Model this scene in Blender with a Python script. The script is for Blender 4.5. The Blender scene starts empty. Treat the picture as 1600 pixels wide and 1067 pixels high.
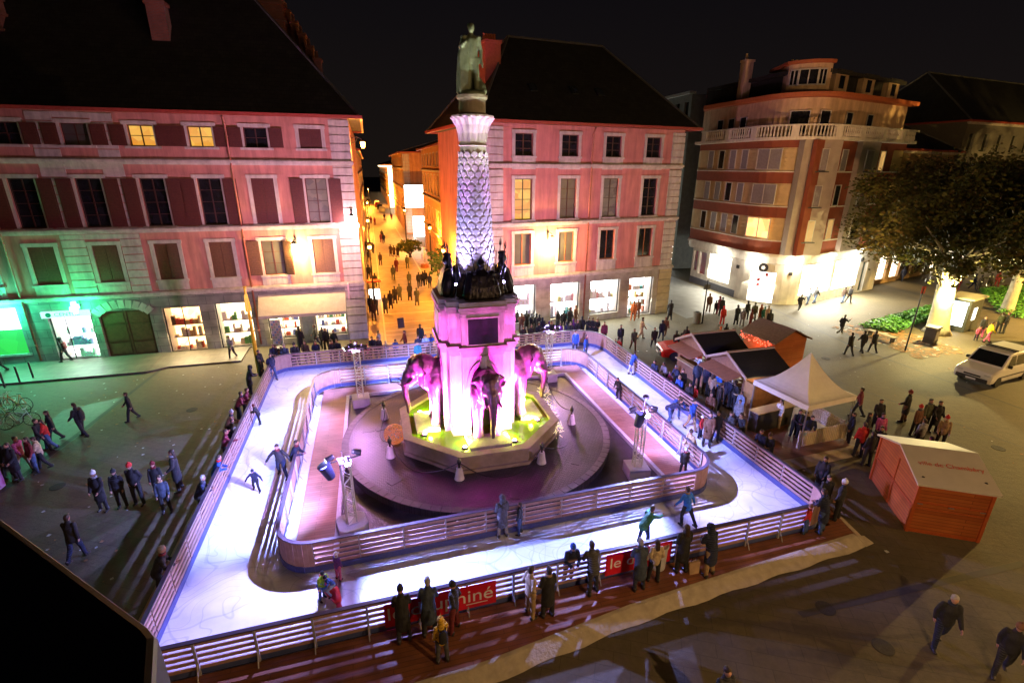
import bpy, bmesh, math, random
from mathutils import Vector, Matrix, Euler
RND = random.Random(11)
PI = math.pi
sc = bpy.context.scene
col = sc.collection
rad = math.radians

# ---------------------------------------------------------------- camera geometry
FPX = 782.4; CH = 12.3; TILT = rad(19.27); ROLL = rad(.40); YAW = rad(15.51)
_c, _s = math.cos(TILT), math.sin(TILT); _cr, _sr = math.cos(ROLL), math.sin(ROLL)
_cy, _sy = math.cos(YAW), math.sin(YAW)
def cam2w(x, y): return (x*_cy + y*_sy, -x*_sy + y*_cy)
def ray(u, v):
    a = (u-800)/FPX; b = (v-533.5)/FPX
    X = a*_cr + b*_sr; D = -a*_sr + b*_cr
    w = cam2w(X, _c - D*_s)
    return (w[0], w[1], -_s - D*_c)
def G(u, v, z=0.0):
    r = ray(u, v); t = (z-CH)/r[2]
    return (r[0]*t, r[1]*t)
def onY(u, v, Y):
    r = ray(u, v); t = Y/r[1]; return (r[0]*t, CH + r[2]*t)

# ---------------------------------------------------------------- materials
MATS = {}
def lin(c):
    return tuple(c[:3]) + (1.0,)
def mat(name, color=(.5,.5,.5), rough=.7, var=.12, scale=6.0, bump=0.0, bscale=None, metal=0.0,
        emit=None, estr=0.0, color2=None, spec=None, coat=0.0, detail=4.0, stain=0.0):
    if name in MATS: return MATS[name]
    m = bpy.data.materials.new(name); m.use_nodes = True
    nt = m.node_tree; b = nt.nodes['Principled BSDF']; L = nt.links
    b.inputs['Roughness'].default_value = rough
    b.inputs['Metallic'].default_value = metal
    if spec is not None: b.inputs['Specular IOR Level'].default_value = spec
    if coat: b.inputs['Coat Weight'].default_value = coat
    tc = nt.nodes.new('ShaderNodeTexCoord')
    n = nt.nodes.new('ShaderNodeTexNoise'); n.inputs['Scale'].default_value = scale
    n.inputs['Detail'].default_value = detail
    L.new(tc.outputs['Object'], n.inputs['Vector'])
    r = nt.nodes.new('ShaderNodeValToRGB')
    r.color_ramp.elements[0].position = .3; r.color_ramp.elements[1].position = .7
    c2 = color2 or tuple(min(1, x*(1+var)) for x in color)
    c1 = tuple(x*(1-var) for x in color) if color2 is None else color
    r.color_ramp.elements[0].color = lin(c1); r.color_ramp.elements[1].color = lin(c2)
    L.new(n.outputs['Fac'], r.inputs['Fac']); out = r.outputs['Color']
    if stain:   # run-off streaks and weathering that belong to the surface
        mp = nt.nodes.new('ShaderNodeMapping'); mp.inputs['Scale'].default_value = (1.6, 1.6, .22)
        n3 = nt.nodes.new('ShaderNodeTexNoise'); n3.inputs['Scale'].default_value = 1.4; n3.inputs['Detail'].default_value = 8; n3.inputs['Roughness'].default_value = .65
        L.new(tc.outputs['Object'], mp.inputs['Vector']); L.new(mp.outputs['Vector'], n3.inputs['Vector'])
        mr = nt.nodes.new('ShaderNodeMapRange'); mr.inputs['From Min'].default_value = .35; mr.inputs['From Max'].default_value = .62
        mr.inputs['To Min'].default_value = 1-stain; mr.inputs['To Max'].default_value = 1.06
        L.new(n3.outputs['Fac'], mr.inputs['Value'])
        mx = nt.nodes.new('ShaderNodeMix'); mx.data_type = 'RGBA'; mx.blend_type = 'MULTIPLY'; mx.inputs[0].default_value = 1
        L.new(out, mx.inputs[6]); L.new(mr.outputs['Result'], mx.inputs[7]); out = mx.outputs[2]
    L.new(out, b.inputs['Base Color'])
    if bump:
        n2 = nt.nodes.new('ShaderNodeTexNoise'); n2.inputs['Scale'].default_value = bscale or scale*4
        n2.inputs['Detail'].default_value = 3
        L.new(tc.outputs['Object'], n2.inputs['Vector'])
        bp = nt.nodes.new('ShaderNodeBump'); bp.inputs['Strength'].default_value = bump
        bp.inputs['Distance'].default_value = .05
        L.new(n2.outputs['Fac'], bp.inputs['Height']); L.new(bp.outputs['Normal'], b.inputs['Normal'])
    if emit is not None:
        b.inputs['Emission Color'].default_value = lin(emit)
        b.inputs['Emission Strength'].default_value = estr
    MATS[name] = m
    return m

def brickmat(name, c1, c2, cm, sx=1.0, bw=.5, rh=.25, mortar=.02, rough=.8, bump=.4, coords='Object', rot=None, noise=.35):
    if name in MATS: return MATS[name]
    m = bpy.data.materials.new(name); m.use_nodes = True
    nt = m.node_tree; b = nt.nodes['Principled BSDF']; L = nt.links
    b.inputs['Roughness'].default_value = rough
    tc = nt.nodes.new('ShaderNodeTexCoord'); mp = nt.nodes.new('ShaderNodeMapping')
    if rot: mp.inputs['Rotation'].default_value = rot
    mp.inputs['Location'].default_value = (.37, .031, .0)
    L.new(tc.outputs[coords], mp.inputs['Vector'])
    br = nt.nodes.new('ShaderNodeTexBrick'); br.inputs['Scale'].default_value = sx
    br.inputs['Brick Width'].default_value = bw; br.inputs['Row Height'].default_value = rh
    br.inputs['Mortar Size'].default_value = mortar
    br.inputs['Color1'].default_value = lin(c1); br.inputs['Color2'].default_value = lin(c2); br.inputs['Mortar'].default_value = lin(cm)
    L.new(mp.outputs['Vector'], br.inputs['Vector'])
    n = nt.nodes.new('ShaderNodeTexNoise'); n.inputs['Scale'].default_value = 1.3; n.inputs['Detail'].default_value = 6
    L.new(tc.outputs[coords], n.inputs['Vector'])
    mx = nt.nodes.new('ShaderNodeMix'); mx.data_type = 'RGBA'; mx.blend_type = 'MULTIPLY'
    mx.inputs[0].default_value = 1.0
    mr = nt.nodes.new('ShaderNodeMapRange'); mr.inputs['From Min'].default_value = .3; mr.inputs['From Max'].default_value = .7
    mr.inputs['To Min'].default_value = 1-noise; mr.inputs['To Max'].default_value = 1+noise*.5
    L.new(n.outputs['Fac'], mr.inputs['Value'])
    L.new(br.outputs['Color'], mx.inputs[6]); L.new(mr.outputs['Result'], mx.inputs[7])
    L.new(mx.outputs[2], b.inputs['Base Color'])
    bp = nt.nodes.new('ShaderNodeBump'); bp.inputs['Strength'].default_value = bump; bp.inputs['Distance'].default_value = .03
    bp.invert = True
    L.new(br.outputs['Fac'], bp.inputs['Height']); L.new(bp.outputs['Normal'], b.inputs['Normal'])
    MATS[name] = m
    return m

def emat(name, c, s, c2=None, scale=3.0):
    """something that gives off light: a lamp glass, a lit room behind a window"""
    if name in MATS: return MATS[name]
    m = bpy.data.materials.new(name); m.use_nodes = True
    nt = m.node_tree; L = nt.links; b = nt.nodes['Principled BSDF']
    b.inputs['Base Color'].default_value = (.08,.08,.08,1); b.inputs['Emission Strength'].default_value = s
    if c2 is None:
        b.inputs['Emission Color'].default_value = lin(c)
    else:
        tc = nt.nodes.new('ShaderNodeTexCoord'); v = nt.nodes.new('ShaderNodeTexVoronoi'); v.inputs['Scale'].default_value = scale
        L.new(tc.outputs['Object'], v.inputs['Vector'])
        r = nt.nodes.new('ShaderNodeValToRGB'); r.color_ramp.elements[0].color = lin(c); r.color_ramp.elements[1].color = lin(c2)
        sp = nt.nodes.new('ShaderNodeSeparateColor'); L.new(v.outputs['Color'], sp.inputs['Color'])
        L.new(sp.outputs[0], r.inputs['Fac']); L.new(r.outputs['Color'], b.inputs['Emission Color'])
    MATS[name] = m
    return m

# ---------------------------------------------------------------- mesh builder
class MB:
    def __init__(s, M=None):
        s.v = []; s.f = []; s.m = []; s.mi = 0; s.M = M or Matrix.Identity(4)
    def addv(s, pts):
        k = len(s.v)
        s.v += [tuple(s.M @ Vector(p)) for p in pts]
        return k
    def face(s, idx):
        s.f.append(idx); s.m.append(s.mi)
    def quad(s, a, b, c, d):
        k = s.addv([a, b, c, d]); s.face((k, k+1, k+2, k+3))
    def box(s, x0, x1, y0, y1, z0, z1):
        k = s.addv([(x0,y0,z0),(x1,y0,z0),(x1,y1,z0),(x0,y1,z0),(x0,y0,z1),(x1,y0,z1),(x1,y1,z1),(x0,y1,z1)])
        for q in ((0,3,2,1),(4,5,6,7),(0,1,5,4),(1,2,6,5),(2,3,7,6),(3,0,4,7)):
            s.face(tuple(k+i for i in q))
    def cbox(s, c, d, rot=None):
        M0 = s.M
        s.M = M0 @ Matrix.Translation(c) @ (Euler(rot).to_matrix().to_4x4() if rot else Matrix.Identity(4))
        s.box(-d[0]/2, d[0]/2, -d[1]/2, d[1]/2, -d[2]/2, d[2]/2); s.M = M0
    def prism(s, poly, z0, z1, top=None):
        n = len(poly); k = s.addv([(p[0], p[1], z0) for p in poly] + [(p[0], p[1], z1) for p in (top or poly)])
        s.face(tuple(k+i for i in range(n-1, -1, -1))); s.face(tuple(k+n+i for i in range(n)))
        for i in range(n):
            j = (i+1) % n; s.face((k+i, k+j, k+n+j, k+n+i))
    def tube(s, pts, r, n=8, flat=None, side=None):
        """closed tube through pts; r number or list (or (rx,ry) pairs); side = vector of the x radius"""
        pts = [Vector(p) for p in pts]; N = len(pts)
        if not isinstance(r, (list,)): r = [r]*N
        k0 = None; prev = None
        for i, p in enumerate(pts):
            t = (pts[min(i+1, N-1)] - pts[max(i-1, 0)])
            if t.length < 1e-9: t = Vector((0,0,1))
            t.normalize()
            if side is not None:
                a = Vector(side) - t*Vector(side).dot(t)
            elif prev is not None:
                a = prev - t*prev.dot(t)
            else:
                a = t.orthogonal()
            if a.length < 1e-6: a = t.orthogonal()
            a.normalize(); b = t.cross(a); prev = a
            rx, ry = r[i] if isinstance(r[i], tuple) else (r[i], r[i])
            k = s.addv([p + a*rx*math.cos(2*PI*j/n) + b*ry*math.sin(2*PI*j/n) for j in range(n)])
            if i == 0: k0 = k; s.face(tuple(k+j for j in range(n-1, -1, -1)))
            else:
                for j in range(n):
                    s.face((k-n+j, k-n+(j+1) % n, k+(j+1) % n, k+j))
        s.face(tuple(k+j for j in range(n)))
    def capsule(s, pts, r, n=10, side=None):
        """tube with rounded ends"""
        pts = [Vector(p) for p in pts]
        if not isinstance(r, list): r = [r]*len(pts)
        r = [q if isinstance(q, tuple) else (q, q) for q in r]
        d0 = (pts[0]-pts[1]).normalized(); d1 = (pts[-1]-pts[-2]).normalized()
        h0 = min(r[0]); h1 = min(r[-1])
        P = [pts[0]+d0*h0*.95, pts[0]+d0*h0*.7] + pts + [pts[-1]+d1*h1*.7, pts[-1]+d1*h1*.95]
        sc_ = lambda q, f: (q[0]*f, q[1]*f)
        Rr = [sc_(r[0], .3), sc_(r[0], .72)] + r + [sc_(r[-1], .72), sc_(r[-1], .3)]
        s.tube(P, Rr, n, side=side)
    def ball(s, c, r, n=12, m=8, rot=None):
        if not isinstance(r, tuple): r = (r, r, r)
        c = Vector(c); E = Euler(rot).to_matrix() if rot else Matrix.Identity(3)
        pts = [c + E @ Vector((0, 0, -r[2]))]
        for i in range(1, m):
            a = -PI/2 + PI*i/m
            for j in range(n):
                pts.append(c + E @ Vector((r[0]*math.cos(a)*math.cos(2*PI*j/n), r[1]*math.cos(a)*math.sin(2*PI*j/n), r[2]*math.sin(a))))
        pts.append(c + E @ Vector((0, 0, r[2])))
        k = s.addv(pts); e = k+len(pts)-1
        for j in range(n):
            s.face((k, k+1+(j+1) % n, k+1+j)); s.face((e, e-n+j, e-n+(j+1) % n))
        for i in range(m-2):
            for j in range(n):
                a = k+1+i*n; s.face((a+j, a+(j+1) % n, a+n+(j+1) % n, a+n+j))
    def lathe(s, prof, c=(0, 0), n=24, rot=0.0):
        k = s.addv([(c[0]+r*math.cos(2*PI*j/n+rot), c[1]+r*math.sin(2*PI*j/n+rot), z) for r, z in prof for j in range(n)])
        for i in range(len(prof)-1):
            for j in range(n):
                s.face((k+i*n+j, k+i*n+(j+1) % n, k+(i+1)*n+(j+1) % n, k+(i+1)*n+j))
        s.face(tuple(k+j for j in range(n-1, -1, -1))); s.face(tuple(k+(len(prof)-1)*n+j for j in range(n)))
    def mesh(s, name):
        me = bpy.data.meshes.new(name); me.from_pydata(s.v, [], s.f)
        me.polygons.foreach_set('material_index', s.m); me.update(); return me
    def build(s, name, m=None, parent=None, smooth=False, fix=False, bevel=0):
        me = s.mesh(name)
        if fix:
            bm = bmesh.new(); bm.from_mesh(me); bmesh.ops.recalc_face_normals(bm, faces=bm.faces); bm.to_mesh(me); bm.free()
        o = link(name, me, parent)
        for q in (m if isinstance(m, (list, tuple)) else [m]):
            if q: me.materials.append(q)
        if smooth: me.polygons.foreach_set('use_smooth', [True]*len(me.polygons))
        if bevel:
            b = o.modifiers.new('bevel', 'BEVEL'); b.width = bevel; b.segments = 2; b.limit_method = 'ANGLE'
        return o
def link(name, data, parent=None):
    o = bpy.data.objects.new(name, data); col.objects.link(o)
    if parent: o.parent = parent
    return o
def tag(o, label, cat, group=None):
    o['label'] = label; o['category'] = cat
    if group: o['group'] = group
    return o
def thing(name, label, cat, loc=(0,0,0), rz=0.0, group=None):
    o = link(name, None); o.location = loc; o.rotation_euler = (0,0,rz); o.empty_display_size = .3
    return tag(o, label, cat, group)
def struct(o): o['kind'] = 'structure'; return o
def stuff(o): o['kind'] = 'stuff'; return o
def dup(root, loc=None, rz=None, label=None):
    def cp(o, p):
        c = o.copy(); col.objects.link(c)
        if p: c.parent = p
        for ch in kids.get(o.name, ()): cp(ch, c)
        return c
    kids = {}
    def scan(o):
        kids[o.name] = list(o.children)
        for q in o.children: scan(q)
    scan(root)
    r = cp(root, None)
    if loc is not None: r.location = loc
    if rz is not None: r.rotation_euler = (0,0,rz)
    if label: r['label'] = label
    return r
def remesh(mb, vox, smooth=2, fac=.6, noise=0.0, nscale=9.0, zs=1.0, name='body'):
    """union of the closed pieces in mb into one continuous skin"""
    me = mb.mesh('tmp'); o = link('tmp', me)
    md = o.modifiers.new('r', 'REMESH'); md.mode = 'VOXEL'; md.voxel_size = vox
    if smooth:
        sm = o.modifiers.new('s', 'SMOOTH'); sm.factor = fac; sm.iterations = smooth
    dg = bpy.context.evaluated_depsgraph_get(); ev = o.evaluated_get(dg)
    me2 = bpy.data.meshes.new_from_object(ev); me2.name = name
    bpy.data.objects.remove(o); bpy.data.meshes.remove(me)
    if noise:
        from mathutils import noise as nz
        me2.update()
        for v in me2.vertices:
            q = nz.noise(Vector((v.co.x*nscale, v.co.y*nscale, v.co.z*nscale*zs)))
            v.co += v.normal*noise*q
    me2.polygons.foreach_set('use_smooth', [True]*len(me2.polygons)); me2.update()
    me2.materials.clear()
    return me2
def text(name, s, size, m, parent, loc, rot, ext=.004, align='CENTER', sx=1.0):
    c = bpy.data.curves.new(name, 'FONT'); c.body = s; c.size = size; c.extrude = ext
    c.align_x = align; c.align_y = 'CENTER'
    o = link('tmp', c)
    me = bpy.data.meshes.new_from_object(o.evaluated_get(bpy.context.evaluated_depsgraph_get())); me.materials.clear(); me.materials.append(m)
    bpy.data.objects.remove(o); o = link(name, me, parent); o.location = loc; o.rotation_euler = rot; o.scale = (sx, 1, 1)
    return o
def wallholes(mb, x0, x1, z0, z1, holes, depth=.25, y=0.0, back=False):
    """flat wall in the xz plane facing -y with rectangular holes and reveals of given depth"""
    xs = sorted({x0, x1} | {h[0] for h in holes} | {h[1] for h in holes})
    zs = sorted({z0, z1} | {h[2] for h in holes} | {h[3] for h in holes})
    xs = [a for a in xs if x0-1e-6 <= a <= x1+1e-6]; zs = [a for a in zs if z0-1e-6 <= a <= z1+1e-6]
    for i in range(len(xs)-1):
        for j in range(len(zs)-1):
            cx = (xs[i]+xs[i+1])/2; cz = (zs[j]+zs[j+1])/2
            if any(h[0] < cx < h[1] and h[2] < cz < h[3] for h in holes): continue
            mb.quad((xs[i],y,zs[j]),(xs[i+1],y,zs[j]),(xs[i+1],y,zs[j+1]),(xs[i],y,zs[j+1]))
    for a, b, c, d in holes:
        Y = y+depth
        mb.quad((a,y,c),(a,y,d),(a,Y,d),(a,Y,c)); mb.quad((b,y,c),(b,Y,c),(b,Y,d),(b,y,d))
        mb.quad((a,y,c),(a,Y,c),(b,Y,c),(b,y,c)); mb.quad((a,y,d),(b,y,d),(b,Y,d),(a,Y,d))

# palette
STONE = mat('pale_stone', (.42,.38,.33), .8, .15, 3, .25, 20)
TRIM = mat('stone_trim', (.50,.45,.42), .75, .1, 4, .15, 30, stain=.3)
GREYSTONE = brickmat('grey_blocks', (.2,.2,.19), (.26,.25,.23), (.08,.08,.08), 1, 1.1, .55, .012, rot=(PI/2,0,0))
PINK = mat('pink_render', (.53,.23,.19), .85, .08, 1.4, .12, 40, stain=.32)
SALMON = mat('salmon_render', (.50,.20,.12), .85, .08, 1.2, .12, 40)
SHUT = mat('red_brown_shutter', (.085,.018,.014), .6, .2, 9, .2, 40)
SHUTB = mat('brown_shutter', (.12,.055,.03), .6, .2, 9, .2, 40)
DGLASS = mat('dark_window_glass', (.012,.013,.016), .08, .3, 2)
CURT = mat('curtained_glass', (.07,.068,.062), .3, .15, 2)
WLIT = emat('lit_yellow_room', (1,.60,.10), .95, (.8,.30,.03), 1.9)
WDIM = emat('dim_warm_room', (.9,.6,.35), .12, (.25,.14,.08), 2.5)
FRAME = mat('dark_red_frame', (.06,.02,.015), .5)
WFRAME = mat('white_frame', (.5,.48,.45), .5)
SLATE = brickmat('slate_roof', (.018,.018,.019), (.028,.027,.026), (.006,.006,.006), 1, .35, .22, .012, .8, .5)
REDGUT = mat('red_gutter', (.3,.05,.035), .5, .15)
PIPE = mat('red_downpipe', (.28,.08,.06), .5, .15)
BLACK = mat('black_metal', (.012,.012,.014), .45, .2)
DKGREY = mat('dark_grey_metal', (.05,.05,.055), .5, .2)
ALU = mat('aluminium', (.6,.6,.62), .3, .08, metal=.9)
WHITEP = mat('white_paint', (.75,.75,.76), .5, .05)
BRICK = brickmat('red_brick', (.20,.06,.03), (.15,.045,.025), (.12,.09,.07), 1, .24, .08, .012, rot=(PI/2,0,0))
GLASSC = mat('grey_glass', (.03,.035,.04), .1)

GLOW_W = emat('warm_lamp_glass', (1,.75,.3), 60)
GLOW_O = emat('sodium_lamp_glass', (1,.42,.07), 50)
GLOW_P = emat('cool_lamp_glass', (1,.8,.85), 60)
def point(name, loc, colr, w, parent=None, r=.12):
    d = bpy.data.lights.new(name, 'POINT'); d.color = colr; d.energy = w; d.shadow_soft_size = r
    o = link(name, d, parent); o.location = loc; return o
def spot(name, loc, target, colr, w, ang=60, blend=.5, r=.06, parent=None):
    d = bpy.data.lights.new(name, 'SPOT'); d.color = colr; d.energy = w; d.spot_size = rad(ang); d.spot_blend = blend; d.shadow_soft_size = r
    o = link(name, d, parent); o.location = loc
    o.rotation_euler = (Vector(target)-Vector(loc)).to_track_quat('-Z', 'Y').to_euler(); return o
# ---------------------------------------------------------------- people
def dirv(pitch, abd, s):
    """unit vector hanging down, pitched forward (deg), abducted sideways (deg)"""
    p, b = rad(pitch), rad(abd)
    return Vector((s*math.sin(b)*math.cos(p*.3), math.sin(p)*math.cos(b), -math.cos(p)*math.cos(b)))
def skeleton(P_):
    J = {}
    lean = rad(P_.get('lean', 0)); J['pel'] = Vector((0,0,0))
    up = Vector((0, math.sin(lean), math.cos(lean)))
    J['up'] = up
    J['waist'] = up*.14; J['chest'] = up*.36; J['neck'] = up*.52; 
    hl = rad(P_.get('lean', 0)*.5+P_.get('head', 0)); hu = Vector((0, math.sin(hl), math.cos(hl))); J['hu'] = hu
    J['head'] = J['neck']+hu*.17
    low = 9
    for s, n in ((-1,'L'), (1,'R')):
        hp, kn, ab = P_.get('leg'+n, (0,0,3))
        h = Vector((s*.095,0,-.02)); k = h+dirv(hp, ab, s)*.43; a = k+dirv(hp-kn, ab*.6, s)*.42
        J['hip'+n], J['knee'+n], J['ank'+n] = h, k, a; low = min(low, a.z)
        sp, el, sb, eb_ = P_.get('arm'+n, (5,15,8,0))
        sh = J['neck']-up*.055+Vector((s*.168,0,0)); e = sh+dirv(sp, sb, s)*.28; w = e+dirv(sp+el, eb_, s)*.25
        J['sh'+n], J['elb'+n], J['wri'+n] = sh, e, w; J['hd'+n] = (w-e).normalized()
    dz = .085-low
    for k, v in J.items():
        if k not in ('up','hu') and not k.startswith('hd'): J[k] = v+Vector((0,0,dz))
    return J
def hand(q, w, d, s):
    side = Vector((0,1,0))-d*d.y
    if side.length < .1: side = Vector((1,0,0))
    side.normalize(); nrm = d.cross(side)*s
    q.capsule([w, w+d*.05, w+d*.085], [(.03,.02),(.042,.016),(.04,.014)], 8, side)
    for i, L_ in enumerate((.06,.072,.067,.052)):
        b = w+d*.088+side*(.030-.020*i)
        q.capsule([b, b+d*L_*.5-nrm*.004, b+d*L_*.85-nrm*.022], [.0095,.009,.0075], 6)
    b = w+d*.03+side*.035; q.capsule([b, b+side*.022+d*.02-nrm*.008, b+side*.028+d*.045-nrm*.014], [.012,.011,.009], 6)
PERSON_MESH = {}
def person_meshes(key, P_):
    if key in PERSON_MESH: return PERSON_MESH[key]
    J = skeleton(P_); up, hu = J['up'], J['hu']; hd = J['head']; S = Vector((1,0,0)); fw = hu.cross(S)*-1
    if fw.y < 0: fw = -fw
    q = MB(); c = q.capsule
    c([J['pel']-up*.05, J['waist'], J['chest'], J['neck']-up*.05], [(.15,.10),(.135,.09),(.155,.1),(.1,.08)], 12, S)
    c([J['neck']-up*.06, hd-hu*.06], .052, 10)
    R_ = Matrix((S, fw, hu)).transposed(); E_ = R_.to_euler()
    q.ball(hd+hu*.015, (.075,.095,.115), 14, 10, E_); q.ball(hd-hu*.055+fw*.025, (.052,.055,.055), 10, 8, E_)
    q.ball(hd+fw*.095-hu*.01, (.014,.02,.026), 6, 5, E_); q.ball(hd+fw*.088+hu*.03, (.05,.018,.014), 8, 5, E_); q.ball(hd+fw*.082-hu*.055, (.024,.014,.010), 8, 5, E_)
    for s in (-1, 1): q.ball(hd+S*s*.078-hu*.005, (.012,.022,.032), 6, 5, E_)
    for n, s in (('L',-1),('R',1)):
        c([J['hip'+n], J['knee'+n], J['ank'+n]], [.085,.056,.04], 10)
        c([J['sh'+n], J['elb'+n], J['wri'+n]], [.055,.042,.027], 10)
        c([J['ank'+n]+Vector((0,0,-.02)), J['ank'+n]+Vector((0,.07,-.05))], [.034,.022], 8)
    me = remesh(q, .015, 2, .5, 0, name='body')
    q = MB()
    for n, s in (('L',-1),('R',1)): hand(q, J['wri'+n], J['hd'+n], s)
    bm = bmesh.new(); bm.from_mesh(me); h = q.mesh('h'); bm.from_mesh(h); e = MB(); e.mi = 1
    for s in (-1, 1): e.ball(hd+fw*.083+S*s*.03+hu*.008, .0115, 6, 5)
    e2 = e.mesh('e'); bm.from_mesh(e2); bm.to_mesh(me); bm.free(); me.polygons.foreach_set('use_smooth', [True]*len(me.polygons)); me.update()
    out = {'body': me}
    coat = P_.get('coat', 'short'); q = MB(); c = q.capsule; f = 1.0
    bot = {'short': -.10, 'long': -.42}[coat]; bulk = P_.get('bulk', 1.0)
    low = J['pel']+Vector((0,0,bot)) if coat == 'long' else J['pel']-up*.1
    c([low, J['pel'], J['waist'], J['chest'], J['neck']-up*.05, J['neck']+up*.005], [((.2 if coat == 'long' else .178)*bulk,(.15 if coat == 'long' else .135)*bulk),(.18*bulk,.135*bulk),(.172*bulk,.13*bulk),(.178*bulk,.132*bulk),(.125,.1),(.078,.074)], 16, S); c([J['neck']-up*.03, J['neck']+up*.035], [(.09,.085),(.082,.08)], 14, S)
    for n, s in (('L',-1),('R',1)):
        w = J['wri'+n]-J['hd'+n]*.0
        c([J['sh'+n], J['elb'+n], w], [.07*bulk,.06*bulk,.047*bulk], 12); q.ball(J['sh'+n]-up*.01, .074*bulk, 10, 8)
    out['jacket'] = remesh(q, .022, 1, .5, .011, 11, .6, 'jacket')
    q = MB(); c = q.capsule
    c([J['pel']-up*.04, J['waist']-up*.02], [(.165,.12),(.15,.11)], 12, S)
    for n, s in (('L',-1),('R',1)): c([J['hip'+n], J['knee'+n], J['ank'+n]+Vector((0,0,-.01))], [.108,.075,.062], 12)
    out['trousers'] = remesh(q, .022, 1, .5, .008, 13, .5, 'trousers')
    for n in 'LR':
        q = MB(); a = J['ank'+n]; q.capsule([a+Vector((0,-.03,.02)), a+Vector((0,-.03,-.04)), a+Vector((0,.07,-.05)), a+Vector((0,.15,-.055))], [.056,(.05,.048),(.05,.042),(.042,.032)], 10, S)
        if P_.get('skates'): q.mi = 1; q.cbox(a+Vector((0,.05,-.1)), (.012,.28,.03)); q.cbox(a+Vector((0,-.02,-.085)), (.02,.03,.05)); q.cbox(a+Vector((0,.1,-.085)), (.02,.03,.05))
        out['shoe'+n] = q.mesh('shoe'); out['shoe'+n].polygons.foreach_set('use_smooth', [True]*len(out['shoe'+n].polygons))
    # headgear variants
    q = MB(); q.ball(hd+hu*.04-fw*.014, (.084,.1,.1), 14, 8, E_); q.ball(hd-hu*.02-fw*.04, (.074,.06,.08), 10, 8, E_); q.ball(hd+hu*.11+fw*.03,(.06,.05,.03), 8,6,E_); out['hair'] = remesh(q, .016, 1, .5, .008, 30, 1, 'hair')
    q = MB(); q.ball(hd+hu*.04-fw*.014, (.086,.1,.1), 14, 8, E_); q.capsule([hd-fw*.045+hu*.02, hd-fw*.07-hu*.12, hd-fw*.085-hu*.25], [(.085,.05),(.09,.045),(.07,.03)], 12, S); out['long_hair'] = remesh(q, .018, 1, .5, .009, 26, .4, 'long_hair')
    q = MB(); q.lathe([(.092,-.0),(.098,.01),(.098,.05),(.092,.055),(.088,.09),(.062,.13),(.02,.148)], (0,0), 16); q.ball((0,0,.158), .03 if P_.get('pom', 1) else .01, 8, 6)
    M = Matrix.Translation(hd+hu*.01) @ R_.to_4x4(); q.v = [tuple(M @ Vector((v[0]*.93, v[1]*1.1, v[2]))) for v in q.v]; out['beanie'] = q.mesh('beanie'); out['beanie'].polygons.foreach_set('use_smooth', [True]*len(out['beanie'].polygons))
    q = MB(); q.ball(hd+hu*.02-fw*.03, (.105,.115,.13), 14, 10, E_); q.capsule([hd-hu*.1-fw*.03, hd-hu*.14-fw*.02], [(.12,.1),(.13,.11)], 14, S)
    q.tube([hd+fw*.05+hu*.13, hd+fw*.075+S*.07+hu*.06, hd+fw*.08+S*.075-hu*.04, hd+fw*.07-hu*.13, hd+fw*.08-S*.075-hu*.04, hd+fw*.075-S*.07+hu*.06, hd+fw*.05+hu*.13], .022, 6)
    out['hood'] = remesh(q, .018, 1, .5, .008, 20, 1, 'hood')
    # the face opening of the hood: push the front back
    for v in out['hood'].vertices:
        d = v.co-hd; a = d.dot(fw)
        if a > .045 and abs(d.dot(S)) < .062 and -.12 < d.dot(hu) < .095: v.co -= fw*(a-.045)
    q = MB(); q.lathe([(.075,-.03),(.095,-.02),(.1,.02),(.085,.05),(.07,.045)], (0,0), 14); M = Matrix.Translation(J['neck']+hu*.025); q.v = [tuple(M @ Vector(v)) for v in q.v]; out['scarf'] = q.mesh('scarf')
    q = MB(); q.capsule([J['pel']+up*.08-Vector((0,.19,0)), J['chest']+up*.06-Vector((0,.19,0))], [(.14,.08),(.13,.07)], 12, S)
    for s in (-1,1): q.tube([J['chest']+up*.08+S*s*.1-Vector((0,.14,0)), J['neck']-up*.02+S*s*.11, J['chest']+S*s*.13+Vector((0,.12,0)), J['waist']+S*s*.16-Vector((0,.05,0))], .02, 6)
    out['backpack'] = q.mesh('backpack'); out['backpack'].polygons.foreach_set('use_smooth', [True]*len(out['backpack'].polygons))
    # single low-detail mesh for distant people: slots 0 coat 1 trousers 2 skin 3 hair
    bm = bmesh.new()
    for i, k in enumerate(('jacket','trousers','body','hair')):
        t = bmesh.new(); t.from_mesh(out[k]); tm = bpy.data.meshes.new('t')
        for fc in t.faces: fc.material_index = i
        bmesh.ops.dissolve_degenerate(t, dist=1e-5, edges=t.edges)
        t.to_mesh(tm); t.free()
        o = link('t', tm); d = o.modifiers.new('d', 'DECIMATE'); d.ratio = .12
        ev = o.evaluated_get(bpy.context.evaluated_depsgraph_get()); mm = bpy.data.meshes.new_from_object(ev); bm.from_mesh(mm); bpy.data.objects.remove(o)
    far = bpy.data.meshes.new('person'); bm.to_mesh(far); bm.free(); far.polygons.foreach_set('use_smooth', [True]*len(far.polygons)); out['far'] = far
    for k, me in out.items():
        me.materials.clear()
        for i in range(4 if k == 'far' else 2): me.materials.append(BLACK)
    PERSON_MESH[key] = out
    return out
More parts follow.
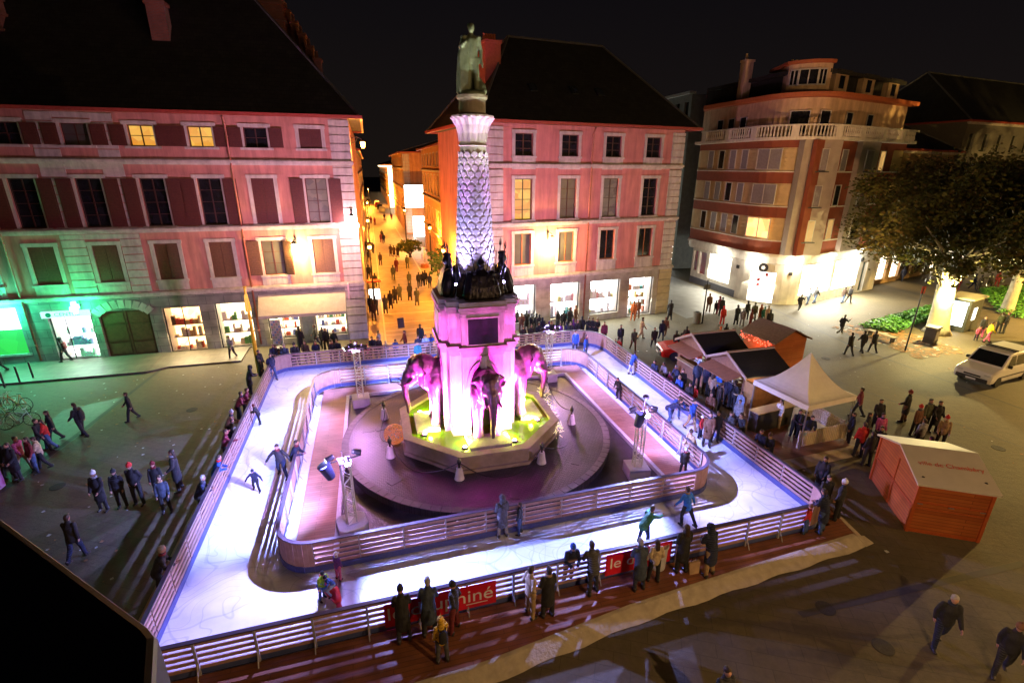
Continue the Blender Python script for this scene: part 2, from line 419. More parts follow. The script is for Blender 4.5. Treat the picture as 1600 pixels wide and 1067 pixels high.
POSES = {
 'stand': dict(legL=(2,3,4), legR=(-2,2,4), armL=(4,18,9,0), armR=(2,14,9,0)),
 'standlong': dict(legL=(2,3,4), legR=(-2,2,4), armL=(8,40,9,-10), armR=(6,30,9,-8), coat='long', bulk=1.06),
 'pockets': dict(legL=(4,4,6), legR=(0,4,5), armL=(-18,52,14,-22), armR=(-18,52,14,-22), head=6),
 'lean': dict(lean=24, head=-4, legL=(-6,4,4), legR=(8,16,5), armL=(14,62,12,-36), armR=(10,66,12,-36), bulk=1.04),
 'leanlong': dict(lean=16, head=4, legL=(-3,3,4), legR=(4,8,5), armL=(12,62,10,-34), armR=(14,58,10,-34), coat='long', bulk=1.08),
 'walk': dict(lean=3, legL=(19,8,2), legR=(-12,20,2), armL=(-14,14,8,0), armR=(16,22,8,0)),
 'walk2': dict(lean=3, head=8, legL=(-10,22,2), legR=(14,5,2), armL=(16,30,10,0), armR=(-14,16,10,0), bulk=1.06),
 'run': dict(lean=14, legL=(58,60,2), legR=(-32,40,2), armL=(-40,80,10,0), armR=(45,80,10,0)),
 'skate': dict(lean=16, legL=(22,34,8), legR=(-14,20,14), armL=(8,12,42,30), armR=(8,12,42,30), skates=1),
 'glide': dict(lean=10, legL=(12,20,6), legR=(-20,10,10), armL=(10,20,26,16), armR=(-10,10,30,20), skates=1),
 'bend': dict(lean=62, head=-20, legL=(18,30,8), legR=(10,24,8), armL=(70,10,10,0), armR=(60,20,10,0)),
 'phone': dict(head=10, legL=(2,3,5), legR=(-2,2,4), armL=(4,18,9,0), armR=(40,80,8,-16)),
 'point': dict(lean=14, legL=(2,3,5), legR=(-2,2,4), armL=(30,20,75,80), armR=(45,40,12,-18)),
 'crouch': dict(lean=30, legL=(85,110,10), legR=(60,115,10), armL=(60,40,10,-10), armR=(60,40,10,-10)),
}
for k_, v_ in POSES.items(): person_meshes(k_, v_)
# ---------------------------------------------------------------- fountain
FX, FY = 4.18, 21.1
FN = thing('fountain', 'tall stone fountain column with bronze elephants, lit magenta, topped by a standing statue', 'fountain', (FX, FY, 0))
PADM = brickmat('cobbled_circle', (.05,.042,.048), (.07,.058,.066), (.025,.02,.024), 1, .16, .12, .014, .45, .6, noise=.4)
FSTONE = mat('fountain_stone', (.50,.45,.42), .7, .12, 1.8, .25, 14, stain=.35)
FSTONE2 = mat('weathered_stone', (.33,.29,.25), .8, .2, 2, .3, 14)
BRONZE = mat('dark_bronze', (.22,.12,.17), .3, .35, 3, .35, 14, metal=.55)
VERD = mat('verdigris_bronze', (.27,.33,.25), .5, .3, 3, .3, 14, metal=.25, color2=(.15,.19,.13))
q = MB(); q.lathe([(6.24,0),(6.24,.3),(6.2,.35)], (FX,FY), 96); struct(q.build('circular_platform', PADM))
q = MB(); n = 96
for i in range(n):
    a = 2*PI*i/n; q.cbox((FX+6.12*math.cos(a), FY+6.12*math.sin(a), .362), (.3, 2*PI*6.12/n-.02, .02), (0,0,a))
struct(q.build('platform_kerb', mat('kerb_stone', (.16,.15,.14), .6, .2, 6)))
def octa(ap, rot=22.5): R_ = ap/math.cos(rad(22.5)); return [(R_*math.cos(rad(rot+45*i)), R_*math.sin(rad(rot+45*i))) for i in range(8)]
q = MB(); O, I = octa(3.5), octa(3.22)
for i in range(8):
    j = (i+1) % 8
    a, b, c, d = O[i], O[j], I[j], I[i]
    q.prism([a, b, c, d], .34, 1.0); 
    f = 1.02; a2 = (a[0]*f, a[1]*f); b2 = (b[0]*f, b[1]*f); g = .99; c2 = (c[0]*g, c[1]*g); d2 = (d[0]*g, d[1]*g)
    q.prism([a2, b2, c2, d2], 1.0, 1.13); q.prism([(a[0]*1.03,a[1]*1.03),(b[0]*1.03,b[1]*1.03),b,a], .34, .5)
q.build('basin', mat('basin_stone', (.30,.24,.19), .7, .2, 3, .3, 14), FN)
wm = mat('green_pond_water', (.10,.24,.012), .12, .25, 1.5, .25, 7, color2=(.20,.30,.015))
q = MB(); q.prism(octa(3.23), .36, .97); struct(q.build('water', wm, None)).location = (FX, FY, 0)
# lower block: cross plan with four arches
q = MB(); hw = 1.62
for sx in (-1, 1):
    for sy in (-1, 1):
        xa, xb = sorted((sx*.95, sx*hw)); ya, yb = sorted((sy*.95, sy*hw))
        q.box(xa, xb, ya, yb, .9, 4.75)
        q.box(min(xa,xb)-.05, max(xa,xb)+.05, ya-.05, yb+.05, .9, 1.35)
q.build('pier', FSTONE, FN)
q = MB()
for k in range(4):   # arch faces projecting
    M0 = q.M; q.M = Matrix.Rotation(k*PI/2, 4, 'Z')
    q.box(-1.08, -.72, -1.98, -.95, .9, 3.4); q.box(.72, 1.08, -1.98, -.95, .9, 3.4)
    n = 14
    for i in range(n):
        a0, a1 = PI*i/n, PI*(i+1)/n
        p0 = (.72*math.cos(a0), 3.4+.95*math.sin(a0)); p1 = (.72*math.cos(a1), 3.4+.95*math.sin(a1))
        for (y, flip) in ((-1.98, 0), (-.95, 1)):
            q.quad((p0[0],y,p0[1]),(p0[0] if i or 1 else 0,y,4.78),(p1[0],y,4.78),(p1[0],y,p1[1]))
        q.quad((p0[0],-1.98,p0[1]),(p1[0],-1.98,p1[1]),(p1[0],-.95,p1[1]),(p0[0],-.95,p0[1]))
        o0 = (.9*math.cos(a0), 3.4+1.16*math.sin(a0)); o1 = (.9*math.cos(a1), 3.4+1.16*math.sin(a1))
        k_ = q.addv([(p0[0],-2.03,p0[1]),(o0[0],-2.03,o0[1]),(o1[0],-2.03,o1[1]),(p1[0],-2.03,p1[1])]); q.face((k_,k_+1,k_+2,k_+3))
        k_ = q.addv([(o0[0],-2.03,o0[1]),(o0[0],-1.98,o0[1]),(o1[0],-1.98,o1[1]),(o1[0],-2.03,o1[1])]); q.face((k_,k_+1,k_+2,k_+3))
    q.box(-1.08,-.72,-1.979,-.95,3.4,4.78); q.box(.72,1.08,-1.979,-.95,3.4,4.78)
    q.box(-.16,.16,-2.12,-1.97,4.25,4.8)
    q.M = M0
q.build('arch', FSTONE, FN)
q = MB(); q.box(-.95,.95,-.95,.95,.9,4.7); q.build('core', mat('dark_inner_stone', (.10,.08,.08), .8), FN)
def cross(q, a, b, z0, z1):
    q.box(-a, a, -b, b, z0, z1); q.box(-b, -a, -a, a, z0, z1); q.box(a, b, -a, a, z0, z1)
def crossblk(name, prof, m):
    """prof: list of (corner half size, arm half width, arm reach, z0, z1)"""
    q = MB()
    for c, w, r_, z0, z1 in prof:
        poly = [(-w,-r_),(w,-r_),(w,-c),(c,-c),(c,-w),(r_,-w),(r_,w),(c,w),(c,c),(w,c),(w,r_),(-w,r_),(-w,c),(-c,c),(-c,w),(-r_,w),(-r_,-w),(-c,-w),(-c,-c),(-w,-c)]
        q.prism(poly, z0, z1)
    return q.build(name, m, FN)
crossblk('lower_cornice', [(1.68,1.12,2.02,4.78,4.95),(1.77,1.20,2.10,4.95,5.1),(1.85,1.28,2.18,5.1,5.24)], FSTONE2)
crossblk('die', [(1.66,1.10,2.0,5.24,6.62)], FSTONE)
crossblk('upper_cornice', [(1.71,1.15,2.05,6.62,6.74),(1.82,1.25,2.15,6.74,6.92),(1.78,1.21,2.1,6.92,7.12)], FSTONE2)
for k in range(4):
    M = Matrix.Rotation(k*PI/2, 4, 'Z')
    q = MB(M); q.box(-.78,.78,-2.05,-2.0,5.32,6.42); f = q.build('plaque', mat('bronze_plaque', (.035,.02,.045), .35, .2, 3, metal=.5), FN)
    q = MB(M)
    for a, b, c, d in ((-.86,.86,5.26,5.32),(-.86,.86,6.42,6.48),(-.86,-.78,5.32,6.42),(.78,.86,5.32,6.42)): q.box(a,b,-2.07,-2.0,c,d)
    q.build('plaque_frame', FSTONE, f)
    q = MB(M); q.box(-.92,.92,-2.95,-1.9,.8,1.12); q.box(-1.0,1.0,-3.02,-1.9,.5,.8); q.build('elephant_plinth', FSTONE, FN)
for o_ in FN.children:
    if o_.name.split('.')[0] in ('pier','arch','core','lower_cornice','die','upper_cornice','plaque'): o_.scale = (.81,.91,1); o_.location = (-.08,0,0)
# shaft with palm scales
q = MB(); prof = []
for i in range(25):
    t = i/24; prof.append((.84-.32*t, 7.12+5.94*t))
q.lathe(prof, (0,0), 32)
rows, per = 22, 13
for i in range(rows):
    z = 7.25+5.45*i/rows; rr = .84-.32*(z-7.12)/5.94; h = .40
    for j in range(per):
        a = 2*PI*(j+.5*(i % 2))/per; wd = PI/per*.97
        def sp_(u, v, o): R_ = rr+o-.32*(h*v)/5.94; return (R_*math.cos(a+u*wd), R_*math.sin(a+u*wd), z+h*v)
        arch = [sp_(-1,0,.004), sp_(-1,.42,.02)]+[sp_(-math.cos(PI*t/6), .45+.5*math.sin(PI*t/6), .07) for t in range(1,6)]+[sp_(1,.42,.02), sp_(1,0,.004)]
        k = q.addv(arch+[sp_(0,.4,.062), sp_(0,0,.01)])
        for t in range(8): q.face((k+9, k+t+1, k+t))
        q.face((k+10, k+9, k)); q.face((k+10, k+8, k+9))
        inn = [sp_(-1,.42,.0)]+[sp_(-math.cos(PI*t/6), .45+.5*math.sin(PI*t/6), -.01) for t in range(1,6)]+[sp_(1,.42,.0)]
        k2 = q.addv(inn)
        for t in range(6): q.face((k+1+t, k+2+t, k2+t+1, k2+t))
q.build('column_shaft', mat('column_stone', (.55,.53,.56), .65, .12, 3, .25, 20), FN)
q = MB(); q.lathe([(.95,7.12),(.95,7.28),(.87,7.36),(.85,7.45)], (0,0), 32); q.build('column_base', FSTONE, FN)
# palm capital: fronds flaring outward
q = MB(); q.lathe([(.53,13.02),(.59,13.06),(.54,13.12),(.52,13.2),(.55,13.5),(.63,13.8),(.76,14.02),(.84,14.08),(.84,14.14),(.58,14.16)], (0,0), 32)
for j in range(16):
    a = 2*PI*j/16
    pr = [(.55,13.2,.02,.09),(.57,13.5,.03,.11),(.65,13.8,.05,.12),(.78,14.0,.06,.11),(.87,14.06,.03,.04)]
    for i in range(4):
        (r0,z0,o0,w0),(r1,z1,o1,w1) = pr[i], pr[i+1]
        def pt(r_, z, o, w, u): 
            an = a+u*w/r_; R_ = r_+(o if u == 0 else 0); return (R_*math.cos(an), R_*math.sin(an), z)
        q.quad(pt(r0,z0,o0,w0,-1), pt(r0,z0,o0,w0,0), pt(r1,z1,o1,w1,0), pt(r1,z1,o1,w1,-1))
        q.quad(pt(r0,z0,o0,w0,0), pt(r0,z0,o0,w0,1), pt(r1,z1,o1,w1,1), pt(r1,z1,o1,w1,0))
q.build('palm_capital', FSTONE, FN)
q = MB(); q.lathe([(.62,14.14),(.62,14.2),(.52,14.24),(.52,14.7),(.6,14.76),(.6,14.86),(.5,14.88)], (0,0), 32); q.build('drum', FSTONE2, FN)
# statue
def limb(q, pts, r, side=None, n=10): q.capsule(pts, r, n, side)
def statue():
    q = MB(); z = 14.88; k = 2.45/1.8
    def V(x, y, h): return (x*k, y*k, z+h*k)
    # faces -y
    q.lathe([(.55,z-.02),(.5,z+.1),(.3,z+.16)], (0,0), 12)
    limb(q, [V(-.1,0,.08), V(-.11,.02,.5), V(-.09,0,.92)], [.1*k,.1*k,.13*k]); limb(q, [V(.12,-.1,.08), V(.13,-.04,.5), V(.09,0,.92)], [.075*k,.085*k,.12*k])
    limb(q, [V(0,0,.9), V(0,0,1.15), V(0,.0,1.38), V(0,.02,1.46)], [(.17*k,.13*k),(.17*k,.13*k),(.2*k,.13*k),(.12*k,.09*k)], side=(1,0,0))
    q.ball(V(0,-.02,1.66), (.088*k,.1*k,.125*k)); limb(q, [V(0,.01,1.46), V(0,0,1.56)], [.06*k,.055*k]); q.ball(V(0,-.115,1.65), (.02*k,.025*k,.03*k)); q.ball(V(0,.03,1.72),(.095*k,.1*k,.08*k))
    limb(q, [V(.2,0,1.41), V(.27,.03,1.15), V(.27,-.03,.88), V(.29,-.06,.78)], [.075*k,.06*k,.045*k,.04*k]); q.ball(V(.2,0,1.44), (.1*k,.09*k,.05*k))
    limb(q, [V(-.2,0,1.41), V(-.3,.02,1.18), V(-.3,-.16,1.2), V(-.2,-.24,1.28)], [.075*k,.065*k,.05*k,.04*k]); q.ball(V(-.2,0,1.44), (.1*k,.09*k,.05*k))
    # fingers
    for i in range(4): limb(q, [V(.27+.014*i,-.06,.77), V(.275+.014*i,-.08,.69)], [.012*k,.01*k], n=6)
    # cape with folds down the left side and back
    for i in range(7):
        x = -.34+.07*i; limb(q, [V(x*.6,.06,1.42), V(x*.9-.02,.08,.95), V(x-.02,.1,.5), V(x-.03,.12,.08)], [.05*k,.06*k,.06*k,.06*k])
    for i in range(4):
        x = -.34+.06*i; limb(q, [V(-.24+.03*i,-.1,1.3), V(x,-.12,.9), V(x+.01,-.13,.5), V(x,-.13,.1)], [.05*k,.055*k,.05*k,.055*k])
    # cannonball heap and flag at his left foot
    q.ball(V(.26,-.02,.16), (.15*k,.16*k,.2*k)); q.ball(V(.22,.02,.34), (.1*k,.1*k,.12*k)); q.ball(V(.3,-.1,.1), (.12*k,.1*k,.09*k))
    me = remesh(q, .034, 1, .5, .012, 9, .35, 'statue'); o = link('statue', me, FN); me.materials.append(VERD)
statue()
# trophies round the foot of the column
TROPHY = []
def trophy(k):
    q = MB(); M = Matrix.Identity(4); z = 7.12
    def V(x, y, h): return (x, -1.28+y, z+h)
    # draped cuirass
    limb(q, [V(0,0,.05), V(0,.05,.5), V(0,.1,.95), V(0,.12,1.15)], [(.62,.36),(.5,.32),(.42,.26),(.2,.16)], side=(1,0,0), n=14)
    q.ball(V(0,.08,1.42), (.17,.19,.22)); q.ball(V(0,-.08,1.4), (.07,.05,.09)); q.ball(V(0,.1,1.66), (.05,.2,.09))
    for s in (-1, 1):
        q.ball(V(s*.42,.1,1.0), (.18,.18,.14)); limb(q, [V(s*.42,.1,1.0), V(s*.55,.0,.6), V(s*.62,-.1,.15)], [.14,.17,.2])
        limb(q, [V(s*.75,.15,.1), V(s*.72,.25,.55), V(s*.66,.3,.95)], [(.3,.1),(.3,.09),(.16,.07)], side=(1,0,0))
    for i in range(9):
        a = -.5+.125*i; limb(q, [V(a*.8,-.1,1.0), V(a,-.24,.5), V(a*1.15,-.28,.06)], [.04,.055,.06], n=6)
    q.M = Matrix.Identity(4)
    q2 = MB(M); q2.v = [tuple(M @ Vector(v)) for v in q.v]; q2.f = q.f; q2.m = q.m
    if not TROPHY: me = remesh(q2, .04, 1, .5, .015, 8, .5, 'trophy'); TROPHY.append(me); me.materials.append(mat('blackened_bronze', (.018,.015,.02), .35, .3, 4, .2, 12, metal=.7))
    t = link('trophy', TROPHY[0], FN); t.rotation_euler = (0,0,k*PI/2)
    w = MB(M)
    for s in (-1, 1):
        a, b = Vector(V(s*.15,.2,.6)), Vector(V(s*.42,.05,2.0)); w.tube([a, b], .022, 6)
        d = (b-a).normalized(); r_ = Vector((1,0,0)) - d*d.x; r_.normalize()
        c0 = b-d*.08
        w.tube([c0-r_*.13, c0-r_*.13+d*.1, c0-r_*.11+d*.27], [.018,.02,.006], 6); w.tube([c0+r_*.13, c0+r_*.13+d*.1, c0+r_*.11+d*.27], [.018,.02,.006], 6)
        w.tube([c0-r_*.13, c0+r_*.13], .018, 6); w.tube([c0, c0+d*.34], [.02,.006], 6)
    w.tube([V(-.7,.25,.3), V(-.95,.1,1.55), V(-1.0,.1,1.8)], [.02,.02,.004], 6); w.tube([V(.7,.25,.3), V(.98,.1,1.5), V(1.05,.1,1.7)], [.02,.02,.004], 6)
    w.build('spears', MATS['blackened_bronze'], t, smooth=True)
for k in range(4): trophy(k)
# corner armour figures between the arms
for k in range(0):
    q = MB(); M = Matrix.Rotation(k*PI/2+PI/4, 4, 'Z'); 
    def V(x, y, h): return tuple(M @ Vector((x, -1.55+y, 7.12+h)))
    limb(q, [V(0,0,.05), V(0,0,.6), V(0,.05,1.0)], [(.3,.26),(.27,.2),(.18,.14)]); q.ball(V(0,.02,1.25), .15); q.ball(V(.0,.05,1.45), (.05,.15,.08))
    limb(q, [V(.2,0,.95), V(.38,-.05,.6), V(.3,-.2,.35)], .07); limb(q, [V(-.2,0,.95), V(-.36,-.05,1.2), V(-.3,-.05,1.6)], .06)
    me = remesh(q, .035, 1, .5, .012, 8, .5, 'armour_figure'); t = link('armour_figure', me, FN); me.materials.append(MATS['blackened_bronze'])

# elephants
def elephant_meshes():
    q = MB()   # faces -y, origin on plinth top under the forelegs
    limb(q, [(0,1.2,2.35),(0,.6,2.35),(0,.1,2.25),(0,-.3,2.35)], [(.74,1.0),(.78,1.02),(.74,.95),(.6,.75)], side=(1,0,0), n=18)
    for s in (-1, 1):
        limb(q, [(s*.46,.0,2.1),(s*.47,-.02,1.4),(s*.46,.0,.8),(s*.46,-.02,.25)], [.4,.33,.27,.26], n=14)
        limb(q, [(s*.46,-.03,.2),(s*.46,-.03,.06)], [.3,.31], n=14)
        for i in range(3): q.ball((s*.46-.15+.15*i,-.32,.07), (.07,.07,.08))
        q.ball((s*.28,-.98,3.05), (.24,.24,.3)); q.ball((s*.33,-1.15,2.62), (.17,.2,.2)); q.ball((s*.36,-1.3,2.74), (.06,.06,.05))
        limb(q, [(s*.26,-1.15,2.35),(s*.3,-1.38,2.1)], [.15,.11])
    limb(q, [(0,-.3,2.7),(0,-.75,2.85),(0,-1.05,2.85)], [(.55,.62),(.55,.6),(.46,.5)], side=(1,0,0), n=16)
    q.ball((0,-1.12,2.95), (.36,.26,.36))
    limb(q, [(0,-1.15,2.75),(0,-1.45,2.45),(0,-1.6,2.0),(0,-1.62,1.55),(0,-1.55,1.15),(0,-1.48,.85),(0,-1.5,.6)], [.34,.28,.22,.175,.15,.13,.12], n=14)
    limb(q, [(0,-1.0,2.25),(0,-1.25,2.0),(0,-1.3,1.92)], [.2,.12,.07])
    body = remesh(q, .065, 1, .5, .014, 6, 1, 'elephant_body')
    me2 = MB()
    for i in range(30):   # wrinkle rings on the trunk
        pass
    q = MB()  # ear, thin draped sheet with rim
    for s in (-1,):
        pts = []
        N, K = 10, 6
        g = {}
        for th in (0, 1):
            for i in range(N+1):
                for j in range(K+1):
                    t = i/N; u = j/K
                    ht = 1.25*(1-.55*t*t)*(.55+.45*math.sin(PI*min(1, t*1.1+.25)))
                    x = .48+.95*t*.75; y = -.62+.5*t+.12*math.sin(u*PI*2+t*4)*t
                    z = 3.2-(u)*ht*1.15-.25*t*t
                    g[(th,i,j)] = q.addv([(x, y+(.05 if th else 0), z)])
        for i in range(N):
            for j in range(K):
                q.face((g[(0,i,j)],g[(0,i+1,j)],g[(0,i+1,j+1)],g[(0,i,j+1)])); q.face((g[(1,i,j)],g[(1,i,j+1)],g[(1,i+1,j+1)],g[(1,i+1,j)]))
        for i in range(N):
            for j in (0, K): q.face((g[(0,i,j)],g[(1,i,j)],g[(1,i+1,j)],g[(0,i+1,j)]))
        for j in range(K): q.face((g[(0,N,j)],g[(1,N,j)],g[(1,N,j+1)],g[(0,N,j+1)]))
    ear = q.mesh('ear')
    bm = bmesh.new(); bm.from_mesh(ear); bmesh.ops.recalc_face_normals(bm, faces=bm.faces); bm.to_mesh(ear); bm.free()
    ear.polygons.foreach_set('use_smooth', [True]*len(ear.polygons))
    q = MB(); q.tube([(.27,-1.2,2.32),(.33,-1.5,2.1),(.36,-1.8,2.08),(.34,-2.05,2.22)], [.075,.065,.045,.012], 10); tusk = q.mesh('tusk'); tusk.polygons.foreach_set('use_smooth', [True]*len(tusk.polygons))
    return body, ear, tusk
eb, ee, et = elephant_meshes()
for m_ in (eb, ee, et): m_.materials.append(BRONZE)
for k in range(4):
    rz = k*PI/2; b = link('elephant', eb, FN); b.rotation_euler = (0,0,rz)
    p0 = Vector((0,-1.98,1.12)); p0.rotate(Euler((0,0,rz))); b.location = p0; b.scale = (.84,.82,.97)
    for s in (1, -1):
        e = link('ear', ee, b); e.scale = (s*.86,1,1); e.rotation_euler = (0,0,rad(-28*s))
        e = link('tusk', et, b); e.scale = (s,1,1)
for k in range(4):   # spots on the elephants
    M = Matrix.Rotation(k*PI/2, 4, 'Z')
    for s in (-1, 1):
        a, b = M @ Vector((s*1.25,-3.0,1.12)), M @ Vector((s*.1,-2.3,2.9)); spot('elephant_beam', tuple(a), tuple(b), (1,.02,.8), 5200, 62, .8, .05, FN)
# basin uplights
GL_M = emat('magenta_spot_glass', (1,.25,.85), 30)
for i in range(8):
    a = rad(22.5+45*i); R_ = 2.85; x, y = R_*math.cos(a), R_*math.sin(a)
    q = MB(); q.lathe([(.1,.9),(.13,.93),(.13,1.02),(.1,1.04)], (x,y), 12); f = q.build('uplight', BLACK, FN)
    q = MB(); q.lathe([(.09,1.041),(.085,1.055)], (x,y), 12); q.build('uplight_glass', GL_M, f)
    spot('uplight_beam', (x,y,1.12), (x*.3,y*.3,4.8), (1,.12,.85), 6500, 95, .8, .06, FN)
    point('water_light', (x*.9,y*.9,1.25), (.85,1,.06), 95, FN, .1)
    if i in (4,5,6,7,3): spot('uplight_beam', (x*1.02,y*1.02,1.14), (x*.42,y*.42,2.0), (1,.40,.95), 1500, 100, .8, .05, FN)
for k in range(4):   # lamps at the foot of the column
    a = rad(45+90*k); x, y = 1.42*math.cos(a), 1.42*math.sin(a)
    spot('column_beam', (x*1.15,y*1.15,7.75), (x*.35,y*.35,11.2), (.55,.46,1), 760, 75, .8, .05, FN)
    q = MB(Matrix.Translation((x,y,7.7))); q.ball((0,0,0), (.07,.07,.06), 8, 6); q.build('column_lamp', emat('violet_lamp_glass', (.6,.5,1), 25), FN)
    a = rad(45+90*k); x, y = 1.2*math.cos(a), 1.2*math.sin(a)
    spot('capital_beam', (x*1.5,y*1.5,7.6), (x*.7,y*.7,13.6), (.85,.30,1), 1800, 26, .8, .05, FN)
    spot('column_beam', (x*1.2,y*1.2,7.8), (x*.4,y*.4,10.5), (.5,.42,1), 300, 70, .8, .05, FN)

# things on the platform: lantern-topped cone stones with chains, wicker ball, light net, drain covers
cones = []
for k, (u, v) in enumerate([(610.6,713),(718,747),(846,722),(892.5,661),(853,611),(600.8,653)]):
    x, y = G(u, v, .36)
    t = thing('chain_bollard', ['white cone bollard left of the basin beside the wicker ball','white cone bollard in front of the basin below its front-left corner','white cone bollard in front of the basin below its front-right corner','white cone bollard to the right of the basin by the light net','white cone bollard behind the basin at the right','cone bollard behind the wicker ball at the left of the basin'][k], 'bollard', (x,y,.35), 0, 'cone bollards around the basin')
    q = MB(); q.lathe([(.21,0),(.2,.03),(.12,.5),(.11,.52)], (0,0), 14); q.build('cone', mat('white_stone_cone', (.6,.58,.55), .6), t, smooth=False)
    q = MB(); q.lathe([(.05,.52),(.03,.6),(.06,.66),(.09,.74),(.08,.86),(.03,.9),(.02,.98)], (0,0), 10); q.build('finial', BLACK, t, smooth=True)
    cones.append((x,y))
order = [5,0,1,2,3,4]; ch = thing('chain', 'dark sagging chain linking the cone bollards around the basin', 'chain', (cones[5][0], cones[5][1], .35))
for a, b in zip(order[:-1], order[1:]):
    q = MB(); (xa,ya),(xb,yb) = cones[a], cones[b]; n = 16; pts = []
    for i in range(n+1):
        t_ = i/n; x = xa+(xb-xa)*t_; y = ya+(yb-ya)*t_
        # bow outward round the basin
        dx, dy = x-FX, y-FY; d = math.hypot(dx,dy); w_ = 4*t_*(1-t_)*max(0, 4.6-d)*.9
        pts.append((x+dx/d*w_-cones[5][0], y+dy/d*w_-cones[5][1], .75-.55*4*t_*(1-t_)))
    q.tube(pts, .02, 6); q.build('chain_span', BLACK, ch)
x, y = G(617.5, 693, .36)
wb = thing('wicker_ball', 'orange-lit wicker ball ornament on the cobbles left of the basin', 'ornament', (x,y,.85))
q = MB(); r = random.Random(5)
for i in range(70):
    a = Vector((r.gauss(0,1),r.gauss(0,1),r.gauss(0,1))).normalized(); b_ = a.orthogonal().normalized(); c_2 = a.cross(b_); t0 = r.uniform(0,6.3); ln = r.uniform(1.2,3)
    q.tube([(b_*math.cos(t0+ln*j/8)+c_2*math.sin(t0+ln*j/8))*.46 for j in range(9)], .012, 4)
q.build('wicker', emat('orange_light_strings', (1,.22,.03), .45), wb)
q = MB(); a0 = G(843,618,.36); a1 = G(868,690,.36); r = random.Random(8)
for i in range(140):
    t_ = r.random(); x = a0[0]+(a1[0]-a0[0])*t_+r.uniform(-.05,.45); y = a0[1]+(a1[1]-a0[1])*t_+r.uniform(-.1,.3)
    a = r.uniform(0,6.3); l_ = r.uniform(.08,.25); z = r.uniform(.4,.95)
    q.tube([(x,y,z),(x+math.cos(a)*l_,y+math.sin(a)*l_,z+r.uniform(-.15,.15))], .009, 4)
o = q.build('light_net', emat('gold_light_strings', (1,.78,.4), 1.6)); tag(o, 'tangled gold string-light net lying against the right side of the basin', 'string lights')
for k, (u, v) in enumerate([(576,672),(596,669),(617,751),(901,720),(806,772)]):
    x, y = G(u, v, .36); q = MB(Matrix.Translation((x,y,.35)) @ Matrix.Rotation(.3*k,4,'Z')); q.box(-.28,.28,-.17,.17,0,.012)
    tag(q.build('drain_cover', mat('iron_cover', (.03,.028,.03), .5)), ['iron drain cover at the left rim of the circular platform','iron drain cover between the left rim and the wicker ball','iron drain cover on the front-left cobbles','iron drain cover on the right cobbles','iron drain cover at the front rim by the inner rink fence'][k], 'drain cover', 'drain covers on the platform')
# ---------------------------------------------------------------- ice rink
ICE = mat('ice', (.60,.64,.72), .3, .05, 1.2, .12, 34, color2=(.78,.82,.88), detail=9)
def _scratch():
    nt = ICE.node_tree; b = nt.nodes['Principled BSDF']; L = nt.links; src = b.inputs['Base Color'].links[0].from_socket; tc = nt.nodes.new('ShaderNodeTexCoord'); last = src
    for sc_, rot, dist in ((.33,.4,34),(.5,1.5,46),(.27,2.4,28)):
        mp = nt.nodes.new('ShaderNodeMapping'); mp.inputs['Rotation'].default_value = (0,0,rot); L.new(tc.outputs['Object'], mp.inputs['Vector'])
        w = nt.nodes.new('ShaderNodeTexWave'); w.inputs['Scale'].default_value = sc_; w.inputs['Distortion'].default_value = dist; w.inputs['Detail'].default_value = 2; w.inputs['Detail Scale'].default_value = .7; L.new(mp.outputs['Vector'], w.inputs['Vector'])
        r = nt.nodes.new('ShaderNodeValToRGB'); r.color_ramp.elements[0].position = .0; r.color_ramp.elements[0].color = (.8,.82,.86,1); r.color_ramp.elements[1].position = .02; r.color_ramp.elements[1].color = (1,1,1,1); L.new(w.outputs['Fac'], r.inputs['Fac'])
        m = nt.nodes.new('ShaderNodeMix'); m.data_type = 'RGBA'; m.blend_type = 'MULTIPLY'; m.inputs[0].default_value = 1; L.new(last, m.inputs[6]); L.new(r.outputs['Color'], m.inputs[7]); last = m.outputs[2]
    L.new(last, b.inputs['Base Color'])
_scratch()
OX0, OX1, OY0, OY1 = -6.5, 15.15, 11.05, 31.85
IX0, IX1, IY0, IY1 = -3.75, 12.5, 14.05, 28.45
def rrect(x0, x1, y0, y1, rs, dyr=0.0, n=6):
    """rounded rectangle, counter-clockwise from front-left; rs radii (fl, fr, br, bl)"""
    P_ = []
    for (cx, cy, a0, r_) in ((x0+rs[0], y0+rs[0], 180, rs[0]), (x1-rs[1], y0+dyr+rs[1], 270, rs[1]), (x1-rs[2], y1-rs[2], 0, rs[2]), (x0+rs[3], y1-rs[3], 90, rs[3])):
        for i in range(n+1):
            a = rad(a0+90*i/n); P_.append((cx+r_*math.cos(a), cy+r_*math.sin(a)))
    return P_
RO_ = rrect(OX0, OX1, OY0-.15, OY1, (.05, 1.0, 1.9, 1.0), .4)
RI_ = rrect(IX0, IX1, IY0-.2, IY1, (1.15, 1.1, 1.3, 1.3), .35)
bm = bmesh.new()
def ring(b, P_, z): return [b.verts.new((x,y,z)) for x, y in P_]
o_t, i_t = ring(bm, RO_, .08), ring(bm, RI_, .08)
eo = [bm.edges.new((o_t[i], o_t[(i+1) % len(o_t)])) for i in range(len(o_t))]; ei = [bm.edges.new((i_t[i], i_t[(i+1) % len(i_t)])) for i in range(len(i_t))]
bmesh.ops.triangle_fill(bm, use_beauty=True, edges=eo+ei)
bmesh.ops.recalc_face_normals(bm, faces=bm.faces)
for f in bm.faces:
    if f.normal.z < 0: f.normal_flip()
me = bpy.data.meshes.new('ice'); bm.to_mesh(me); bm.free(); me.materials.append(ICE); struct(link('ice', me))

